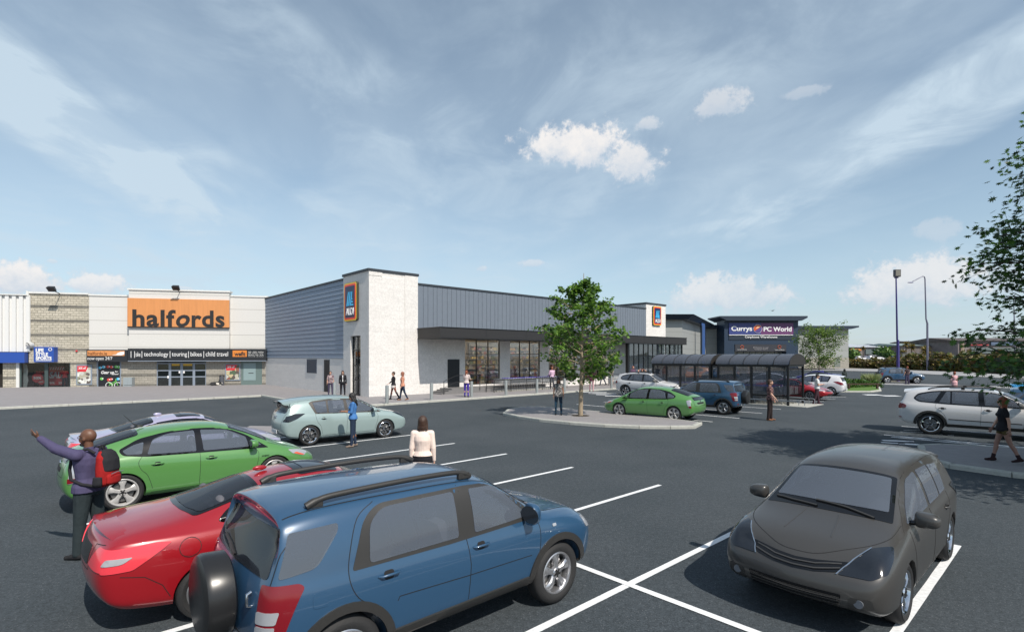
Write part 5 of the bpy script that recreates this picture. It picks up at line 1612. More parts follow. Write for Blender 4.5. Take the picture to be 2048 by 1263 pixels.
    for s in (1, -1):
        P('fog_light', rnd([(s * .58, .46), (s * .68, .46), (s * .68, .54), (s * .58, .54)][::s], .03), 'F', LCLR, r, .008)
        # roof rails: raised bar with blended feet
        rs = []
        pts = smoothpts([(-1.50, s * .575, 1.60), (-1.40, s * .58, 1.64), (-1.22, s * .58, 1.66), (-.6, s * .582, 1.672), (-.1, s * .578, 1.665), (.10, s * .572, 1.645), (.22, s * .565, 1.595)], 4)
        n = len(pts); rs = [.026 if 3 < i < n - 4 else .033 for i in range(n)]
        tube_mesh('roof_rail', pts, .03, PLAS, r, 10, rs)
        mb = MB(); 
        for a, c in ((-1.48, -1.36), (.06, .20)): mb = MB(); mb.bx(a, c, s * .575 - .022, s * .575 + .022, 1.58, 1.645); mb.build('rail_foot', PLAS, r, bevel=.01)
        car.ribbon('roof_seam', [(-1.80, s * .60), (-.6, s * .615), (.42, s * .60)], 'T', SEAM, r, .012, .0015)
    # bonnet, tailgate lines, wipers
    car.ribbon('bonnet_seam', [(1.08, -.70), (1.75, -.60), (1.92, -.3), (1.96, 0), (1.92, .3), (1.75, .60), (1.08, .70)], 'T', SEAM, r, .008, .002)
    car.ribbon('tailgate_seam', [(-.72, 1.57), (-.74, 1.1), (-.72, .62), (.72, .62), (.74, 1.1), (.72, 1.57)], 'R', SEAM, r, .008, .002)
    car.ribbon('wiper', [(1.12, .1), (1.04, .3), (.98, .55)], 'T', PLAS, r, .02, .02); car.ribbon('wiper', [(1.12, -.45), (1.08, -.2), (1.05, .0)], 'T', PLAS, r, .02, .02)
    car.ribbon('rear_wiper', [(.0, 1.14), (.2, 1.18), (.45, 1.20)], 'R', PLAS, r, .022, .02)
    # spare wheel in its cover
    mb = MB(); mb.lathe([(-2.04, .001), (-2.04, .30), (-2.06, .335), (-2.22, .345), (-2.255, .33), (-2.27, .30), (-2.28, .26), (-2.275, .001)], 'X', 48, (.09, -.02, .865))
    mb.build('spare_wheel_cover', mat('black_cover', (.016, .016, .017), .3), r, smooth=35, fix=True)
    mb = MB(); h = car.hit('R', -.55, .95)[0].x; mb.tube([(h, -.55, .90), (h - .03, -.55, .91), (h - .03, -.55, 1.0), (h, -.55, 1.01)], .014, 8); mb.build('tailgate_handle', CHROME, r, smooth=60)
    P('rear_reflector', rnd([(-.66, .52), (-.50, .52), (-.50, .56), (-.66, .56)], .01), 'R', LRED, r, .008); P('rear_reflector', rnd([(.50, .52), (.66, .52), (.66, .56), (.50, .56)], .01), 'R', LRED, r, .008)
    plate(r, car.hit('R', 0, .5)[0].x - .012, .50, 0)

# ============ wedge hybrid hatchback ============
HYB = dict(
    xs=[-2.13, -2.05, -1.75, -1.45, -1.05, -.55, -.05, .40, .85, 1.25, 1.55, 1.85, 2.08, 2.20],
    zb=[.34, .28, .25, .22, .21, .20, .20, .20, .20, .20, .20, .22, .25, .30],
    belt=[.95, .97, .97, .96, .945, .925, .905, .885, .865, .84, .81, .76, .68, .58],
    rail=[1.02, 1.07, 1.14, 1.22, 1.32, 1.385, 1.39, 1.36, 1.18, .97, .86, .79, .70, .59],
    top=[1.09, 1.13, 1.22, 1.32, 1.425, 1.48, 1.49, 1.46, 1.29, 1.08, .91, .83, .73, .60],
    ws=[.80, .85, .87, .875, .875, .87, .87, .87, .87, .875, .87, .85, .79, .66],
    wb=[.70, .77, .805, .82, .82, .815, .81, .81, .81, .81, .79, .74, .66, .54],
    wr=[.55, .58, .59, .59, .59, .59, .59, .60, .66, .72, .68, .60, .50, .40],
    rdx=[.05, -.05, -.08, -.04, .0, .03, .06], rb=[.06, .08, .08, .07, .05, .05, .05],
    fdx=[-.06, .02, .06, .05, .0, -.03, -.04], fb=[.13, .17, .18, .17, .15, .13, .12],
    wx=(-1.36, 1.34), ar=.36, wr_=.335, rim=.248, wheel='five_wide', wm=SILV, low=0, cb=.5, crr=.15)
def hyb_parts(car, r, b, pm):
    P = car.patch
    for sy in (1, -1):
        f = P('side_window_frame', rnd([(1.22, .87), (.80, 1.17), (.42, 1.345), (-.05, 1.385), (-.6, 1.37), (-1.10, 1.27), (-1.42, 1.10), (-1.36, 1.0), (-1.0, .945), (0, .91)], [.02, .1, .1, .2, .2, .1, .08, .06, .1, .02]), 'S', GLOSSB, r, .003, sy, .05)
        P('side_window', rnd([(.82, .93), (.78, 1.13), (.42, 1.31), (-.06, 1.345), (-.03, .945)], [.02, .03, .12, .03, .03]), 'S', CG, f, .008, sy, .05)
        P('side_window', rnd([(-.16, .95), (-.17, 1.345), (-.62, 1.33), (-.88, 1.24), (-.98, .985)], [.03, .03, .15, .05, .03]), 'S', CG, f, .008, sy, .05)
        P('quarter_window', rnd([(-1.06, 1.0), (-1.02, 1.21), (-1.18, 1.17), (-1.36, 1.08), (-1.30, 1.01)], .03), 'S', CG, f, .008, sy, .05)
        P('front_quarter_window', rnd([(.88, .93), (.89, 1.08), (1.08, .94)], .02), 'S', CG, f, .008, sy, .05)
        P('tail_light', rnd([(-2.14, .60), (-2.04, .62), (-1.92, .93), (-2.10, .98)], [.02, .03, .03, .02]), 'S', LCLR, r, .010, sy, .04)
        P('tail_light_lens', rnd([(-2.14, .61), (-2.05, .63), (-2.03, .70), (-2.14, .70)], .02), 'S', LRED, r, .015, sy, .04)
        P('headlight', rnd([(2.08, .66), (1.98, .60), (1.72, .68), (1.62, .775), (1.9, .74)], .04), 'S', LCLR, r, .008, sy, .04)
        P('indicator', rnd([(2.0, .62), (1.95, .615), (1.74, .68), (1.80, .70)], .02), 'S', LAMB, r, .013, sy, .04)
        P('headlight', rnd([(sy * .56, .60), (sy * .80, .66), (sy * .74, .72), (sy * .52, .66)][::sy], .03), 'F', LCLR, r, .008)
        mirror_part(car, r, .86, 1.0, sy, .83, pm, (.15, .21, .16))
    seams(car, r, [smoothpts([(.92, .88), (1.0, .80), (.98, .6), (.90, .34)]), [(-.10, .92), (-.10, .7), (-.12, .26)], smoothpts([(-1.06, .96), (-1.12, .85), (-1.08, .72), (-.98, .60), (-.90, .34)]), [(-.92, .27), (.88, .27)]])
    handles(car, r, (-.82, .10), .80, pm, b, .2)
    P('windscreen_frame', wsp(1.22, .66, .48, .54), 'T', GLOSSB, r, .004, 1, .06)
    P('windscreen_glass', wsp(1.17, .62, .53, .50), 'T', CG, r, .008, 1, .06)
    P('rear_window_frame', rnd([(-1.08, -.50), (-1.08, .50), (-1.90, .56), (-1.90, -.56)], .08), 'T', GLOSSB, r, .004, 1, .06)
    P('rear_window', rnd([(-1.14, -.45), (-1.14, .45), (-1.78, .50), (-1.78, -.50)], .07), 'T', CGD, r, .009, 1, .06)
    P('lower_rear_window', rnd([(-.54, .93), (.54, .93), (.56, 1.07), (-.56, 1.07)], .04), 'R', GLOSSB, r, .006, 1, .05)
    P('lower_rear_glass', rnd([(-.48, .955), (.48, .955), (.49, 1.03), (-.49, 1.03)], .03), 'R', CGM, r, .012, 1, .05)
    P('number_plate_recess', rnd([(-.34, .76), (.34, .76), (.36, .84), (-.36, .84)], .03), 'R', SEAM, r, .004, 1, .05)
    mb = MB(); mb.lathe([(-2.24, .001), (-2.24, .05), (-2.225, .055)], 'X', 18, (0.02, 0, .885)); mb.build('badge', CHROME, r, smooth=50)
    car.ribbon('tailgate_seam', [(-.60, 1.05), (-.62, .7), (.62, .7), (.60, 1.05)], 'R', SEAM, r, .008, .002)
    P('lower_grille', rnd([(-.45, .30), (.45, .30), (.5, .44), (-.5, .44)], .04), 'F', PLAS, r, .006)
    P('rear_diffuser', rnd([(-.5, .28), (.5, .28), (.5, .36), (-.5, .36)], .03), 'R', PLAS, r, .006)
    car.ribbon('bonnet_seam', smoothpts([(1.22, -.72), (1.6, -.66), (1.95, -.5), (2.12, 0), (1.95, .5), (1.6, .66), (1.22, .72)]), 'T', SEAM, r, .008, .002)
    mb = MB(); mb.tube([(-1.0, 0, 1.45), (-1.10, 0, 1.50), (-1.26, 0, 1.69)], .008, 6, [.016, .008, .004]); mb.ball((-1.0, 0, 1.45), (.07, .025, .02), 12, 6); mb.build('antenna', PLAS, r, smooth=60)
    text_mesh('hybrid_badge', 'HYBRID', 1, GLOSSB, r, (1.06, -.882, .70), (PI / 2, 0, 0), .002, .02, 0, .15, height=.025)

# ============ two-door saloon with sloping tail ============
COUP = dict(
    xs=[-2.22, -2.12, -1.80, -1.45, -1.05, -.60, -.15, .30, .70, 1.12, 1.50, 1.80, 2.05, 2.18],
    zb=[.36, .30, .26, .22, .20, .19, .19, .19, .19, .19, .20, .22, .25, .30],
    belt=[.92, .965, .965, .95, .94, .925, .905, .885, .865, .84, .80, .75, .68, .60],
    rail=[.955, 1.005, 1.04, 1.06, 1.16, 1.27, 1.32, 1.31, 1.13, .90, .83, .78, .70, .61],
    top=[1.0, 1.06, 1.09, 1.12, 1.26, 1.37, 1.415, 1.40, 1.23, 1.0, .89, .82, .73, .62],
    ws=[.74, .82, .87, .885, .88, .875, .875, .875, .875, .88, .875, .84, .77, .64],
    wb=[.68, .76, .80, .81, .80, .80, .80, .80, .80, .80, .78, .73, .66, .55],
    wr=[.58, .65, .66, .64, .58, .56, .56, .57, .64, .71, .67, .60, .52, .42],
    rdx=[.06, -.03, -.07, -.04, .0, .01, .02], rb=[.05, .08, .09, .08, .08, .08, .08],
    fdx=[-.06, .02, .06, .05, .0, -.03, -.04], fb=[.13, .17, .18, .17, .15, .13, .12],
    wx=(-1.31, 1.31), ar=.345, wr_=.318, rim=.22, wheel='five', low=0, cb=.5, crr=.15)
def coup_parts(car, r, b, pm):
    P = car.patch
    for sy in (1, -1):
        f = P('side_window_frame', rnd([(1.05, .87), (.68, 1.12), (.30, 1.285), (-.2, 1.305), (-.7, 1.24), (-1.08, 1.12), (-1.22, 1.01), (-1.0, .96), (0, .91)], [.02, .1, .1, .2, .2, .1, .05, .06, .02]), 'S', GLOSSB, r, .003, sy, .05)
        P('side_window', rnd([(.84, .925), (.64, 1.09), (.28, 1.25), (-.22, 1.27), (-.25, .945)], [.02, .05, .12, .03, .03]), 'S', CGD, f, .008, sy, .05)
        P('side_window', rnd([(-.36, .955), (-.34, 1.265), (-.7, 1.205), (-1.04, 1.08), (-1.1, 1.02), (-.9, .985)], [.03, .03, .15, .05, .03, .05]), 'S', CGD, f, .008, sy, .05)
        P('tail_light', rnd([(-2.25, .70), (-2.00, .71), (-1.66, .92), (-1.80, .94), (-2.18, .92)], [.02, .03, .02, .04, .02]), 'S', LREDB, r, .010, sy, .04)
        P('tail_light', rnd([(sy * .42, .74), (sy * .78, .71), (sy * .78, .92), (sy * .56, .93)][::sy], .03), 'R', LREDB, r, .010, 1, .04)
        P('tail_light_lens', rnd([(-2.24, .775), (-2.08, .785), (-1.99, .84), (-2.2, .84)], [.02, .03, .02, .02]), 'S', LCLR, r, .016, sy, .04)
        P('headlight', rnd([(2.06, .64), (1.85, .63), (1.58, .76), (1.9, .74)], .04), 'S', LCLR, r, .008, sy, .04)
        P('headlight', rnd([(sy * .50, .60), (sy * .78, .63), (sy * .74, .72), (sy * .5, .69)][::sy], .03), 'F', LCLR, r, .008)
        mirror_part(car, r, .80, .97, sy, .82, pm, (.15, .21, .15))
    P('fuel_flap', rnd([(-1.60, .75), (-1.40, .75), (-1.40, .91), (-1.60, .91)], .08), 'S', pm, r, .004, -1, .05)
    car.ribbon('fuel_flap_seam', [(-1.5 + .10 * math.cos(t), .83 + .095 * math.sin(t)) for t in [2 * PI * k / 18 for k in range(19)]], 'S', SEAM, r, .006, .006, -1)
    seams(car, r, [smoothpts([(.98, .87), (1.02, .75), (1.0, .5), (.92, .26)]), [(-.30, .93), (-.34, .8), (-.42, .6), (-.44, .26)], [(-.98, .26), (.9, .26)], [(-2.1, .66), (-1.9, .62), (-1.75, .50), (-1.68, .36)]])
    handles(car, r, (-.18,), .80, pm, b, .2)
    P('windscreen', wsp(1.08, .65, .38, .52), 'T', CGD, r, .004, 1, .06)
    P('rear_window_frame', rnd([(-.70, -.52), (-.70, .52), (-1.42, .60), (-1.50, .3), (-1.52, 0), (-1.50, -.3), (-1.42, -.60)], .06), 'T', GLOSSB, r, .004, 1, .06)
    P('rear_window', rnd([(-.76, -.48), (-.76, .48), (-1.36, .55), (-1.44, .3), (-1.46, 0), (-1.44, -.3), (-1.36, -.55)], .06), 'T', CGD, r, .009, 1, .06)
    P('sunroof_frame', rnd([(.32, -.44), (.32, .44), (-.22, .46), (-.22, -.46)], .08), 'T', GLOSSB, r, .006, 1, .06)
    P('sunroof', rnd([(.24, -.34), (.24, .34), (-.10, .36), (-.10, -.36)], .05), 'T', CGM, r, .012, 1, .06)
    mb = MB(); mb.ball((-.55, 0, 1.40), (.09, .025, .035), 12, 6); mb.build('roof_antenna', pm, r, smooth=60)
    # boot lip spoiler
    mb = MB()
    vs = []
    for k in range(13):
        y = -.62 + 1.24 * k / 12; t = 1 - (abs(y) / .62) ** 4; q = .10 * (1 - (y / .62) ** 2)
        h1, n1 = car.hit('T', -1.95 - q * .6, y)
        h2, n2 = car.hit('T', -2.14 - q * .6, y)
        vs += [h1 + Vector((0, 0, -.004)), h2 + Vector((-.05 * t, 0, .040 * t)), h2 + Vector((-.02 * t, 0, -.012))]
    mb.add(vs, [f for k in range(12) for f in ((3 * k, 3 * k + 1, 3 * k + 4, 3 * k + 3), (3 * k + 1, 3 * k + 2, 3 * k + 5, 3 * k + 4))])
    mb.build('boot_spoiler', pm, r, smooth=70)
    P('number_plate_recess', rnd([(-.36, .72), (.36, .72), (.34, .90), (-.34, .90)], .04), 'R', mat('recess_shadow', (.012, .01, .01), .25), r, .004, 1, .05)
    car.ribbon('boot_seam', [(.62, .95), (.42, .93), (.40, .68), (-.40, .68), (-.42, .93), (-.62, .95)], 'R', SEAM, r, .008, .002)
    P('exhaust_cutout', rnd([(-.72, .30), (-.42, .30), (-.44, .37), (-.70, .37)], .03), 'R', PLAS, r, .006)
    P('lower_grille', rnd([(-.45, .30), (.45, .30), (.5, .44), (-.5, .44)], .04), 'F', PLAS, r, .006)
    P('grille', rnd([(-.45, .58), (.45, .58), (.46, .66), (-.46, .66)], .03), 'F', GLOSSB, r, .006)
    car.ribbon('bonnet_seam', smoothpts([(1.15, -.70), (1.6, -.64), (1.95, -.5), (2.12, 0), (1.95, .5), (1.6, .64), (1.15, .70)]), 'T', SEAM, r, .008, .002)

# ============ family hatchback ============
HAT = dict(
    xs=[-2.02, -1.94, -1.72, -1.45, -1.05, -.55, -.05, .35, .75, 1.15, 1.45, 1.75, 1.98, 2.10],
    zb=[.34, .28, .25, .22, .21, .20, .20, .20, .20, .20, .21, .22, .25, .30],
    belt=[1.00, 1.01, 1.01, 1.0, .985, .965, .945, .93, .915, .90, .88, .845, .785, .69],
    rail=[1.18, 1.32, 1.40, 1.43, 1.46, 1.465, 1.45, 1.40, 1.20, .985, .925, .875, .805, .705],
    top=[1.26, 1.42, 1.48, 1.51, 1.54, 1.545, 1.535, 1.49, 1.30, 1.06, .97, .915, .83, .715],
    ws=[.72, .80, .84, .855, .855, .85, .85, .85, .85, .855, .86, .855, .83, .74],
    wb=[.68, .75, .785, .795, .795, .79, .785, .785, .785, .785, .78, .765, .72, .63],
    wr=[.54, .585, .60, .605, .605, .60, .60, .605, .65, .71, .69, .66, .60, .52],
    rdx=[.06, -.05, -.08, -.03, .0, .08, .15], rb=[.06, .08, .09, .08, .07, .06, .06],
    fdx=[-.02, .05, .07, .03, -.05, -.07, -.08], fb=[.10, .12, .13, .13, .12, .12, .12],
    wx=(-1.30, 1.30), ar=.352, wr_=.325, rim=.235, wheel='six', wm=CHROME, low=0, cb=.45, crr=.2)
def hat_parts(car, r, b, pm, wf=None, dark=False):
    P = car.patch
    wf = mat('bronze_window_frame', (.055, .048, .042), .4)
    for sy in (1, -1):
        f = P('side_window_frame', rnd([(1.16, .92), (.78, 1.17), (.36, 1.40), (-.05, 1.445), (-.6, 1.445), (-1.18, 1.40), (-1.30, 1.35), (-1.12, 1.0), (0, .96)], [.02, .1, .1, .2, .2, .05, .03, .03, .02]), 'S', pm if dark else wf, r, .003, sy, .05)
        P('side_window', rnd([(.96, .97), (.74, 1.13), (.34, 1.35), (-.05, 1.39), (-.02, .99)], [.02, .05, .12, .03, .03]), 'S', CG, f, .009, sy, .05)
        P('side_window', rnd([(-.14, .995), (-.15, 1.39), (-.68, 1.39), (-.68, 1.01)], [.03, .03, .03, .03]), 'S', CG, f, .009, sy, .05)
        P('quarter_window', rnd([(-.74, 1.015), (-.74, 1.385), (-1.18, 1.35), (-1.07, 1.03)], .02), 'S', CG, f, .009, sy, .05)
        P('tail_light', rnd([(-2.08, .80), (-1.93, .79), (-1.70, .88), (-1.44, 1.03), (-1.75, 1.04), (-2.0, .96)], [.02, .03, .05, .01, .05, .02]), 'S', LDRK, r, .009, sy, .04)
        car.patch3('headlight', [(2.20, sy * .43, .665), (2.10, sy * .69, .64), (1.98, sy * .80, .70), (1.80, sy * .815, .81), (1.60, sy * .77, .885), (1.80, sy * .64, .885), (2.02, sy * .54, .80)], (.75, sy * .42, .55), LDRK, r, .03, off=.007, grid=.04)
        car.patch3('headlight_trim', [(2.20, sy * .425, .665), (2.02, sy * .535, .80), (1.80, sy * .635, .885), (1.80, sy * .622, .885), (2.02, sy * .522, .80), (2.20, sy * .412, .665)], (.75, sy * .42, .55), CHROME, r, .0, off=.011, grid=.05)
        mirror_part(car, r, .82, 1.02, sy, .80, pm, (.15, .24, .17))
        P('fog_light_recess', rnd([(sy * .50, .32), (sy * .72, .36), (sy * .70, .47), (sy * .52, .46)][::sy], .03), 'F', PLAS if not dark else mat('fog_recess', (.02, .02, .02), .5), r, .004)
        h, n = car.hit('F', sy * .60, .41)
        mb = MB(); mb.cyl(h + Vector((-.01, 0, 0)), h + Vector((.012, 0, 0)), .042, n=18); mb.build('fog_light', mat('fog_lens', (.13, .14, .16), .15), r, smooth=40)
    seams(car, r, [smoothpts([(.98, .90), (1.02, .80), (.98, .6), (.90, .34)]), [(-.08, .96), (-.08, .7), (-.10, .26)], smoothpts([(-1.12, 1.0), (-1.10, .85), (-1.05, .72), (-.96, .60), (-.90, .34)]), [(-.92, .30), (.88, .30)]])
    handles(car, r, (-.86, .10), .84, pm, b, .17)
    P('windscreen_surround', wsp(1.17, .67, .40, .555), 'T', GLOSSB, r, .004, 1, .06)
    P('windscreen', wsp(1.02, .60, .46, .51), 'T', CG, r, .009, 1, .06)
    car.ribbon('wiper', [(1.19, .50), (1.13, .2), (1.10, -.12)], 'T', PLAS, r, .022, .022); car.ribbon('wiper', [(1.20, -.08), (1.15, -.36), (1.08, -.58)], 'T', PLAS, r, .022, .022)
    P('rear_window_trim', rnd([(-.60, 1.05), (.60, 1.05), (.66, 1.30), (.50, 1.42), (-.50, 1.42), (-.66, 1.30)], .06), 'R', GLOSSB, r, .006, 1, .05)
    P('rear_window_glass', rnd([(-.54, 1.10), (.54, 1.10), (.56, 1.30), (.44, 1.38), (-.44, 1.38), (-.56, 1.30)], .05), 'R', CGD, r, .011, 1, .05)
    # roof spoiler
    mb = MB(); vs = []
    for k in range(13):
        y = -.57 + 1.14 * k / 12
        h1, _ = car.hit('T', -1.72, y)
        vs += [h1 + Vector((0, 0, .004)), Vector((-2.06 - .02 * (1 - (y / .57) ** 2), y, h1.z - .04)), Vector((-2.0, y, h1.z - .075)), h1 + Vector((-.1, 0, -.08))]
    fs = [f for k in range(12) for f in ((4 * k, 4 * k + 1, 4 * k + 5, 4 * k + 4), (4 * k + 1, 4 * k + 2, 4 * k + 6, 4 * k + 5), (4 * k + 2, 4 * k + 3, 4 * k + 7, 4 * k + 6))] + [(0, 3, 2, 1), (48, 49, 50, 51)]
    mb.add(vs, fs); mb.build('roof_spoiler', pm, r, smooth=50, fix=True)
    # upper grille: two long slots, lower intake with bars
    P('grille', rnd([(-.40, .655), (-.20, .625), (0, .615), (.20, .625), (.40, .655), (.48, .745), (.2, .715), (0, .705), (-.2, .715), (-.48, .745)], .02), 'F', GLOSSB, r, .005, 1, .04)
    for z in (.0, .034): car.ribbon('grille_bar', [(-.42, .685 + z), (-.2, .65 + z), (0, .642 + z), (.2, .65 + z), (.42, .685 + z)], 'F', pm if z == 0 else pm, r, .014, .016)
    P('lower_grille', rnd([(-.42, .33), (.42, .33), (.46, .47), (-.46, .47)], .03), 'F', GLOSSB, r, .005, 1, .04)
    for z in (.365, .40, .435): car.ribbon('grille_bar', [(-.44, z), (.44, z)], 'F', PLAS, r, .010, .010)
    car.ribbon('bumper_crease', [(-.66, .27), (0, .255), (.66, .27)], 'F', SEAM, r, .008, .003)
    for s in (1, -1):
        car.ribbon('bonnet_crease', [(1.28, s * .18), (1.6, s * .22), (1.78, s * .24)], 'T', pm, r, .012, .004)
        car.ribbon('roof_seam', [(-1.75, s * .56), (-.6, s * .575), (.38, s * .575)], 'T', SEAM, r, .008, .0015)
    car.ribbon('bonnet_seam', smoothpts([(1.1, -.73), (1.5, -.70), (1.80, -.55), (2.02, -.25), (2.07, 0), (2.02, .25), (1.80, .55), (1.5, .70), (1.1, .73)]), 'T', SEAM, r, .008, .002)
    car.ribbon('tailgate_seam', [(-.60, 1.38), (-.70, 1.1), (-.56, .80), (-.5, .55), (.5, .55), (.56, .80), (.70, 1.1), (.60, 1.38)], 'R', SEAM, r, .008, .002)
    h, n = car.hit('R', 0, .9); mb = MB(); mb.lathe([(h.x - .02, .001), (h.x - .02, .05), (h.x, .055)], 'X', 16, (0, 0, .90)); mb.build('badge', CHROME, r, smooth=50)
    h, n = car.hit('R', 0, .50); plate(r, h.x - .012, .46, 0)

# ============ large estate off-roader ============
BIG = dict(
    xs=[-2.38, -2.28, -2.05, -1.75, -1.25, -.65, -.10, .35, .80, 1.25, 1.60, 1.95, 2.25, 2.36],
    zb=[.48, .40, .36, .33, .32, .32, .32, .32, .32, .32, .33, .35, .38, .44],
    belt=[1.13, 1.15, 1.15, 1.14, 1.12, 1.10, 1.085, 1.07, 1.055, 1.04, 1.02, .98, .92, .82],
    rail=[1.34, 1.46, 1.55, 1.60, 1.635, 1.645, 1.64, 1.60, 1.35, 1.10, 1.07, 1.03, .96, .84],
    top=[1.43, 1.57, 1.65, 1.69, 1.72, 1.73, 1.725, 1.69, 1.44, 1.18, 1.12, 1.075, 1.0, .86],
    ws=[.82, .90, .945, .96, .96, .95, .945, .945, .945, .95, .96, .94, .88, .76],
    wb=[.77, .84, .87, .88, .88, .875, .87, .87, .87, .87, .86, .83, .76, .65],
    wr=[.60, .655, .675, .68, .68, .68, .68, .68, .74, .80, .74, .68, .60, .50],
    rdx=[.06, -.04, -.06, -.02, .0, .10, .20], rb=[.06, .08, .08, .07, .06, .06, .06],
    fdx=[-.06, .02, .06, .05, .0, -.03, -.04], fb=[.12, .15, .17, .17, .15, .13, .12],
    wx=(-1.47, 1.47), ar=.425, wr_=.385, rim=.275, wheel='five', wm=CHROME, low=2, low_bumper=1, cb=.45, crr=.2, zi=.18)
def big_parts(car, r, b, pm):
    P = car.patch; wxr, wxf = car.d['wx']; z = car.d['wr_']
    for sy in (1, -1):
        f = P('side_window_frame', rnd([(1.22, 1.09), (.80, 1.34), (.40, 1.575), (-.05, 1.615), (-.7, 1.62), (-1.4, 1.59), (-1.85, 1.47), (-1.98, 1.29), (-1.80, 1.17), (-1.0, 1.125), (0, 1.10)], [.02, .1, .12, .2, .2, .2, .08, .08, .08, .05, .02]), 'S', GLOSSB, r, .003, sy, .05)
        P('side_window', rnd([(.90, 1.13), (.76, 1.32), (.36, 1.53), (-.02, 1.565), (.02, 1.14)], [.02, .05, .12, .03, .03]), 'S', CG, f, .009, sy, .05)
        P('side_window', rnd([(-.14, 1.145), (-.16, 1.57), (-.86, 1.575), (-.86, 1.165)], .03), 'S', CG, f, .009, sy, .05)
        P('side_window', rnd([(-.91, 1.165), (-.91, 1.57), (-1.02, 1.57), (-1.22, 1.185)], .02), 'S', CG, f, .009, sy, .05)
        P('rear_quarter_glass', rnd([(-1.36, 1.19), (-1.18, 1.56), (-1.48, 1.52), (-1.82, 1.42), (-1.92, 1.29), (-1.76, 1.205)], [.03, .03, .08, .06, .06, .06]), 'S', CG, f, .009, sy, .05)
        P('wheel_arch_trim', arch(wxf, z, .418, .49, -4, 184), 'S', PLAS, r, .014, sy, .05)
        P('wheel_arch_trim', arch(wxr, z, .418, .49, -4, 184), 'S', PLAS, r, .014, sy, .05)
        P('sill_trim', rnd([(-1.02, .33), (1.02, .33), (1.0, .43), (-1.0, .43)], .02), 'S', PLAS, r, .02, sy, .07)
        P('tail_light', rnd([(-2.42, .90), (-2.20, .92), (-2.16, 1.02), (-2.24, 1.08), (-2.40, 1.10)], .03), 'S', LRED, r, .010, sy, .04)
        P('tail_light', rnd([(sy * .60, .92), (sy * .84, .92), (sy * .82, 1.10), (sy * .64, 1.10)][::sy], .03), 'R', LRED, r, .010, 1, .04)
        P('headlight', rnd([(sy * .48, .76), (sy * .82, .78), (sy * .78, .90), (sy * .5, .88)][::sy], .03), 'F', LCLR, r, .008)
        P('headlight', rnd([(2.36, .78), (2.10, .82), (2.04, .92), (2.3, .88)], .03), 'S', LCLR, r, .008, sy, .04)
        car.ribbon('side_moulding', [(-.95, .60), (.95, .575)], 'S', PLAS, r, .03, .012, sy)
        P('rear_reflector', rnd([(-2.42, .56), (-2.30, .57), (-2.32, .60), (-2.42, .60)], .01), 'S', LRED, r, .012, sy, .04)
        mirror_part(car, r, .92, 1.18, sy, .87, mat('grey_mirror', (.14, .14, .135), .4), (.17, .24, .19))
        pts = smoothpts([(-1.55, sy * .62, 1.64), (-1.35, sy * .62, 1.70), (-.9, sy * .62, 1.735), (-.2, sy * .62, 1.745), (.2, sy * .615, 1.72), (.42, sy * .60, 1.645)], 4)
        tube_mesh('roof_rail', pts, .021, PLAS, r, 8)
        mb = MB(); mb.bx(-.62, -.52, sy * .62 - .02, sy * .62 + .02, 1.66, 1.73); mb.build('rail_foot', PLAS, r)
    seams(car, r, [smoothpts([(1.0, 1.08), (1.06, .9), (1.02, .6), (.98, .44)]), [(-.07, 1.11), (-.08, .8), (-.10, .44)], smoothpts([(-1.30, 1.13), (-1.32, 1.0), (-1.22, .92), (-1.05, .72), (-1.0, .5)])])
    handles(car, r, (-1.12, .10), .98, GLOSSB, b, .2)
    P('windscreen_frame', wsp(1.20, .76, .46, .63), 'T', GLOSSB, r, .004, 1, .06)
    P('windscreen_glass', wsp(1.14, .71, .51, .59), 'T', CG, r, .009, 1, .06)
    P('rear_window', rnd([(-.72, 1.16), (.72, 1.16), (.62, 1.50), (-.62, 1.50)], .07), 'R', CGD, r, .006, 1, .06)
    mb = MB(); vs = []
    for k in range(13):
        y = -.62 + 1.24 * k / 12; h1, _ = car.hit('T', -2.06, y)
        vs += [h1 + Vector((0, 0, .004)), Vector((-2.27 - .03 * (1 - (y / .62) ** 2), y, h1.z - .03)), Vector((-2.22, y, h1.z - .06)), h1 + Vector((-.05, 0, -.07))]
    mb.add(vs, [f for k in range(12) for f in ((4 * k, 4 * k + 1, 4 * k + 5, 4 * k + 4), (4 * k + 1, 4 * k + 2, 4 * k + 6, 4 * k + 5), (4 * k + 2, 4 * k + 3, 4 * k + 7, 4 * k + 6))] + [(0, 3, 2, 1), (48, 49, 50, 51)])
    mb.build('roof_spoiler', pm, r, smooth=50, fix=True)
    P('sunroof', rnd([(.25, -.48), (.25, .48), (-.95, .50), (-.95, -.50)], .06), 'T', CGM, r, .006, 1, .08)
    for s in (1, -1): P('grille', rnd([(s * .06, .72), (s * .32, .72), (s * .34, .88), (s * .06, .90)][::s], .05), 'F', GLOSSB, r, .008)
    P('lower_grille', rnd([(-.6, .46), (.6, .46), (.62, .58), (-.62, .58)], .04), 'F', PLAS, r, .006)
    car.ribbon('bonnet_seam', smoothpts([(1.25, -.80), (1.7, -.74), (2.1, -.6), (2.32, 0), (2.1, .6), (1.7, .74), (1.25, .80)]), 'T', SEAM, r, .008, .002)

def paints():
    return dict(blue=paint('paint_blue', (.024, .072, .145), .1), green=paint('paint_green', (.085, .235, .062), .05), red=paint('paint_red', (.30, .006, .012), .1),
                sage=paint('paint_sage', (.29, .375, .37), .15), grey=paint('paint_matt_grey', (.045, .043, .041), .0, .36, .4), silver=paint('paint_silver', (.60, .60, .61), .05),
                lilac=paint('paint_lilac', (.40, .38, .52), .15), white=paint('paint_white', (.66, .66, .68), .0), purple=paint('paint_violet', (.05, .04, .25), .2), cyan=paint('paint_sky_blue', (.03, .30, .62), .1),
                orange=paint('paint_orange', (.65, .18, .03), .0))
PT = paints()
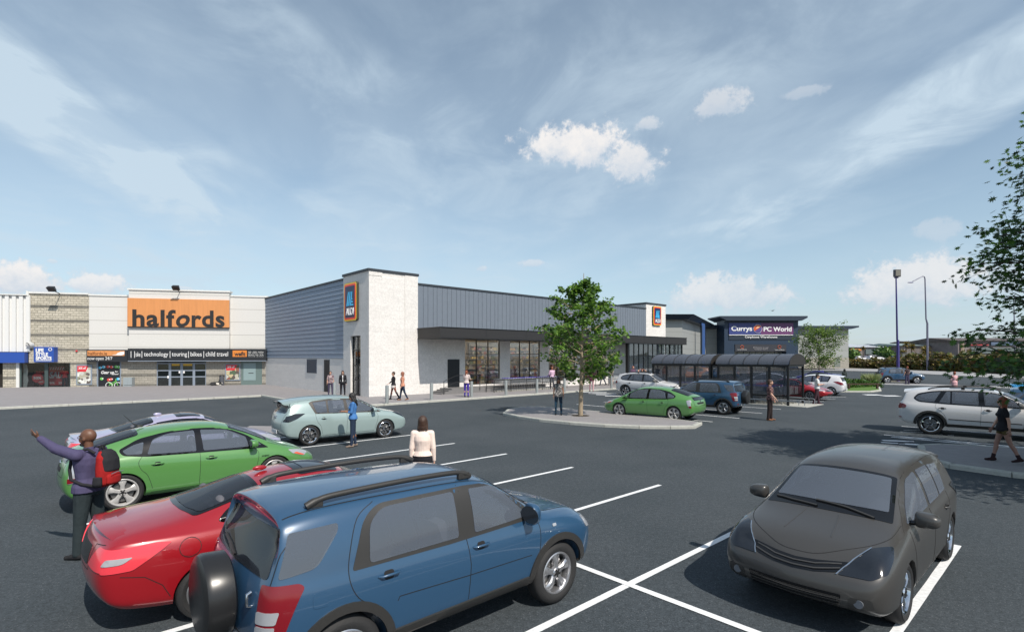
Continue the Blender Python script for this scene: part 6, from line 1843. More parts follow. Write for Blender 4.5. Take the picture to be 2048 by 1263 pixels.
# ------------------------------------------------------------------ people
def capsule(mb, p, q, r0, r1, n=12, m=5):
    """closed tapered capsule"""
    p = Vector(p); q = Vector(q); d = (q - p); L = d.length
    d = d / L if L > 1e-6 else Vector((0, 0, 1))
    up = Vector((0, 0, 1)) if abs(d.z) < .95 else Vector((1, 0, 0))
    a = d.cross(up).normalized(); b = d.cross(a)
    vs = [p - d * r0]
    rings = [(-math.cos(t) * r0, math.sin(t) * r0, p) for t in [PI / 2 * (k + 1) / m for k in range(m)]] + [(math.sin(t) * r1, math.cos(t) * r1, q) for t in [PI / 2 * k / m for k in range(m)]]
    for off, rr, c in rings:
        for k in range(n):
            g = 2 * PI * k / n; vs.append(c + d * off + (a * math.cos(g) + b * math.sin(g)) * rr)
    vs.append(q + d * r1)
    fs = [(0, 1 + k, 1 + (k + 1) % n) for k in range(n)]
    for i in range(len(rings) - 1):
        for k in range(n): fs.append((1 + i * n + k, 1 + (i + 1) * n + k, 1 + (i + 1) * n + (k + 1) % n, 1 + i * n + (k + 1) % n))
    e = 1 + (len(rings) - 1) * n; t = len(vs) - 1
    fs += [(e + k, t, e + (k + 1) % n) for k in range(n)]
    mb.add(vs, fs)

def loft(mb, secs, n=20):
    """secs: (centre, rx, ry, exponent) rings in horizontal planes, closed"""
    vs = []
    for c, rx, ry in secs:
        c = Vector(c)
        for k in range(n):
            g = 2 * PI * k / n
            vs.append(c + Vector((math.cos(g) * rx, math.sin(g) * ry, 0)))
    fs = []
    for i in range(len(secs) - 1):
        for k in range(n): fs.append((i * n + k, i * n + (k + 1) % n, (i + 1) * n + (k + 1) % n, (i + 1) * n + k))
    fs += [tuple(range(n - 1, -1, -1)), tuple(range((len(secs) - 1) * n, len(secs) * n))]
    mb.add(vs, fs)

def fuse(mb, name, mats, parent, vox, smooth_it=4, classify=None):
    o = mb.build('tmp', mats if isinstance(mats, list) else [mats])
    md = o.modifiers.new('r', 'REMESH'); md.mode = 'VOXEL'; md.voxel_size = vox; md.use_smooth_shade = True
    sm = o.modifiers.new('s', 'SMOOTH'); sm.iterations = smooth_it; sm.factor = .5
    dg = bpy.context.evaluated_depsgraph_get()
    me = bpy.data.meshes.new_from_object(o.evaluated_get(dg))
    bpy.data.objects.remove(o)
    me.name = name
    me.materials.clear()
    for m in (mats if isinstance(mats, list) else [mats]): me.materials.append(m)
    if classify:
        for p in me.polygons: p.material_index = classify(p.center)
    me.polygons.foreach_set('use_smooth', [True] * len(me.polygons))
    ob = bpy.data.objects.new(name, me); COL.objects.link(ob); ob.parent = parent
    return ob

def cloth(name, col, pattern=None):
    if name in MATS: return MATS[name]
    m, nd, lk, b = node_mat(name)
    b.inputs['Roughness'].default_value = .85; b.inputs['Specular IOR Level'].default_value = .2
    tc = nd.new('ShaderNodeTexCoord')
    n = nd.new('ShaderNodeTexNoise'); n.inputs['Scale'].default_value = 14; n.inputs['Detail'].default_value = 3
    mp = nd.new('ShaderNodeMapping'); mp.inputs['Scale'].default_value = (1, 1, .45)
    lk.new(tc.outputs['Object'], mp.inputs[0]); lk.new(mp.outputs[0], n.inputs['Vector'])
    bp = nd.new('ShaderNodeBump'); bp.inputs['Strength'].default_value = .5; bp.inputs['Distance'].default_value = .03
    lk.new(n.outputs['Fac'], bp.inputs['Height']); lk.new(bp.outputs[0], b.inputs['Normal'])
    b.inputs['Base Color'].default_value = (*col, 1)
    if pattern:
        kind, c2, sc = pattern
        if kind == 'check':
            t = nd.new('ShaderNodeTexChecker'); t.inputs['Scale'].default_value = sc
            t.inputs['Color1'].default_value = (*col, 1); t.inputs['Color2'].default_value = (*c2, 1)
            lk.new(tc.outputs['Object'], t.inputs['Vector']); lk.new(t.outputs[0], b.inputs['Base Color'])
        else:
            t = nd.new('ShaderNodeTexVoronoi'); t.inputs['Scale'].default_value = sc
            lk.new(tc.outputs['Object'], t.inputs['Vector'])
            r = nd.new('ShaderNodeValToRGB'); r.color_ramp.interpolation = 'CONSTANT'
            r.color_ramp.elements[0].color = (*col, 1); r.color_ramp.elements[1].position = .5; r.color_ramp.elements[1].color = (*c2, 1)
            sp = nd.new('ShaderNodeSeparateColor'); lk.new(t.outputs['Color'], sp.inputs[0]); lk.new(sp.outputs[0], r.inputs[0]); lk.new(r.outputs[0], b.inputs['Base Color'])
    return m

def skin_mat(name, col):
    if name in MATS: return MATS[name]
    m = mat(name, col, .5, noise=.05, nscale=20)
    b = m.node_tree.nodes['Principled BSDF']; b.inputs['Subsurface Weight'].default_value = .08; b.inputs['Subsurface Scale'].default_value = .02
    return m
SKL = skin_mat('skin_light', (.52, .30, .22)); SKM = skin_mat('skin_tan', (.38, .20, .13)); SKD = skin_mat('skin_dark', (.13, .060, .034)); SKB = skin_mat('skin_brown', (.26, .13, .08))
EYE_W = mat('eye_white', (.6, .6, .58), .3); EYE_D = mat('eye_dark', (.02, .012, .01), .2); LIP = mat('lips', (.35, .10, .09), .4)

def dirv(pitch, out, side):
    """unit vector: hangs down at 0, pitch swings forward (+x), out swings away from the body"""
    v = Vector((0, 0, -1))
    v = Matrix.Rotation(R(-pitch), 3, 'Y') @ v
    v = Matrix.Rotation(R(out) * side, 3, 'X') @ v
    return v

def person(label, loc, face, h=1.72, sex='f', vox=.014, top=None, legs=None, shoes=None, hair=None, skin=SKL,
           arms=((5, 8, 15), (5, 8, 15)), leg=((2, 3, 0), (-2, 3, 2)), sleeve=1.0, leglen=1.0, skirt=None, hairlen=0.0, bulk=1.0,
           jacket=None, boots=None, head=(0, 0), extras=None, fine_hand=None, arm_dirs=None, lean=0, ponytail=False, top_low=.93, tights=None):
    """face: heading in degrees (0 = +X). arms/legs: left then right"""
    r = thing('person', label, 'person', loc, R(face))
    S = h / 1.75; male = sex == 'm'
    sh = (.195 if male else .165) * bulk ** .5; hipw = .092 if male else .095
    hipz = .93
    B = bulk
    J = {}
    lens = (.29, .255); ll = (.44, .42)
    # legs: lift pelvis so that the lower foot touches the ground
    pel = Vector((0, 0, hipz))
    lows = []
    for i, sd in enumerate((1, -1)):
        hp = pel + Vector((0, sd * hipw, 0)); sw, ou, kn = leg[i]
        kd = dirv(sw, ou, sd); k = hp + kd * ll[0]; ad = dirv(sw - kn, ou * .5, sd); an = k + ad * ll[1]
        J['hip', i], J['knee', i], J['ank', i] = hp, k, an
        J['ad', i] = ad
        lows.append(an.z)
    dz = .085 - min(lows)
    for kx in list(J):
        if kx[0] != 'ad': J[kx] = J[kx] + Vector((0, 0, dz))
    pel.z += dz
    Ls = Vector((math.sin(R(lean)), 0, math.cos(R(lean))))
    def sp(z): return pel + Ls * (z - hipz)     # spine point at nominal height z
    chest = sp(1.30); neck = sp(1.475); 
    hyaw, hpit = head
    hc = sp(1.615) + Vector((.02 + .03 * math.sin(R(hpit)), 0, -.01 * abs(math.sin(R(hpit)))))
    for i, sd in enumerate((1, -1)):
        s = sp(1.415) + Vector((0, sd * sh, 0))
        if arm_dirs and arm_dirs[i]:
            u, f = [Vector(v).normalized() for v in arm_dirs[i][:2]]
        else:
            sw, ou, el = arms[i]; u = dirv(sw, ou, sd); f = dirv(sw + el, ou * .4, sd)
        e = s + u * lens[0]; w = e + f * lens[1]
        J['sho', i], J['elb', i], J['wri', i], J['fd', i], J['ud', i] = s, e, w, f, u
    mb = MB(); mb.M = Matrix.Scale(S, 4)
    # torso
    def torso(mb, g=0.0, z0=.86, z1=1.46):
        prof = ([(.84, .10, .13), (.90, .115, .165), (.98, .112, .162), (1.08, .098, .140), (1.18, .108, .150), (1.28, .120, .168), (1.36, .115, .178), (1.41, .095, .165), (1.445, .070, .110), (1.475, .055, .062)] if male else
                [(.84, .105, .14), (.90, .118, .168), (.98, .105, .150), (1.08, .085, .118), (1.18, .095, .130), (1.28, .118, .148), (1.36, .100, .150), (1.41, .080, .135), (1.445, .060, .090), (1.475, .046, .050)])
        secs = []
        for z, rx, ry in prof:
            if z < z0 - .03 or z > z1: continue
            gg = g + (.022 if g and z < 1.0 else 0); secs.append((sp(z), rx * B + gg, ry * B + gg))
        loft(mb, secs)
    torso(mb)
    if not male:
        for sd in (1, -1): capsule(mb, sp(1.275) + Vector((.085, sd * .07, 0)), sp(1.29) + Vector((.06, sd * .07, 0)), .05, .05)
    else: capsule(mb, sp(1.05) + Vector((.03 * B, 0, 0)), sp(1.2) + Vector((.03, 0, 0)), .09 * B, .09 * B)
    # neck and head
    capsule(mb, sp(1.44), hc + Vector((-.015, 0, -.06)), .055 if male else .046, .052 if male else .044)
    HR = Matrix.Translation(hc) @ Matrix.Rotation(R(hyaw), 4, 'Z') @ Matrix.Rotation(R(hpit), 4, 'Y')
    hd = MB(); hd.M = Matrix.Scale(S, 4) @ HR
    hd.ball((-.012, 0, .035), (.098, .078, .095), 24, 16); hd.ball((.018, 0, -.01), (.072, .066, .095), 24, 14); hd.ball((.045, 0, -.075), (.038, .036, .032), 14, 8)
    capsule(hd, (.086, 0, .022), (.104, 0, -.018), .009, .014); capsule(hd, (.098, .011, -.02), (.098, -.011, -.02), .009, .009)
    for sd in (1, -1):
        hd.ball((.0, sd * .078, -.005), (.022, .012, .032), 10, 8); capsule(hd, (.088, sd * .014, .034), (.078, sd * .045, .034), .010, .010)
        capsule(hd, (.072, sd * .030, -.02), (.060, sd * .042, -.04), .022, .018)
    mb.M = Matrix.Identity(4); b0 = len(mb.v); mb.v += hd.v; mb.f += [tuple(b0 + i for i in f) for f in hd.f]; mb.mi += hd.mi
    mb.M = Matrix.Scale(S, 4)
    # limbs
    for i, sd in enumerate((1, -1)):
        a = .92 if not male else 1.06; a *= (1 + (B - 1) * .6)
        s, e, w, f = J['sho', i], J['elb', i], J['wri', i], J['fd', i]
        capsule(mb, s, e, .052 * a, .040 * a); capsule(mb, e, e.lerp(w, .35), .040 * a, .040 * a); capsule(mb, e.lerp(w, .3), w, .040 * a, .025 * a)
        # hand: palm, four bent fingers, thumb
        side_ax = Vector((0, 0, 1)).cross(f)
        if abs(f.z) > .8: side_ax = Vector((1, 0, 0)) - f * f.x      # fingers spread fore and aft when the arm hangs
        side_ax.normalize(); pn = f.cross(side_ax).normalized()
        if arm_dirs and arm_dirs[i] and len(arm_dirs[i]) > 2: side_ax = Vector(arm_dirs[i][2]).normalized(); side_ax = (side_ax - f * side_ax.dot(f)).normalized(); pn = f.cross(side_ax)
        inward = pn if pn.dot(Vector((0, -sd, 0))) > 0 else -pn
        pal = w + f * .05
        for t in (-.022, -.007, .008, .023): capsule(mb, w + side_ax * t * .5 + f * .01, w + f * .085 + side_ax * t, .017, .013, 8, 3)
        spread, curl = (fine_hand[i] if fine_hand and fine_hand[i] else (.12, .45))
        for t, L in ((-.028, .062), (-.010, .075), (.009, .072), (.027, .065)):
            p0 = w + f * .088 + side_ax * t
            d1 = (f + side_ax * t / .028 * spread + inward * curl * .6).normalized(); p1 = p0 + d1 * L * .55
            d2 = (f * (1 - curl * .5) + side_ax * t / .028 * spread + inward * curl * 1.6).normalized(); p2 = p1 + d2 * L * .5
            capsule(mb, p0, p1, .0095, .0085, 8, 3); capsule(mb, p1, p2, .0085, .007, 8, 3)
        tb = w + f * .03 + side_ax * .026; t1 = tb + (f * .7 + side_ax * (.75 + spread) + inward * .3).normalized() * .04
        capsule(mb, tb, t1, .014, .011, 8, 3); capsule(mb, t1, t1 + (f + side_ax * .4 + inward * .3).normalized() * .032, .011, .008, 8, 3)
        hp, k, an = J['hip', i], J['knee', i], J['ank', i]
        capsule(mb, hp, k, .088 * (1 + (B - 1) * .6), .056); capsule(mb, k, k.lerp(an, .38) + Vector((-.012, 0, 0)), .054, .054); capsule(mb, k.lerp(an, .32) + Vector((-.010, 0, 0)), an, .052, .036)
        # foot
        lift = max(0, an.z - .085 - 0.0)
        pit = min(50, lift * 220)
        fd = Matrix.Rotation(R(pit), 3, 'Y') @ Vector((1, 0, 0)); J['foot', i] = fd
        dn = Matrix.Rotation(R(pit), 3, 'Y') @ Vector((0, 0, -1))
        J['dn', i] = dn
        capsule(mb, an + dn * .04 - fd * .03, an + dn * .055 + fd * .13, .034, .026)
    def cls(c):
        if tights is not None and c.z < (hipz + dz) * S: return 1
        return 0
    body = fuse(mb, 'body', [skin, tights] if tights is not None else [skin], r, vox, 3, cls)
    # eyes, brows, mouth
    eb = MB(); eb.M = Matrix.Scale(S, 4) @ HR
    for sd in (1, -1):
        eb.m = 0; eb.ball((.077, sd * .031, .014), (.012, .014, .009), 10, 6)
        eb.m = 1; eb.ball((.0855, sd * .031, .014), (.005, .007, .007), 8, 6)
        eb.bar((.088, sd * .017, .032), (.080, sd * .046, .034), .006)
    eb.m = 2; eb.ball((.088, 0, -.045), (.008, .022, .007), 10, 6)
    eb.build('face_features', [EYE_W, EYE_D, LIP], r, smooth=60)
    # hair
    if hair:
        hm = MB(); hm.M = Matrix.Scale(S, 4) @ HR
        g = .014 if hairlen > 0 else .008
        hm.ball((-.025, 0, .045), (.098 + g, .080 + g, .094 + g), 24, 16)
        hm.ball((-.055, 0, .0), (.060 + g, .074 + g, .085), 18, 12)
        if hairlen > 0:
            L = hairlen
            wd = .085
            for sd in (1, -1):
                capsule(hm, (.010, sd * .070, .03), (-.005, sd * .085, -.10 - min(L, .2) * .4), .028, .026)
            loft(hm, [((-.05, 0, -.02 - L), .028, wd * .55), ((-.06, 0, .0 - L * .6), .045, wd * 1.05), ((-.058, 0, -.06 - L * .2), .055, wd * 1.12), ((-.05, 0, -.02), .065, wd * 1.02), ((-.04, 0, .05), .07, wd * .95)], 18)
        if ponytail:
            capsule(hm, (-.11, 0, .05), (-.15, 0, .0), .03, .032); capsule(hm, (-.15, 0, .0), (-.14, 0, -.2), .034, .018)
        fuse(hm, 'hair', hair, r, vox * .8, 2)
    # upper garment
    if top:
        tm = MB(); tm.M = Matrix.Scale(S, 4)
        torso(tm, .014, top_low, 1.46)
        if male: capsule(tm, sp(1.05) + Vector((.035 * B, 0, 0)), sp(1.2) + Vector((.035, 0, 0)), .10 * B, .10 * B)
        else:
            for sd in (1, -1): capsule(tm, sp(1.275) + Vector((.088, sd * .07, 0)), sp(1.29) + Vector((.06, sd * .07, 0)), .058, .058)
        for i, sd in enumerate((1, -1)):
            a = (.92 if not male else 1.06) * (1 + (B - 1) * .6)
            s, e, w = J['sho', i], J['elb', i], J['wri', i]
            capsule(tm, s, s.lerp(e, min(1, sleeve * 2)), .067 * a, .056 * a); capsule(tm, s + Vector((0, -sd * .05, .0)), s, .066 * a, .066 * a)
            if sleeve > .5: capsule(tm, e, e.lerp(w, (sleeve - .5) * 2 * .93), .054 * a, .038 * a)
        capsule(tm, sp(1.43), sp(1.475), .062 if male else .05, .058 if male else .045)
        fuse(tm, 'jacket' if jacket else 'shirt', top, r, vox, 3)
    if jacket and jacket is not True:
        # front opening shows the shirt below
        jm = MB(); jm.M = Matrix.Scale(S, 4)
        loft(jm, [(sp(z) + Vector((.045, 0, 0)), x, y) for z, x, y in ((.90, .095, .06), (1.0, .085, .05), (1.1, .075, .04), (1.2, .085, .04), (1.3, .10, .045), (1.4, .065, .05), (1.44, .035, .04))])
        fuse(jm, 'blouse_front', jacket, r, vox, 1)
    # lower garment
    if skirt:
        km = MB(); km.M = Matrix.Scale(S, 4)
        sk_len = skirt[1]
        loft(km, [(sp(1.0 - sk_len), .155, .19), (sp(.90), .14, .185), (sp(.98), .118, .162), (sp(1.04), .10, .14)])
        fuse(km, 'skirt', skirt[0], r, vox, 2)
    if legs:
        lm = MB(); lm.M = Matrix.Scale(S, 4)
        loft(lm, [(sp(.83), .085 * B, .13 * B), (sp(.86), .118 * B, .168 * B), (sp(.92), .124 * B, .172 * B), (sp(.98), .114 * B, .160 * B), (sp(1.01), .108 * B, .150 * B)])
        wide = 1.16 if male else 1.0
        for i, sd in enumerate((1, -1)):
            hp, k, an = J['hip', i], J['knee', i], J['ank', i]
            e1 = an.lerp(k, 1 - min(1, leglen)) if leglen < 1 else an
            bw = (1 + (B - 1) * .6)
            if leglen >= .5:
                capsule(lm, hp, k, .098 * bw * (1 + (wide - 1) * .5), .066 * wide)
                q = k.lerp(an, (leglen - .5) * 2)
                capsule(lm, k, q, .064 * wide, .048 * wide * (1.1 if male else 1))
            else: capsule(lm, hp, hp.lerp(k, leglen * 2), .10 * bw, .085)
        fuse(lm, 'shorts' if leglen < .5 else 'trousers', legs, r, vox, 2)
    sm_ = shoes or cloth('shoe_black', (.02, .02, .022))
    for i, sd in enumerate((1, -1)):
        sm2 = MB(); sm2.M = Matrix.Scale(S, 4)
        an, fd, dn = J['ank', i], J['foot', i], J['dn', i]
        capsule(sm2, an + dn * .035 - fd * .035, an + dn * .045 + fd * .08, .046, .040); capsule(sm2, an + dn * .05 + fd * .02, an + dn * .055 + fd * .155, .036, .030)
        if boots: capsule(sm2, an, an.lerp(J['knee', i], boots), .046, .056 if boots > .5 else .050)
        # flat sole
        s_ = fuse(sm2, 'boot' if boots else 'shoe', sm_, r, min(vox, .012), 2)
        lim = 0.0
        for v in s_.data.vertices:
            if v.co.z < 0: v.co.z = 0.0
    if extras: extras(r, J, S, sp, HR, vox)
    return r
# ------------------------------------------------------------------ place the cars
assemble('suv', 'parked_car', 'x', 'car', SUV, PT['blue'], suv_parts)
assemble('hyb', 'parked_car', 'x', 'car', HYB, PT['green'], hyb_parts)
assemble('coup', 'parked_car', 'x', 'car', COUP, PT['red'], coup_parts)
assemble('hat', 'parked_car', 'x', 'car', HAT, PT['sage'], hat_parts)
assemble('big', 'parked_car', 'x', 'car', BIG, PT['silver'], big_parts)
DA = math.degrees(ANG)
def put(key, x, y, deg, label, swap=None, first=False, z=0):
    if first:
        o = PROTO[key]; o.location = (x, y, z); o.rotation_euler = (0, 0, R(deg)); o['label'] = label; o['group'] = 'parked cars'; return o
    return place(key, x, y, R(deg), label, 'parked_car', swap, z=z)
put('suv', -.993, 5.82, DA, 'blue off-roader with black spare wheel cover and roof rails, nearest the camera', first=True)
put('hyb', -6.75, 11.28, DA, 'green hybrid hatchback behind the man with the red backpack', first=True)
put('coup', -2.88, 7.24, DA, 'glossy red coupe with sunroof, between the green car and the big blue one', first=True)
put('hat', -5.96, 18.29, DA - 3, 'pale sage green hatchback with six-spoke wheels, in front of the white tower', first=True)
put('big', 16.95, 18.91, -43, 'silver estate off-roader with chrome wheels, on the right beside the walking woman', first=True)
GREYS = {'paint_sage': PT['grey'], 'chrome': CHROME}
put('hat', 4.62, 7.11, DA + 180, 'matt dark grey hatchback facing the camera at bottom right', {'paint_sage': PT['grey'], 'bronze_window_frame': PT['grey']})
put('coup', -8.50, 13.62, DA, 'pale lilac coupe with sunroof, mostly hidden behind the green car', {'paint_red': PT['lilac']})
put('hyb', 6.6, 24.63, 139, 'green hybrid hatchback parked just beyond the traffic island', None)
put('suv', 9.9, 27.16, 137, 'blue off-roader with spare wheel, between the second green car and the trolley shelters', None)
put('big', 9.74, 37.1, -47.6, 'silver estate off-roader in front of the glazed lobby', None)
put('suv', 20.9, 19.6, -43, 'blue off-roader almost hidden behind the near silver estate', None)
put('hat', 27.3, 26, -47, 'bright sky blue hatchback at the right edge', {'paint_sage': PT['cyan']})
put('suv', 41.1, 55.95, -21, 'blue off-roader alone on the service road, a person standing by it', None)
put('hat', 22.54, 39.5, 139, 'white hatchback with red tail lights right of the trolley shelters', {'paint_sage': PT['white'], 'smoked_lamp': LRED, 'bronze_window_frame': GLOSSB})
put('coup', 19.0, 35.7, -47.6, 'red coupe seen behind the near trolley shelter', None)
put('coup', 31.2, 54, 140, 'violet coupe behind the white hatchback', {'paint_red': PT['purple']})
put('hat', 22.5, 66, 175, 'orange hatchback seen through the far trolley shelter', {'paint_sage': PT['orange']})
put('hat', 26.6, 66.5, 100, 'sky blue hatchback seen through the gap between the shelters', {'paint_sage': PT['cyan']})
put('suv', 24.6, 62, 160, 'navy off-roader seen through the far trolley shelter', None)
put('hyb', 21.6, 44.5, 140, 'silver hatchback seen through the glass of the near trolley shelter', {'paint_green': PT['silver']})
put('coup', 93.5, 123, 172, 'white coupe on the raised road behind the hedge', {'paint_red': PT['white']}, z=1.4)

# ------------------------------------------------------------------ place the people
C = cloth
BLK = C('cloth_black', (.018, .018, .022)); DNM = C('denim_dark', (.022, .035, .065)); DNB = C('denim_blue', (.03, .075, .12), ('v', (.015, .03, .05), 9))
HB = mat('hair_black', (.012, .010, .010), .5, bump=.6, bscale=60); HBR = mat('hair_brown', (.05, .025, .015), .5, bump=.6, bscale=60); HRED = mat('hair_auburn', (.22, .055, .024), .5, bump=.6, bscale=60)
SHT = C('shoe_tan', (.25, .12, .07))

def man_extras(r, J, S, sp, HR, vox):
    # glasses
    g = MB(); g.M = Matrix.Scale(S, 4) @ HR
    for sd in (1, -1):
        g.tube([(.094, sd * .032 + .022 * math.cos(t), .014 + .016 * math.sin(t)) for t in [2 * PI * k / 14 for k in range(15)]], .0025, 6)
        g.tube([(.094, sd * .054, .018), (.05, sd * .078, .016), (-.01, sd * .084, .01)], .003, 6)
    g.tube([(.095, .011, .018), (.098, 0, .02), (.095, -.011, .018)], .0025, 6)
    g.build('glasses', mat('glasses_frame', (.02, .02, .02), .3), r)
    b = MB(); b.M = Matrix.Scale(S, 4); loft(b, [(sp(.995), .128 * 1.12, .17 * 1.12), (sp(1.03), .126 * 1.12, .168 * 1.12)]); b.build('belt', mat('belt_leather', (.02, .014, .01), .4), r, smooth=50)
    w = J['wri', 0]; f = J['fd', 0]
    c = MB(); c.M = Matrix.Scale(S, 4); p = w - f * .005
    c.cyl(p - f * .012, p + f * .006, .031, .030, 18); c.build('wristband', mat('yellow_wristband', (.55, .5, .08), .6), r, smooth=40)
    # beard
    bd = MB(); bd.M = Matrix.Scale(S, 4) @ HR; bd.ball((.058, 0, -.086), (.040, .042, .028), 14, 8); bd.build('beard', HB, r, smooth=70)
man = person('man in purple shirt and dark trousers pointing left, beside the green car', G(178, 1112), 180, 1.81, 'm', .009,
       top=C('shirt_purple', (.070, .062, .125)), legs=C('trousers_charcoal', (.026, .036, .040)), hair=None, skin=SKD, bulk=1.16, shoes=C('shoe_black', (.02, .02, .022)),
       arm_dirs=((Vector((.90, .02, .30)), Vector((.86, .0, .58)), Vector((0, .5, 1))), (Vector((.1, -.1, -1)), Vector((.35, .1, -.9)))), leg=((4, 3, 1), (-4, 3, 2)), fine_hand=((.55, .12), None), extras=man_extras, head=(4, 0))
# backpack: a thing he carries
def backpack():
    p = G(178, 1112)
    bp = thing('backpack', "red and black backpack on the purple shirted man's back", 'backpack', p, R(180))
    S = 1.81 / 1.75
    RB = C('pack_red', (.30, .014, .014)); KB_ = C('pack_black', (.022, .022, .026))
    def pack(name, m, secs, vx=.012):
        mb = MB(); mb.M = Matrix.Scale(S, 4); loft(mb, secs, 20); fuse(mb, name, m, bp, vx, 3)
    pack('bag', RB, [((-.235, 0, .98), .07, .13), ((-.25, 0, 1.02), .10, .165), ((-.255, 0, 1.2), .11, .17), ((-.245, 0, 1.38), .09, .155), ((-.225, 0, 1.46), .05, .10)])
    pack('black_panel', KB_, [((-.285, 0, 1.16), .05, .12), ((-.295, 0, 1.2), .085, .145), ((-.29, 0, 1.34), .08, .14), ((-.265, 0, 1.43), .06, .12), ((-.24, 0, 1.475), .045, .07)])
    pack('front_pocket', RB, [((-.325, 0, 1.0), .04, .09), ((-.335, 0, 1.03), .06, .12), ((-.335, 0, 1.12), .06, .12), ((-.31, 0, 1.17), .04, .11)])
    for sd in (1, -1):
        pack('side_pocket', KB_, [((-.25, sd * .165, .99), .05, .03), ((-.255, sd * .18, 1.03), .065, .04), ((-.255, sd * .175, 1.13), .06, .035)])
        mb = MB(); mb.M = Matrix.Scale(S, 4)
        mb.tube([(-.16, sd * .10, 1.44), (-.08, sd * .125, 1.50), (.03, sd * .135, 1.47), (.135, sd * .13, 1.36), (.15, sd * .14, 1.22), (.09, sd * .19, 1.10), (-.06, sd * .20, 1.04), (-.19, sd * .14, 1.0)], .02, 8)
        mb.build('shoulder_strap', KB_, bp, smooth=60)
    mb = MB(); mb.M = Matrix.Scale(S, 4); mb.tube([(-.17, .04, 1.45), (-.19, .035, 1.53), (-.19, -.035, 1.53), (-.17, -.04, 1.45)], .012, 8); mb.build('handle', KB_, bp, smooth=60)
    mb = MB(); mb.M = Matrix.Scale(S, 4); mb.tube([(-.392, -.11, 1.16), (-.395, 0, 1.175), (-.392, .11, 1.16)], .006, 6); mb.build('zip', mat('zip_silver', (.4, .4, .4), .3, metal=.8), bp)
backpack()

def phone_extra(r, J, S, sp, HR, vox):
    p = (J['wri', 0] + J['wri', 1]) / 2 + Vector((.09, 0, .04))
    mb = MB(); mb.M = Matrix.Scale(S, 4); mb.bx(p.x - .01, p.x + .13, p.y - .035, p.y + .035, p.z, p.z + .01); mb.build('phone', GLOSSB, r, bevel=.003)
together = ((Vector((.18, .06, -1)), Vector((.9, -.38, .12))), (Vector((.18, -.06, -1)), Vector((.9, .38, .12))))
person('woman in blue shirt and dark trousers looking down at her phone', G(706, 893), 196, 1.68, 'f', .012, top=C('shirt_blue', (.06, .17, .40)), legs=DNM, hair=HB, hairlen=.30, skin=SKB, shoes=C('shoe_taupe', (.22, .17, .14)),
       arm_dirs=together, sleeve=.72, head=(0, 22), leg=((3, 2, 0), (-3, 3, 4)), extras=phone_extra)
person('woman in cream jacket seen from behind between the parked cars', Vector((-1.70, 10.03, 0)), 92, 1.70, 'f', .010, top=C('jacket_cream', (.74, .62, .55)), jacket=True, legs=BLK, hair=HBR, hairlen=.13, skin=SKL, arms=((-3, 8, 8), (-3, 8, 8)), top_low=.94, bulk=1.06)
person('woman in patterned grey top and jeans standing by the island tree', G(1117, 829, .12), 268, 1.72, 'f', .013, top=C('top_grey_pattern', (.10, .10, .10), ('v', (.30, .28, .27), 16)), legs=DNB, hair=HB, hairlen=.24, skin=SKB, sleeve=.18, top_low=.84, arms=((2, 10, 8), (2, 10, 8)))
person('man in checked brown shirt standing left of the white polo man', G(1540, 840), 330, 1.80, 'm', .012, top=C('shirt_check', (.24, .13, .12), ('check', (.06, .035, .04), 14)), legs=C('trousers_brown_black', (.030, .022, .022)), hair=HBR, skin=SKL, sleeve=.35, top_low=.86, shoes=SHT,
       arms=((4, 6, 20), (12, 6, 30)), leg=((3, 4, 2), (-3, 4, 2)), head=(-6, 0))
person('man in white polo shirt beside the end of the trolley shelter', G(1634, 808), 335, 1.78, 'm', .012, top=C('polo_white', (.68, .70, .70)), legs=C('trousers_maroon', (.055, .028, .038)), hair=HB, skin=SKL, sleeve=.32, top_low=.88, arm_dirs=together, head=(0, 18), leg=((7, 3, 1), (-9, 3, 6)), shoes=C('shoe_maroon', (.07, .02, .03)))
person('woman in black top with auburn hair walking on the right island', G(2006, 923, .12), 150, 1.68, 'f', .011, top=BLK, legs=C('shorts_olive', (.09, .07, .03)), leglen=.16, hair=HRED, hairlen=.26, skin=SKL, tights=skin_mat('tights_tan', (.28, .155, .12)), sleeve=.30, top_low=.84, boots=.22, shoes=C('boot_brown_black', (.03, .016, .018)),
       arms=((-14, 5, 10), (12, 6, 14)), leg=((-16, 2, 10), (14, 2, 4)))
person('woman in patterned short-sleeved top by the black side door', Vector((-12.56, 36.5, .12)), 285, 1.68, 'f', .016, top=C('top_mauve_pattern', (.14, .09, .11), ('v', (.38, .30, .30), 22)), legs=C('trousers_violet_grey', (.06, .05, .09)), hair=HBR, skin=SKL, sleeve=.45, arms=((2, 9, 8), (2, 9, 8)))
person('woman in black jacket over white blouse by the tall tower window', Vector((-11.42, 35.6, .12)), 285, 1.74, 'f', .016, top=BLK, jacket=C('blouse_white', (.7, .7, .7)), legs=C('trousers_black', (.016, .014, .018)), hair=HBR, hairlen=.08, skin=SKL, arms=((2, 10, 10), (2, 10, 10)))
person('woman in black top, white skirt and tall boots walking past the tower', G(787, 798.5, .12), 200, 1.76, 'f', .015, top=BLK, skirt=(C('skirt_white', (.6, .56, .54)), .26), hair=HBR, skin=SKL, tights=skin_mat('tights_rust', (.24, .075, .045)), sleeve=.85, boots=.85, shoes=BLK, arms=((26, 6, 30), (-12, 6, 12)), leg=((-16, 2, 14), (13, 2, 3)))
person('woman in peach jacket and jeans walking behind the one in a skirt', G(805, 800, .12), 200, 1.76, 'f', .015, top=C('jacket_peach', (.58, .27, .18)), jacket=C('blouse_pink', (.55, .35, .32)), legs=DNM, hair=mat('hair_ginger', (.25, .09, .05), .5), hairlen=.2, skin=SKL, shoes=SHT, top_low=.84, arms=((6, 6, 12), (-6, 6, 12)), leg=((-14, 2, 12), (10, 2, 2)))
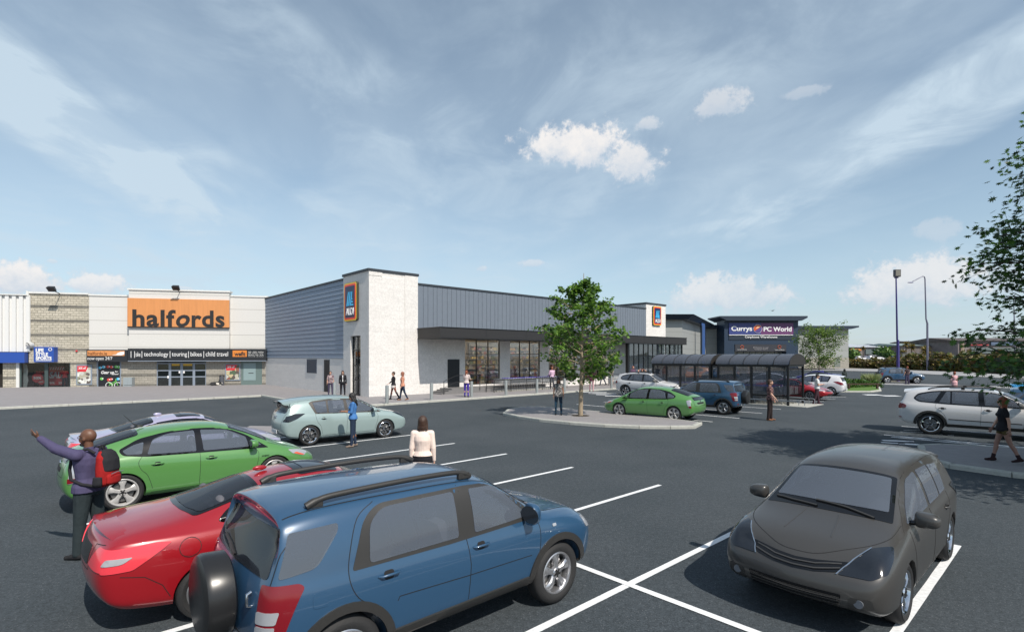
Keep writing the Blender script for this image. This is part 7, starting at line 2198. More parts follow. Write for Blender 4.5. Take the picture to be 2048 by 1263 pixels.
person('woman in purple trousers standing beside a bollard', G(933, 793.5, .12), 75, 1.78, 'f', .015, top=C('top_pale_pink', (.60, .50, .48)), legs=C('trousers_purple', (.06, .035, .30)), hair=HRED, skin=SKL, ponytail=True, sleeve=.4, top_low=.92, arms=((20, 10, 70), (20, 10, 70)))
person('man in pale pink shirt looking at the shop window', G(1104, 777, .12), 120, 1.83, 'm', .018, top=C('shirt_pale_pink', (.58, .40, .52)), legs=C('trousers_plum', (.05, .035, .055)), hair=mat('hair_ginger', (.25, .09, .05), .5), skin=SKL, arms=((14, 8, 40), (10, 8, 30)), top_low=.9)
person('person in pink trousers and maroon top right of the tree trunk', G(1183, 783, .12), 250, 1.72, 'f', .018, top=C('top_maroon', (.08, .02, .04)), legs=C('trousers_rose', (.55, .33, .35)), hair=HBR, skin=SKL, top_low=.84, leg=((6, 5, 0), (-6, 5, 0)))
person('woman in black walking on the ramp behind the tree', AT(1205, 50.0, .12), 190, 1.74, 'f', .02, top=BLK, legs=DNM, hair=HRED, skin=SKL, sleeve=.4, leg=((-16, 2, 10), (14, 2, 3)), arms=((10, 6, 20), (-10, 6, 10)))
person('woman in patterned blouse and black skirt near the ramp rail', AT(1223, 50.4, .12), 240, 1.76, 'f', .02, top=C('blouse_pattern', (.45, .40, .34), ('v', (.08, .07, .07), 14)), skirt=(BLK, .3), hair=HBR, skin=SKL, sleeve=.4, arms=((30, 8, 70), (10, 8, 20)))
person('person in dark purple shirt by the glazed lobby', AT(1266, 47.5, .12), 300, 1.84, 'm', .018, top=C('shirt_dark_purple', (.11, .06, .10)), legs=C('jeans_mid', (.05, .08, .16)), hair=HRED, skin=SKL, sleeve=.5)
up = ((Vector((.1, .75, .55)), Vector((-.15, -.75, .55))), (Vector((.1, -.75, .55)), Vector((-.15, .75, .55))))
person('woman in pink with both hands raised behind her head', AT(1284, 45.8, .12), 270, 1.60, 'f', .018, top=C('top_pink', (.62, .27, .28)), legs=C('trousers_pink', (.55, .28, .28)), hair=HRED, hairlen=.1, skin=SKL, sleeve=.1, arm_dirs=up)
person('person with long dark hair in dark coat beyond the white hatchback', AT(1689, 47.6), 90, 1.70, 'f', .022, top=C('coat_dark', (.035, .045, .045)), legs=BLK, hair=HB, hairlen=.25, skin=SKB, top_low=.8)
person('person in dark brown top and grey trousers beside the far blue car', AT(1814.5, 53.7), 100, 1.82, 'm', .02, top=C('top_brown', (.05, .035, .04)), legs=C('trousers_violet_grey', (.06, .05, .09)), hair=HRED, skin=SKL, sleeve=.3)
person('person in a long pink dress near the service road', AT(1909, 38.8), 80, 1.70, 'f', .018, top=C('dress_pink', (.62, .36, .38)), skirt=(MATS['dress_pink'], .75), hair=HRED, skin=SKL, sleeve=.6)
person('woman with red bag seen through the near shelter glass', AT(1497, 66.5), 260, 1.62, 'f', .022, top=C('top_stone', (.35, .32, .30)), skirt=(C('skirt_rose', (.5, .3, .28)), .25), hair=HBR, skin=SKL, boots=.7, shoes=BLK)

# mannequins in the sports shop window
for (u, v0, lab) in ((70.5, 775, 'shop mannequin in red shirt behind the round sale stickers'), (121, 777, 'shop mannequin in red shirt, jeans and white shoes beside the sale poster')):
    Y = PR.y + HD.y * fx(u); p = PR + HD * fx(u) + Vector((HD.y, -HD.x, 0)) * -.65
    m_ = person(lab, (p.x, p.y, -.08), 280, 1.9, 'm', .022, top=C('shirt_sale_red', (.55, .02, .03)), legs=C('jeans_dark', (.02, .03, .05)), hair=None, skin=mat('mannequin_black', (.02, .02, .02), .4), sleeve=.3, shoes=C('shoe_white', (.7, .7, .7)), leg=((2, 6, 0), (-2, 6, 0)), arms=((-5, 14, 10), (-5, 14, 10)))
    m_.name = 'mannequin'; m_['category'] = 'mannequin'
# dog lying by the bin
def dog():
    p = PR + HD * fx(434) + Vector((HD.y, -HD.x, 0)) * .55
    g = thing('dog', 'black and white dog lying beside the litter bin', 'dog', (p.x, p.y, .12), HA)
    mb = MB()
    capsule(mb, (-.28, 0, .16), (.22, 0, .18), .15, .16); capsule(mb, (.25, -.02, .2), (.42, -.04, .28), .11, .09); capsule(mb, (.42, -.05, .29), (.56, -.10, .24), .085, .05); capsule(mb, (.56, -.1, .24), (.66, -.13, .21), .045, .035)
    for y in (-.14, .06): capsule(mb, (.25, y, .10), (.55, y - .03, .045), .06, .035); capsule(mb, (-.28, y * 1.2, .12), (.02, y * 1.6, .05), .09, .04)
    capsule(mb, (-.4, 0, .12), (-.62, -.12, .05), .04, .02)
    for y in (-.10, .03): capsule(mb, (.42, y, .35), (.40, y * 1.3, .42), .03, .012)
    fuse(mb, 'body', [mat('dog_black', (.018, .018, .02), .8), mat('dog_white', (.55, .52, .46), .8)], g, .018, 3, lambda c: 1 if (c.x > .58 or (c.z < .09 and c.x > .2) or (.12 < c.x < .38 and c.y < -.02 and c.z < .26)) else 0)
dog()
# ------------------------------------------------------------------ trees and planting
def leaf_mat(name, col, tr=.35):
    m = bpy.data.materials.new(name); m.use_nodes = True; MATS[name] = m
    nt = m.node_tree; nd = nt.nodes; lk = nt.links; b = nd['Principled BSDF']; out = nd['Material Output']
    b.inputs['Base Color'].default_value = (*col, 1); b.inputs['Roughness'].default_value = .5; b.inputs['Specular IOR Level'].default_value = .4
    t = nd.new('ShaderNodeBsdfTranslucent'); t.inputs[0].default_value = (col[0] * 1.5, col[1] * 1.5, col[2] * .7, 1)
    mx = nd.new('ShaderNodeMixShader'); mx.inputs[0].default_value = tr
    lk.new(b.outputs[0], mx.inputs[1]); lk.new(t.outputs[0], mx.inputs[2]); lk.new(mx.outputs[0], out.inputs[0])
    return m
BARK = mat('bark_pale', (.30, .24, .17), .9, noise=.35, nscale=14, bump=.8, bscale=25, stretch=(1, 1, .3))
BARKD = mat('bark_grey', (.10, .085, .07), .9, noise=.3, nscale=14, bump=.8, bscale=25)
MAPLE = [(0, -.5), (.16, -.30), (.48, -.34), (.34, -.08), (.50, .16), (.20, .14), (0, .55), (-.20, .14), (-.50, .16), (-.34, -.08), (-.48, -.34), (-.16, -.30)]
OAK = [(0, -.5), (.07, -.22), (.30, -.26), (.12, -.08), (.40, .06), (.14, .08), (.26, .34), (.07, .26), (0, .55), (-.07, .26), (-.26, .34), (-.14, .08), (-.40, .06), (-.12, -.08), (-.30, -.26), (-.07, -.22)]
OVAL = [(0, -.5), (.22, -.2), (.24, .1), (0, .5), (-.24, .1), (-.22, -.2)]
def leaves(mb, spots, shape, size, rg, nm=3, tumble=.8, wts=(4, 2, 3)):
    for p, d in spots:
        s = size * rg.uniform(.65, 1.25)
        # leaf lies roughly level, tip leaning outwards and down
        tip = (Vector((d.x, d.y, 0)) * .8 + Vector((rg.uniform(-1, 1), rg.uniform(-1, 1), rg.uniform(-.9, .25)))).normalized()
        up = (Vector((rg.gauss(0, tumble), rg.gauss(0, tumble), 1))).normalized()
        a = tip.cross(up).normalized()
        n = len(shape)
        mb.m = rg.choices(range(nm), wts[:nm])[0]
        mb.add([p + a * x * s + tip * (y + .5) * s + up * (-abs(x) * .25 * s) for x, y in shape], [tuple(range(n))])
def tree(name, label, base, H, z0, prof, seed, shape, size, mats, bark, nprim, ntwig, nleaf, tr, cat='tree', up=.55, spread_leaf=.16, lean=(0, 0)):
    """prof(t): crown radius for t in 0..1 from the bottom of the crown to its top"""
    rg = random.Random(seed)
    g = thing(name, label, cat, base)
    wood = MB(); lf = MB()
    trunk = [Vector((lean[0] * t + rg.gauss(0, .02) * H * .06, lean[1] * t + rg.gauss(0, .02) * H * .06, H * .97 * t)) for t in [k / 12 for k in range(13)]]
    trunk[0] = Vector((0, 0, -.05))
    wood.tube(trunk, tr, 12, [tr * (1.12 if k == 0 else 1) * (1 - .93 * (k / 12) ** 1.2) + .006 for k in range(13)])
    spots = []
    def tp(z):
        t = max(0, min(.999, z / (H * .97))) * 12; i = int(t); return trunk[i].lerp(trunk[min(i + 1, 12)], t - i)
    br = MB()
    for i in range(nprim):
        t = (i + rg.random()) / nprim; z = z0 + (H - z0) * t * .96
        ga = i * 2.399 + rg.uniform(-.4, .4)
        R_ = prof(t) * (rg.uniform(.82, 1.04) if H > 10 else rg.uniform(.72, 1.12))
        s = tp(z * .93); d = Vector((math.cos(ga), math.sin(ga), 0))
        e = s + d * R_ + Vector((0, 0, R_ * up * rg.uniform(.4, 1.2)))
        mid = s.lerp(e, .5) + Vector((0, 0, -.08 * R_ + rg.uniform(-.05, .08) * R_)) + Vector((rg.gauss(0, .05), rg.gauss(0, .05), 0)) * R_
        P = [s, s.lerp(mid, .5) + Vector((0, 0, .02)), mid, mid.lerp(e, .5) + Vector((0, 0, .04 * R_)), e]
        rr = .010 + tr * .28 * (R_ / 2) ** .5
        br.tube(P, rr, 6, [rr, rr * .8, rr * .6, rr * .4, rr * .15])
        for j in range(ntwig):
            u = .22 + .78 * (j + rg.random()) / ntwig
            k = min(3, int(u * 4)); q = P[k].lerp(P[k + 1], u * 4 - k)
            gd = (d * .7 + Vector((rg.gauss(0, .75), rg.gauss(0, .75), rg.uniform(-.45, .65)))).normalized()
            L = R_ * rg.uniform(.18, .42) * (1.1 - u * .5)
            q2 = q + gd * L
            br.tube([q, q.lerp(q2, .5) + Vector((0, 0, .02)), q2], .006, 4, [rr * .25 + .003, .004, .002])
            for m in range(nleaf):
                w = rg.random() ** .6
                pp = q.lerp(q2, w) + Vector((rg.gauss(0, 1), rg.gauss(0, 1), rg.gauss(0, .8))) * spread_leaf
                spots.append((pp, gd))
    leaves(lf, spots, shape, size, rg, tumble=1.1 if shape is OAK else .8)
    wood.build('trunk', bark, g, smooth=60)
    br.build('limbs', bark, g, smooth=60)['kind'] = 'stuff'
    o = lf.build('crown', mats, g); o['kind'] = 'stuff'
    return g
LM = [leaf_mat('leaf_mid', (.085, .165, .034), .4), leaf_mat('leaf_dark', (.030, .075, .020)), leaf_mat('leaf_light', (.20, .35, .075), .5)]
sheet('tree_pit', [(3.15 + .42 * math.cos(PI * k / 8), 24.3 + .42 * math.sin(PI * k / 8)) for k in range(16)], .126, mat('pit_soil', (.05, .038, .025), .95, noise=.4, nscale=14))
def prof_c(t): return (1.05 + 1.15 * math.sin(min(1, t * 1.9 + .18) * PI / 2)) * (1 - t) ** .42 * (.96) if t > .0 else 1
tree('street_tree', 'young leafy tree with pale trunk on the traffic island', Vector((3.15, 24.3, .12)), 6.75, 1.75, lambda t: 1.98 * (1 - t ** 1.7) ** .75 * (.74 + .5 * min(1, t * 3.2)) * .86 + .22, 5, MAPLE, .155, LM, BARK, 46, 8, 18, .10, up=.42, spread_leaf=.10, lean=(.16, 0))
LO = [leaf_mat('oak_leaf', (.045, .10, .032), .4), leaf_mat('oak_leaf_dark', (.018, .045, .018), .2), leaf_mat('oak_leaf_bright', (.075, .16, .035), .4)]
tree('oak_tree', 'dark green oak reaching in from the right edge of the view', Vector((15.6, 11.1, .12)), 10.8, 2.25, lambda t: (3.6 + 1.0 * math.exp(-((t - .16) / .22) ** 2) + .25 * math.sin(t * 19)) * (1 - t ** 7) ** .6, 21, OAK, .17, LO, BARKD, 185, 15, 22, .15, up=.06, spread_leaf=.15)
LS = [leaf_mat('spring_leaf', (.10, .17, .035), .4), leaf_mat('spring_leaf_dark', (.06, .11, .03), .3), leaf_mat('spring_leaf_pale', (.16, .24, .06), .4)]
tree('small_tree', 'slim bright green tree in front of the grey store wall', Vector((35.1, 60.3, 0)), 6.3, 1.5, lambda t: 2.6 * math.sin(PI * (t * .8 + .14)) ** .7, 8, OVAL, .21, LS, BARKD, 38, 7, 20, .07, up=.8, spread_leaf=.2)

def scrub(name, pts, label, mats, hgt, wid, n, size, seed, cat='hedge', core=None):
    """a hedge that follows the points: leafy clumps over an inner mass"""
    rg = random.Random(seed); g = thing(name, label, cat)
    P = [Vector((p[0], p[1], 0)) for p in pts]; L = [(P[i + 1] - P[i]).length for i in range(len(P) - 1)]; T = sum(L)
    mb = MB()
    def at(s):
        i = 0
        while i < len(L) - 1 and s > L[i]: s -= L[i]; i += 1
        return P[i].lerp(P[i + 1], s / L[i]), (P[i + 1] - P[i]).normalized(), i
    for k in range(n):
        s = rg.random() * T; p, d, i = at(s); nn = Vector((-d.y, d.x, 0))
        h = hgt(s / T) * (1 + .22 * math.sin(s * .9 + seed) + .14 * math.sin(s * 2.7 + 1))
        a = rg.random() * PI; rr = rg.uniform(.75, 1.06)
        q = p + nn * math.cos(a) * wid * rr + Vector((0, 0, max(.05, math.sin(a) * h * rr))) + d * rg.gauss(0, .15)
        tip = (Vector((rg.gauss(0, 1), rg.gauss(0, 1), rg.uniform(-.1, 1.2)))).normalized(); u = tip.cross(Vector((rg.gauss(0, 1), rg.gauss(0, 1), rg.gauss(0, 1)))).normalized()
        z = size * rg.uniform(.5, 1.4); mb.m = rg.choices(range(len(mats)), ([4, 3, 2, 2])[:len(mats)])[0]
        mb.add([q - u * z * .3, q + tip * z * .5 - u * z * .22, q + tip * z, q + tip * z * .5 + u * z * .22, q + u * z * .3], [(0, 1, 2, 3, 4)])
    o = mb.build('foliage', mats, g); o['kind'] = 'stuff'
    mb = MB(); vs = []; m = 60
    for k in range(m + 1):
        s = T * k / m; p, d, i = at(min(s, T - 1e-4)); nn = Vector((-d.y, d.x, 0)); h = hgt(s / T) * .82 * (1 + .22 * math.sin(s * .9 + seed) + .14 * math.sin(s * 2.7 + 1))
        for j in range(7):
            a = PI * j / 6; vs.append(p + nn * math.cos(a) * wid * .8 + Vector((0, 0, math.sin(a) * h)))
    fs = [(7 * k + j, 7 * k + j + 1, 7 * k + 8 + j, 7 * k + 7 + j) for k in range(m) for j in range(6)]
    mb.add(vs, fs); mb.build('hedge_body', core or mats[1], g, smooth=True)
    return g
HM = [leaf_mat('scrub_olive', (.12, .11, .035), .2), leaf_mat('scrub_brown', (.085, .055, .03), .1), leaf_mat('scrub_gold', (.22, .17, .06), .2), leaf_mat('scrub_green', (.06, .085, .025), .2)]
CORE = mat('hedge_core', (.035, .032, .018), .95, noise=.5, nscale=3)
scrub('hedge', [(93, 158), (88.5, 140), (86, 126), (84.8, 117)], 'low golden scrub between the grey store and the lamp post', HM, lambda t: 1.35 + .5 * t, 1.6, 5200, .75, 3, core=CORE)
scrub('hedge', [(84.5, 116), (84.2, 105), (83.2, 92), (84, 82), (92, 70), (101, 61)], 'tall brown and green hedge along the service road', [HM[0], HM[3], HM[2], HM[1]], lambda t: 2.4 + .5 * math.sin(t * 3), 2.0, 13000, .7, 9, core=CORE)

# planted bed with rail
BG = [leaf_mat('bed_green', (.05, .12, .02), .3), leaf_mat('bed_dark', (.025, .065, .015), .2), leaf_mat('bed_light', (.12, .2, .04), .3)]
bed = [G(1600, 776), G(1660, 770), G(1740, 765.5), G(1757, 768), G(1763, 782), G(1742, 784.5), G(1640, 784)]
island('planted_island', bed, material=mat('bed_grass', (.08, .16, .02), .9, noise=.4, nscale=6))
scrub('shrub_bed', [G(1650, 778), G(1700, 776), G(1735, 774.5), G(1750, 774)], 'low bright green shrubs behind the brown timber rail', BG, lambda t: .62, .75, 2600, .2, 5, cat='shrubs', core=BG[1])
g = thing('feather_grass', 'pale feathery grass clump rising from the shrub bed', 'grass clump', G(1742, 772.5))
rg = random.Random(2); mb = MB()
for k in range(420):
    a = rg.random() * 2 * PI; q = Vector((math.cos(a), math.sin(a), 0)) * rg.random() * .25; o = Vector((math.cos(a), math.sin(a), 0)) * rg.uniform(.1, .8) + Vector((0, 0, rg.uniform(.6, 1.35)))
    s = Vector((-math.sin(a), math.cos(a), 0)) * .022
    mb.add([q - s, q + s, q + o * .6 + s * 1.3 + Vector((0, 0, .15)), q + o, q + o * .6 - s * 1.3 + Vector((0, 0, .15))], [(0, 1, 2, 3, 4)])
mb.build('blades', leaf_mat('feather_blade', (.34, .38, .22), .3), g)['kind'] = 'stuff'
g = thing('timber_rail', 'low dark brown timber rail in front of the shrub bed', 'rail')
WD = mat('dark_timber', (.045, .022, .014), .8, noise=.2)
a, b = G(1640, 780.5), G(1754.5, 779.5)
mb = MB(); mb.bar(a + Vector((0, 0, .52)), b + Vector((0, 0, .52)) + (b - a).normalized() * .25, .11, .11); mb.build('rail', WD, g)
for t in (0, .5, 1):
    p = a.lerp(b, t); mb = MB(); mb.bx(p.x - .07, p.x + .07, p.y - .07, p.y + .07, 0, .48); mb.build('post', WD, g)

# ------------------------------------------------------------------ trolley shelters and trolleys
SHG = thin_glass('shelter_glass', (.74, .76, .80), 1.4)
def milky(name, col, milk, base):
    m = base; nt = m.node_tree; nd = nt.nodes; lk = nt.links; out = nd['Material Output']
    src = out.inputs[0].links[0].from_socket
    df = nd.new('ShaderNodeBsdfDiffuse'); df.inputs[0].default_value = (*col, 1)
    mx = nd.new('ShaderNodeMixShader'); mx.inputs[0].default_value = milk
    lk.new(src, mx.inputs[1]); lk.new(df.outputs[0], mx.inputs[2]); lk.new(mx.outputs[0], out.inputs[0])
milky('glass', (.30, .32, .36), .10, SHG)
SHR = thin_glass('shelter_roof_sheet', (.60, .64, .72), .9, rough=.15)
milky('roof', (.13, .145, .18), .55, SHR)
SHF = mat('shelter_frame', (.010, .010, .011), .4)
SH_O = Vector((15.9, 30.07, 0))
def shelter(s0, label):
    g = thing('trolley_shelter', label, 'shelter', SH_O + DL * s0, ANG, 'barrel roofed trolley shelters')
    # local x across (depth), y along
    L = 4.15; W = 2.3; n = 5
    fr = MB()
    for x in (0, W):
        fr.bx(x - .06, x + .06, -.05, L + .05, 2.22, 2.36)
        fr.bx(x - .03, x + .03, 0, L, .50, .60)
        for k in range(n): y = L * k / (n - 1); (fr.bx(x - .055, x + .055, y - .055, y + .055, 0, 2.25))
    for y in (0, L): fr.bx(0, W, y - .05, y + .05, 2.24, 2.34)
    fr.bx(0.05, W - .05, L - .02, L + .03, .50, .60)
    fr.build('frame', SHF, g)
    rib = MB()
    def pt(a, y, o=0): return (W / 2 - (W / 2 + .12 + o) * math.cos(a), y, 2.36 + (.62 + o) * math.sin(a))
    for k in range(6): y = -.12 + (L + .24) * k / 5; rib.tube([pt(PI * j / 16, y, .012) for j in range(17)], .02, 6)
    rib.build('roof_ribs', SHF, g)
    rf = MB(); m = 20; vs = []
    for y in (-.12, L + .12):
        for j in range(m + 1): vs.append(pt(PI * j / m, y))
    rf.add(vs, [(j, j + 1, m + 2 + j, m + 1 + j) for j in range(m)]); rf.build('roof_sheet', SHR, g, smooth=True)
    for y, nm in ((-.12, 0), (L + .12, 1)):
        gb = MB(); gb.xz([(pt(PI * j / m, 0)[0], pt(PI * j / m, 0)[2]) for j in range(m + 1)], y - .01, y + .01); gb.build('gable_panel', mat('gable_dark', (.022, .019, .017), .6), g)
    gl = MB()
    for x in (0, W):
        for k in range(n - 1): gl.bx(x - .004, x + .004, L * k / (n - 1) + .07, L * (k + 1) / (n - 1) - .07, .62, 2.2)
    gl.bx(.1, W - .1, L - .004, L + .004, .62, 2.2)
    gl.build('glass_panels', SHG, g)
    st_ = mat('galvanised_rail', (.32, .35, .38), .35, metal=.6)
    rl = MB()
    for x in (.35, W - .35): rl.tube([(x, -.75, .05), (x, -.75, .32), (x, -.68, .36), (x, L - .3, .36)], .022, 8); rl.tube([(x, -.45, .36), (x, -.45, .05)], .02, 6)
    for x in (-.12,): rl.bx(x - .02, x + .02, -.6, L, .27, .33)
    rl.build('guide_rails', st_, g)
    return g
shelter(.15, 'nearer trolley shelter with curved smoky roof and dark rounded gable')
shelter(4.85, 'farther trolley shelter, left of the other, silver car in front')
slab('shelter_base', [SH_O + DR * -.25 - DL * .9, SH_O + DR * 2.55 - DL * .9, SH_O + DR * 2.55 + DL * 9.3, SH_O + DR * -.25 + DL * 9.3], -.05, .03, KERB)

WIRE = mat('trolley_wire', (.42, .43, .45), .3, metal=.7); HBL = mat('trolley_handle_blue', (.05, .04, .55), .4); WHL = mat('trolley_wheel', (.35, .34, .30), .5)
def make_trolley():
    g = thing('shopping_trolley', 'x', 'trolley')
    b = MB()   # basket of wires, x forward
    z0, z1 = .52, 1.0
    def row(x): t = (x + .42) / .84; return .26 - .07 * t
    for k in range(8):
        x = -.42 + .84 * k / 7; w = row(x)
        b.bar((x, -w, z0 + .08 * k / 7), (x, -w, z1), .007); b.bar((x, w, z0 + .08 * k / 7), (x, w, z1), .007); b.bar((x, -w, z0 + .08 * k / 7), (x, w, z0 + .08 * k / 7), .007)
    for j in range(6):
        f = j / 5
        for s in (1, -1): b.bar((-.42, s * .26, z0 + (z1 - z0) * f), (.42, s * .19, z0 + .08 * (1 - f) + (z1 - z0) * f), .008 if j < 5 else .014)
        b.bar((.42, -.19, z0 + .08 * (1 - f) + (z1 - z0) * f), (.42, .19, z0 + .08 * (1 - f) + (z1 - z0) * f), .008)
    for j in range(5): y = -.17 + .085 * j; b.bar((-.42, y * 1.3, z0), (.42, y, z0 + .08), .006); b.bar((.42, y, z0 + .08), (.42, y, z1), .006)
    b.build('basket', WIRE, g)
    h = MB(); h.tube([(-.50, -.28, 1.03), (-.50, .28, 1.03)], .020, 8); h.build('handle', HBL, g, smooth=60)
    c = MB()
    for s in (1, -1): c.tube([(-.50, s * .27, 1.03), (-.42, s * .27, .95), (-.30, s * .25, .40), (-.38, s * .26, .18), (.30, s * .2, .18)], .012, 6)
    c.tube([(.3, -.2, .18), (.3, .2, .18)], .012, 6); c.tube([(-.36, -.26, .18), (-.36, .26, .18)], .012, 6)
    c.build('chassis', WIRE, g, smooth=60)
    for x, y in ((-.34, .26), (-.34, -.26), (.3, .2), (.3, -.2)):
        w = MB(); w.cyl((x, y - .016, .065), (x, y + .016, .065), .062, n=14); w.m = 1; w.bx(x - .02, x + .02, y - .022, y + .022, .07, .17); w.build('wheel', [WHL, WIRE], g, smooth=40)
    return g
tr0 = make_trolley(); first = [True]
def trolley(p, ang, label, group):
    o = tr0 if first[0] else copy_tree(tr0); first[0] = False
    o.location = p; o.rotation_euler = (0, 0, ang); o['label'] = label; o['group'] = group; o.name = 'shopping_trolley'
for k in range(23):
    p = Vector((-9.6, 35.4, .12)) + DR * (9.8 + k * .26) + DL * -2.05
    trolley(p, ANG + PI, 'blue handled trolley in the long nested row outside the shop windows', 'trolleys nested outside the shop windows')
for s0, lab, gp in ((.3, 'blue handled trolley nested in the nearer shelter', 'trolleys nested in the nearer shelter'), (5.0, 'blue handled trolley nested in the farther shelter', 'trolleys nested in the farther shelter')):
    for row in (.62, 1.66):
        for k in range(12):
            trolley(SH_O + DR * row + DL * (s0 + .4 + k * .26) + Vector((0, 0, .03)), ANG - PI / 2, lab, gp)
# low barrier that holds the trolley row by the shop
g = thing('trolley_barrier', 'black tubular barrier around the trolley row outside the shop', 'barrier', (-9.6, 35.4, .12), ANG)
mb = MB()
for y in (-2.5, -1.6):
    mb.tube([(8.9, y, 0), (8.9, y, .85), (9.0, y, .93), (15.9, y, .93), (16.0, y, .85), (16.0, y, 0)], .024, 8)
    for x in (10.6, 12.3, 14.1): mb.tube([(x, y, .93), (x, y, 0)], .02, 6)
    mb.tube([(8.9, y, .42), (16.0, y, .42)], .014, 6)
mb.build('tubes', FRAME, g, smooth=50)

# ------------------------------------------------------------------ lamp columns
COLM = mat('lamp_column_violet', (.06, .05, .20), .4, metal=.2)
g = thing('flood_column', 'tall dark blue column with a square floodlight on top', 'lamp post', AT(1796.5, 60), 0)
zt_ = CAM_H + (712 - 556) / FPX * 60
mb = MB(); mb.tube([(0, 0, 0), (-.05, 0, zt_ * .4), (-.12, 0, zt_ * .4 + .02), (-.25, 0, zt_)], .1, 12, [.17, .14, .10, .07]); mb.build('column', COLM, g, smooth=40)
mb = MB(); mb.bx(-.40, -.04, -.1, .1, zt_, zt_ + .12); mb.build('bracket', COLM, g)
mb = MB(); mb.bx(-.58, .10, -.30, .02, zt_ + .12, zt_ + .95); mb.build('lamp_head', mat('flood_case', (.04, .04, .05), .4), g, rot=(.0, 0, 0), bevel=.03)
mb = MB(); mb.bx(-.50, .02, -.325, -.302, zt_ + .22, zt_ + .87); mb.build('lamp_glass', mat('flood_glass', (.18, .17, .14), .2), g)
g = thing('street_lamp', 'tall thin street lamp with curved arm pointing left', 'lamp post', AT(1855, 104), 0)
zt_ = CAM_H + (712 - 552) / FPX * 104
mb = MB(); s_ = 104 / FPX
mb.tube([(0, 0, 0), (-.3 * s_, 0, zt_ * .5), (-3 * s_, 0, zt_ * .55), (-5 * s_, 0, zt_ - .6), (-6 * s_, 0, zt_ - .15), (-9 * s_, 0, zt_), (-20 * s_, 0, zt_ - .55), (-30 * s_, 0, zt_ - 1.05)], .1, 10, [.2, .18, .13, .11, .10, .09, .08, .07]); mb.build('column', mat('lamp_column_grey', (.16, .16, .22), .4, metal=.3), g, smooth=60)
mb = MB(); mb.ball((-34 * s_, 0, zt_ - 1.25), (.62, .16, .10), 14, 8); mb.build('lamp_head', COLM, g, smooth=60, rot=(0, 0, 0))
g = thing('street_lamp', 'thin grey street lamp seen through the oak leaves', 'lamp post', AT(2030, 108), 0)
mb = MB(); mb.tube([(0, 0, 0), (-.1, 0, 8), (-.25, 0, 14.5)], .1, 10, [.17, .12, .07]); mb.build('column', MATS['lamp_column_grey'], g, smooth=60)
mb = MB(); mb.ball((-.5, 0, 14.55), (.5, .14, .09), 12, 6); mb.build('lamp_head', COLM, g, smooth=60)

# ------------------------------------------------------------------ raised road and far retail park
RD = mat('pale_road', (.26, .24, .23), .9, noise=.1, nscale=.5)
sheet('raised_road', [(91, 139), (93, 119), (130, 108), (330, 140), (330, 190), (95, 205)], 1.4, RD)
mb = MB(); mb.add([(89, 117, -.04), (132, 104, -.04), (332, 136, -.04), (330, 140, 1.39), (130, 108, 1.39), (93, 119, 1.39), (91, 139, 1.39), (95, 205, 1.39), (90, 205, -.04), (87, 139, -.04)], [(0, 1, 4, 5), (1, 2, 3, 4), (0, 5, 6, 9), (9, 6, 7, 8)])
o = mb.build('road_bank', mat('bank_scrub', (.14, .12, .06), .95, noise=.4, nscale=.8)); tag(o, kind='structure')
sheet('far_car_park', [(96, 182), (420, 165), (420, 300), (100, 300)], 1.45, mat('far_asphalt', (.17, .165, .17), .9))
sheet('far_verge', [(92, 166), (320, 150), (320, 155), (92, 172)], 1.5, mat('bank_scrub', (.14, .12, .06)))
def far_block(name, label, u0, u1, Y, v_roof, v_eave, wallm, roofm, v_base=711, depth=30, parts=()):
    g = thing(name, label, 'building', (0, Y, 0))
    X = lambda u: (u - CX) / FPX * Y
    Z = lambda v: CAM_H - (v - HOR) / FPX * Y
    mb = MB(); mb.bx(X(u0), X(u1), 0, depth, Z(v_base) - 1, Z(v_eave)); mb.build('wall', wallm, g)
    mb = MB(); mb.add([(X(u0) - 1, -1, Z(v_eave)), (X(u1) + 1, -1, Z(v_eave)), (X(u1) + 1, depth / 2, Z(v_roof)), (X(u0) - 1, depth / 2, Z(v_roof)), (X(u1) + 1, depth, Z(v_eave)), (X(u0) - 1, depth, Z(v_eave))], [(0, 1, 2, 3), (3, 2, 4, 5), (0, 3, 5), (1, 4, 2), (0, 5, 4, 1)])
    mb.build('roof', roofm, g)
    for nm, a, b, va, vb, m in parts:
        q = MB(); q.bx(X(a), X(b), -.6, -.05, Z(vb), Z(va)); q.build(nm, m, g)
    return g
FW = mat('far_wall_dark', (.19, .165, .16), .8, noise=.5, nscale=.15); FR = mat('far_roof_pale', (.42, .44, .48), .5); FG = mat('far_roof_green', (.22, .28, .27), .6); FB = mat('far_roof_brown', (.09, .07, .065), .7)
FT = mat('far_wall_tan', (.26, .20, .15), .8); FRED = mat('far_red_front', (.38, .04, .05), .6); FGL = mat('far_glazing', (.12, .15, .15), .2); FORG = mat('far_orange_front', (.5, .2, .05), .6)
far_block('retail_block', 'long low retail block with pale metal roof left of the lamp post', 1640, 1808, 250, 688, 694, FW, FR, parts=(('shop_front', 1700, 1722, 697, 701, FORG), ('eaves_strip', 1697, 1806, 692.5, 694.5, FR), ('shop_window', 1730, 1760, 698, 708, FGL)))
far_block('retail_block', 'low retail block with green roof and red shop fronts', 1808, 1916, 240, 685, 691, FW, FG, parts=(('shop_front', 1869, 1874, 696, 711, FRED), ('shop_front', 1876, 1892, 695, 699, FRED), ('shop_front', 1890, 1893, 696, 711, FRED), ('shop_window', 1875, 1890, 700, 709, FGL), ('shop_window', 1894, 1912, 700, 709, FGL)))
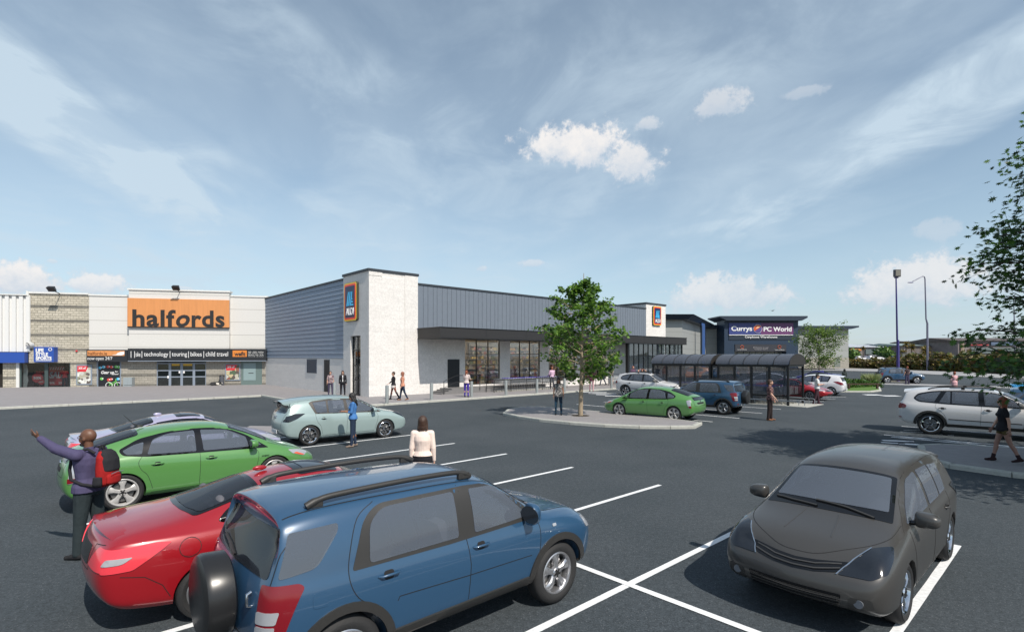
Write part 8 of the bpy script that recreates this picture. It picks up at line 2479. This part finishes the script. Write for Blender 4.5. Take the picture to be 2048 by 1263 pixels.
far_block('retail_block', 'larger brown roofed retail block behind the oak leaves', 1916, 2160, 225, 673, 681, FW, FB, parts=(('pillar', 1920, 1926, 681, 704, FT), ('shop_front', 1930, 1975, 688, 690.5, FRED), ('sign_panel', 1980, 2040, 684, 690, mat('far_sign_blue', (.10, .14, .22), .5)), ('shop_window', 1940, 2150, 695, 706, FGL)))
far_block('rooftop_block', 'dark flat roofed block with beige box on the skyline', 1857, 1884, 330, 680.5, 681, mat('far_wall_violet', (.06, .05, .09), .7), FB, parts=(('beige_panel', 1863, 1876, 680, 688.5, FT),))
for i, (u0, u1, v, lab) in enumerate(((1696, 1716, 687, 'pale factory roof on the skyline, at the store corner'), (1722, 1745, 688, 'grey factory roof on the skyline, second from the store'), (1760, 1790, 686.5, 'long grey factory roof left of the flood column'), (1826, 1842, 681, 'brown hill-top houses between the palms'))):
    far_block('factory', lab, u0, u1, 330, v, v + 3, FW, (FR, FG, FR, FB)[i], depth=20)
# bus shelter by the raised road
g = thing('bus_shelter', 'small glazed bus shelter on the raised road', 'shelter', AT(1829, 150, 1.4)); w = 21 / FPX * 150
mb = MB(); mb.bx(-w, w, -1, 1, 2.3, 2.5)
for x in (-w + .1, 0, w - .1): mb.bx(x - .06, x + .06, .8, .9, 0, 2.3)
mb.build('frame', mat('far_frame', (.12, .12, .13), .5), g)
mb = MB(); mb.bx(-w + .1, w - .1, .84, .86, .3, 2.2); mb.build('glass', mat('bus_glass', (.45, .48, .45), .2), g)
# palms and shrubs
def palm(u, Y, h, r, lab, z=1.4):
    rg = random.Random(int(u)); g = thing('palm_tree', lab, 'tree', AT(u, Y, z))
    mb = MB(); mb.tube([(0, 0, 0), (.1, 0, h * .5), (0, 0, h)], .2, 8, [.3, .2, .16]); mb.build('trunk', BARKD, g, smooth=60)
    mb = MB()
    for k in range(150):
        d = Vector((rg.gauss(0, 1), rg.gauss(0, 1), rg.uniform(-.5, 1))).normalized(); s = d.cross(Vector((0, 0, 1))).normalized() * .09 * r
        c = Vector((0, 0, h)); e = c + d * r * rg.uniform(.7, 1.1) - Vector((0, 0, .15 * r)); mb.m = rg.randrange(2)
        mb.add([c - s * .4, c + s * .4, c.lerp(e, .6) + s, e, c.lerp(e, .6) - s], [(0, 1, 2, 3, 4)])
    mb.build('crown', [HM[0], HM[2]], g)['kind'] = 'stuff'
for a in ((1812, 165, 5.2, 1.7, 'tall palm left of the bus shelter'), (1823, 168, 4.4, 1.9, 'second palm left of the bus shelter'), (1806, 160, 2.6, 1.6, 'short palm at the foot of the tall palm'), (1851, 140, 3.0, 2.0, 'golden leaved palm beside the street lamp'), (1726, 190, 4.4, 1.2, 'slim palm on the far car park near the store corner')): palm(*a)
def bush(u, Y, r, lab, z=1.4):
    rg = random.Random(int(u * 3)); g = thing('bush', lab, 'bush', AT(u, Y, z)); mb = MB()
    for k in range(260):
        d = Vector((rg.gauss(0, 1), rg.gauss(0, 1), rg.gauss(0, 1))).normalized(); q = Vector((d.x * r, d.y * r, r * .9 + d.z * r)) * rg.uniform(.6, 1.05)
        t = Vector((rg.gauss(0, 1), rg.gauss(0, 1), rg.gauss(0, 1))).normalized(); s = t.cross(d).normalized(); z_ = r * .3; mb.m = rg.randrange(3)
        mb.add([q - s * z_ * .5, q + t * z_, q + s * z_ * .5, q - t * z_], [(0, 1, 2, 3)])
    mb.build('crown', BG, g)['kind'] = 'stuff'
for a in ((1708, 185, 2.0, 'round bush on the far car park beside the store corner'), (1766, 185, 2.8, 'tall green bush left of the flood column, far off'), (1777, 180, 2.0, 'lower green bush beside the tall far bush'), (1702, 180, 2.4, 'olive bush touching the store corner')): bush(*a)
# far parked cars
def far_car(key, u, Y, deg, pm, label, z=1.45):
    src = PROTO[key]; o = src.copy(); COL.objects.link(o); o.name = 'parked_car'; o.location = AT(u, Y, z); o.rotation_euler = (0, 0, R(deg)); o['label'] = label; o['group'] = 'far parked cars'
    for ch in src.children:
        if ch.name.split('.')[0] in ('body', 'side_window_frame', 'windscreen', 'rear_window'):
            c = ch.copy(); COL.objects.link(c); c.parent = o
            if ch.name.startswith('body'): c.material_slots[0].link = 'OBJECT'; c.material_slots[0].material = pm
for a in (('hat', 1722, 178, 20, PT['white'], 'white car nearest the store corner on the far car park'), ('hat', 1731, 180, 160, PT['lilac'], 'lilac car, second from the store corner on the far car park'), ('hyb', 1742, 179, 15, PT['lilac'], 'pale violet car left of the white van shaped car, far off'),
          ('big', 1751, 172, 0, PT['white'], 'large white car in the middle of the far row'), ('coup', 1762, 178, 10, PT['grey'], 'dark grey car right of the large white one, far off'), ('hyb', 1786, 176, 170, PT['purple'], 'violet car left of the flood column, far off'), ('hat', 1800, 172, 10, PT['purple'], 'violet car just right of the flood column, far off'),
          ('coup', 1868, 185, 0, PT['purple'], 'dark violet car before the red shop fronts'), ('hat', 1905, 180, 10, PT['red'], 'red car at the end of the red shop fronts')): far_car(*a)
# small bird in flight
for (u, v, Y, lab) in ((1545, 621, 60, 'seagull gliding above the navy store tower'),):
    p = AT(u, Y, CAM_H - (v - HOR) / FPX * Y); g = thing('seagull', lab, 'bird', p, .4)
    mb = MB(); capsule(mb, (-.16, 0, 0), (.12, 0, 0), .035, .05, 8, 3)
    for s in (1, -1): mb.add([(.08, 0, .02), (-.08, 0, .02), (-.10, s * .28, .08), (-.16, s * .55, .0), (.0, s * .30, .10)], [(0, 1, 2, 3, 4)])
    mb.build('body', [mat('gull_grey', (.25, .26, .28), .7)], g, smooth=40)
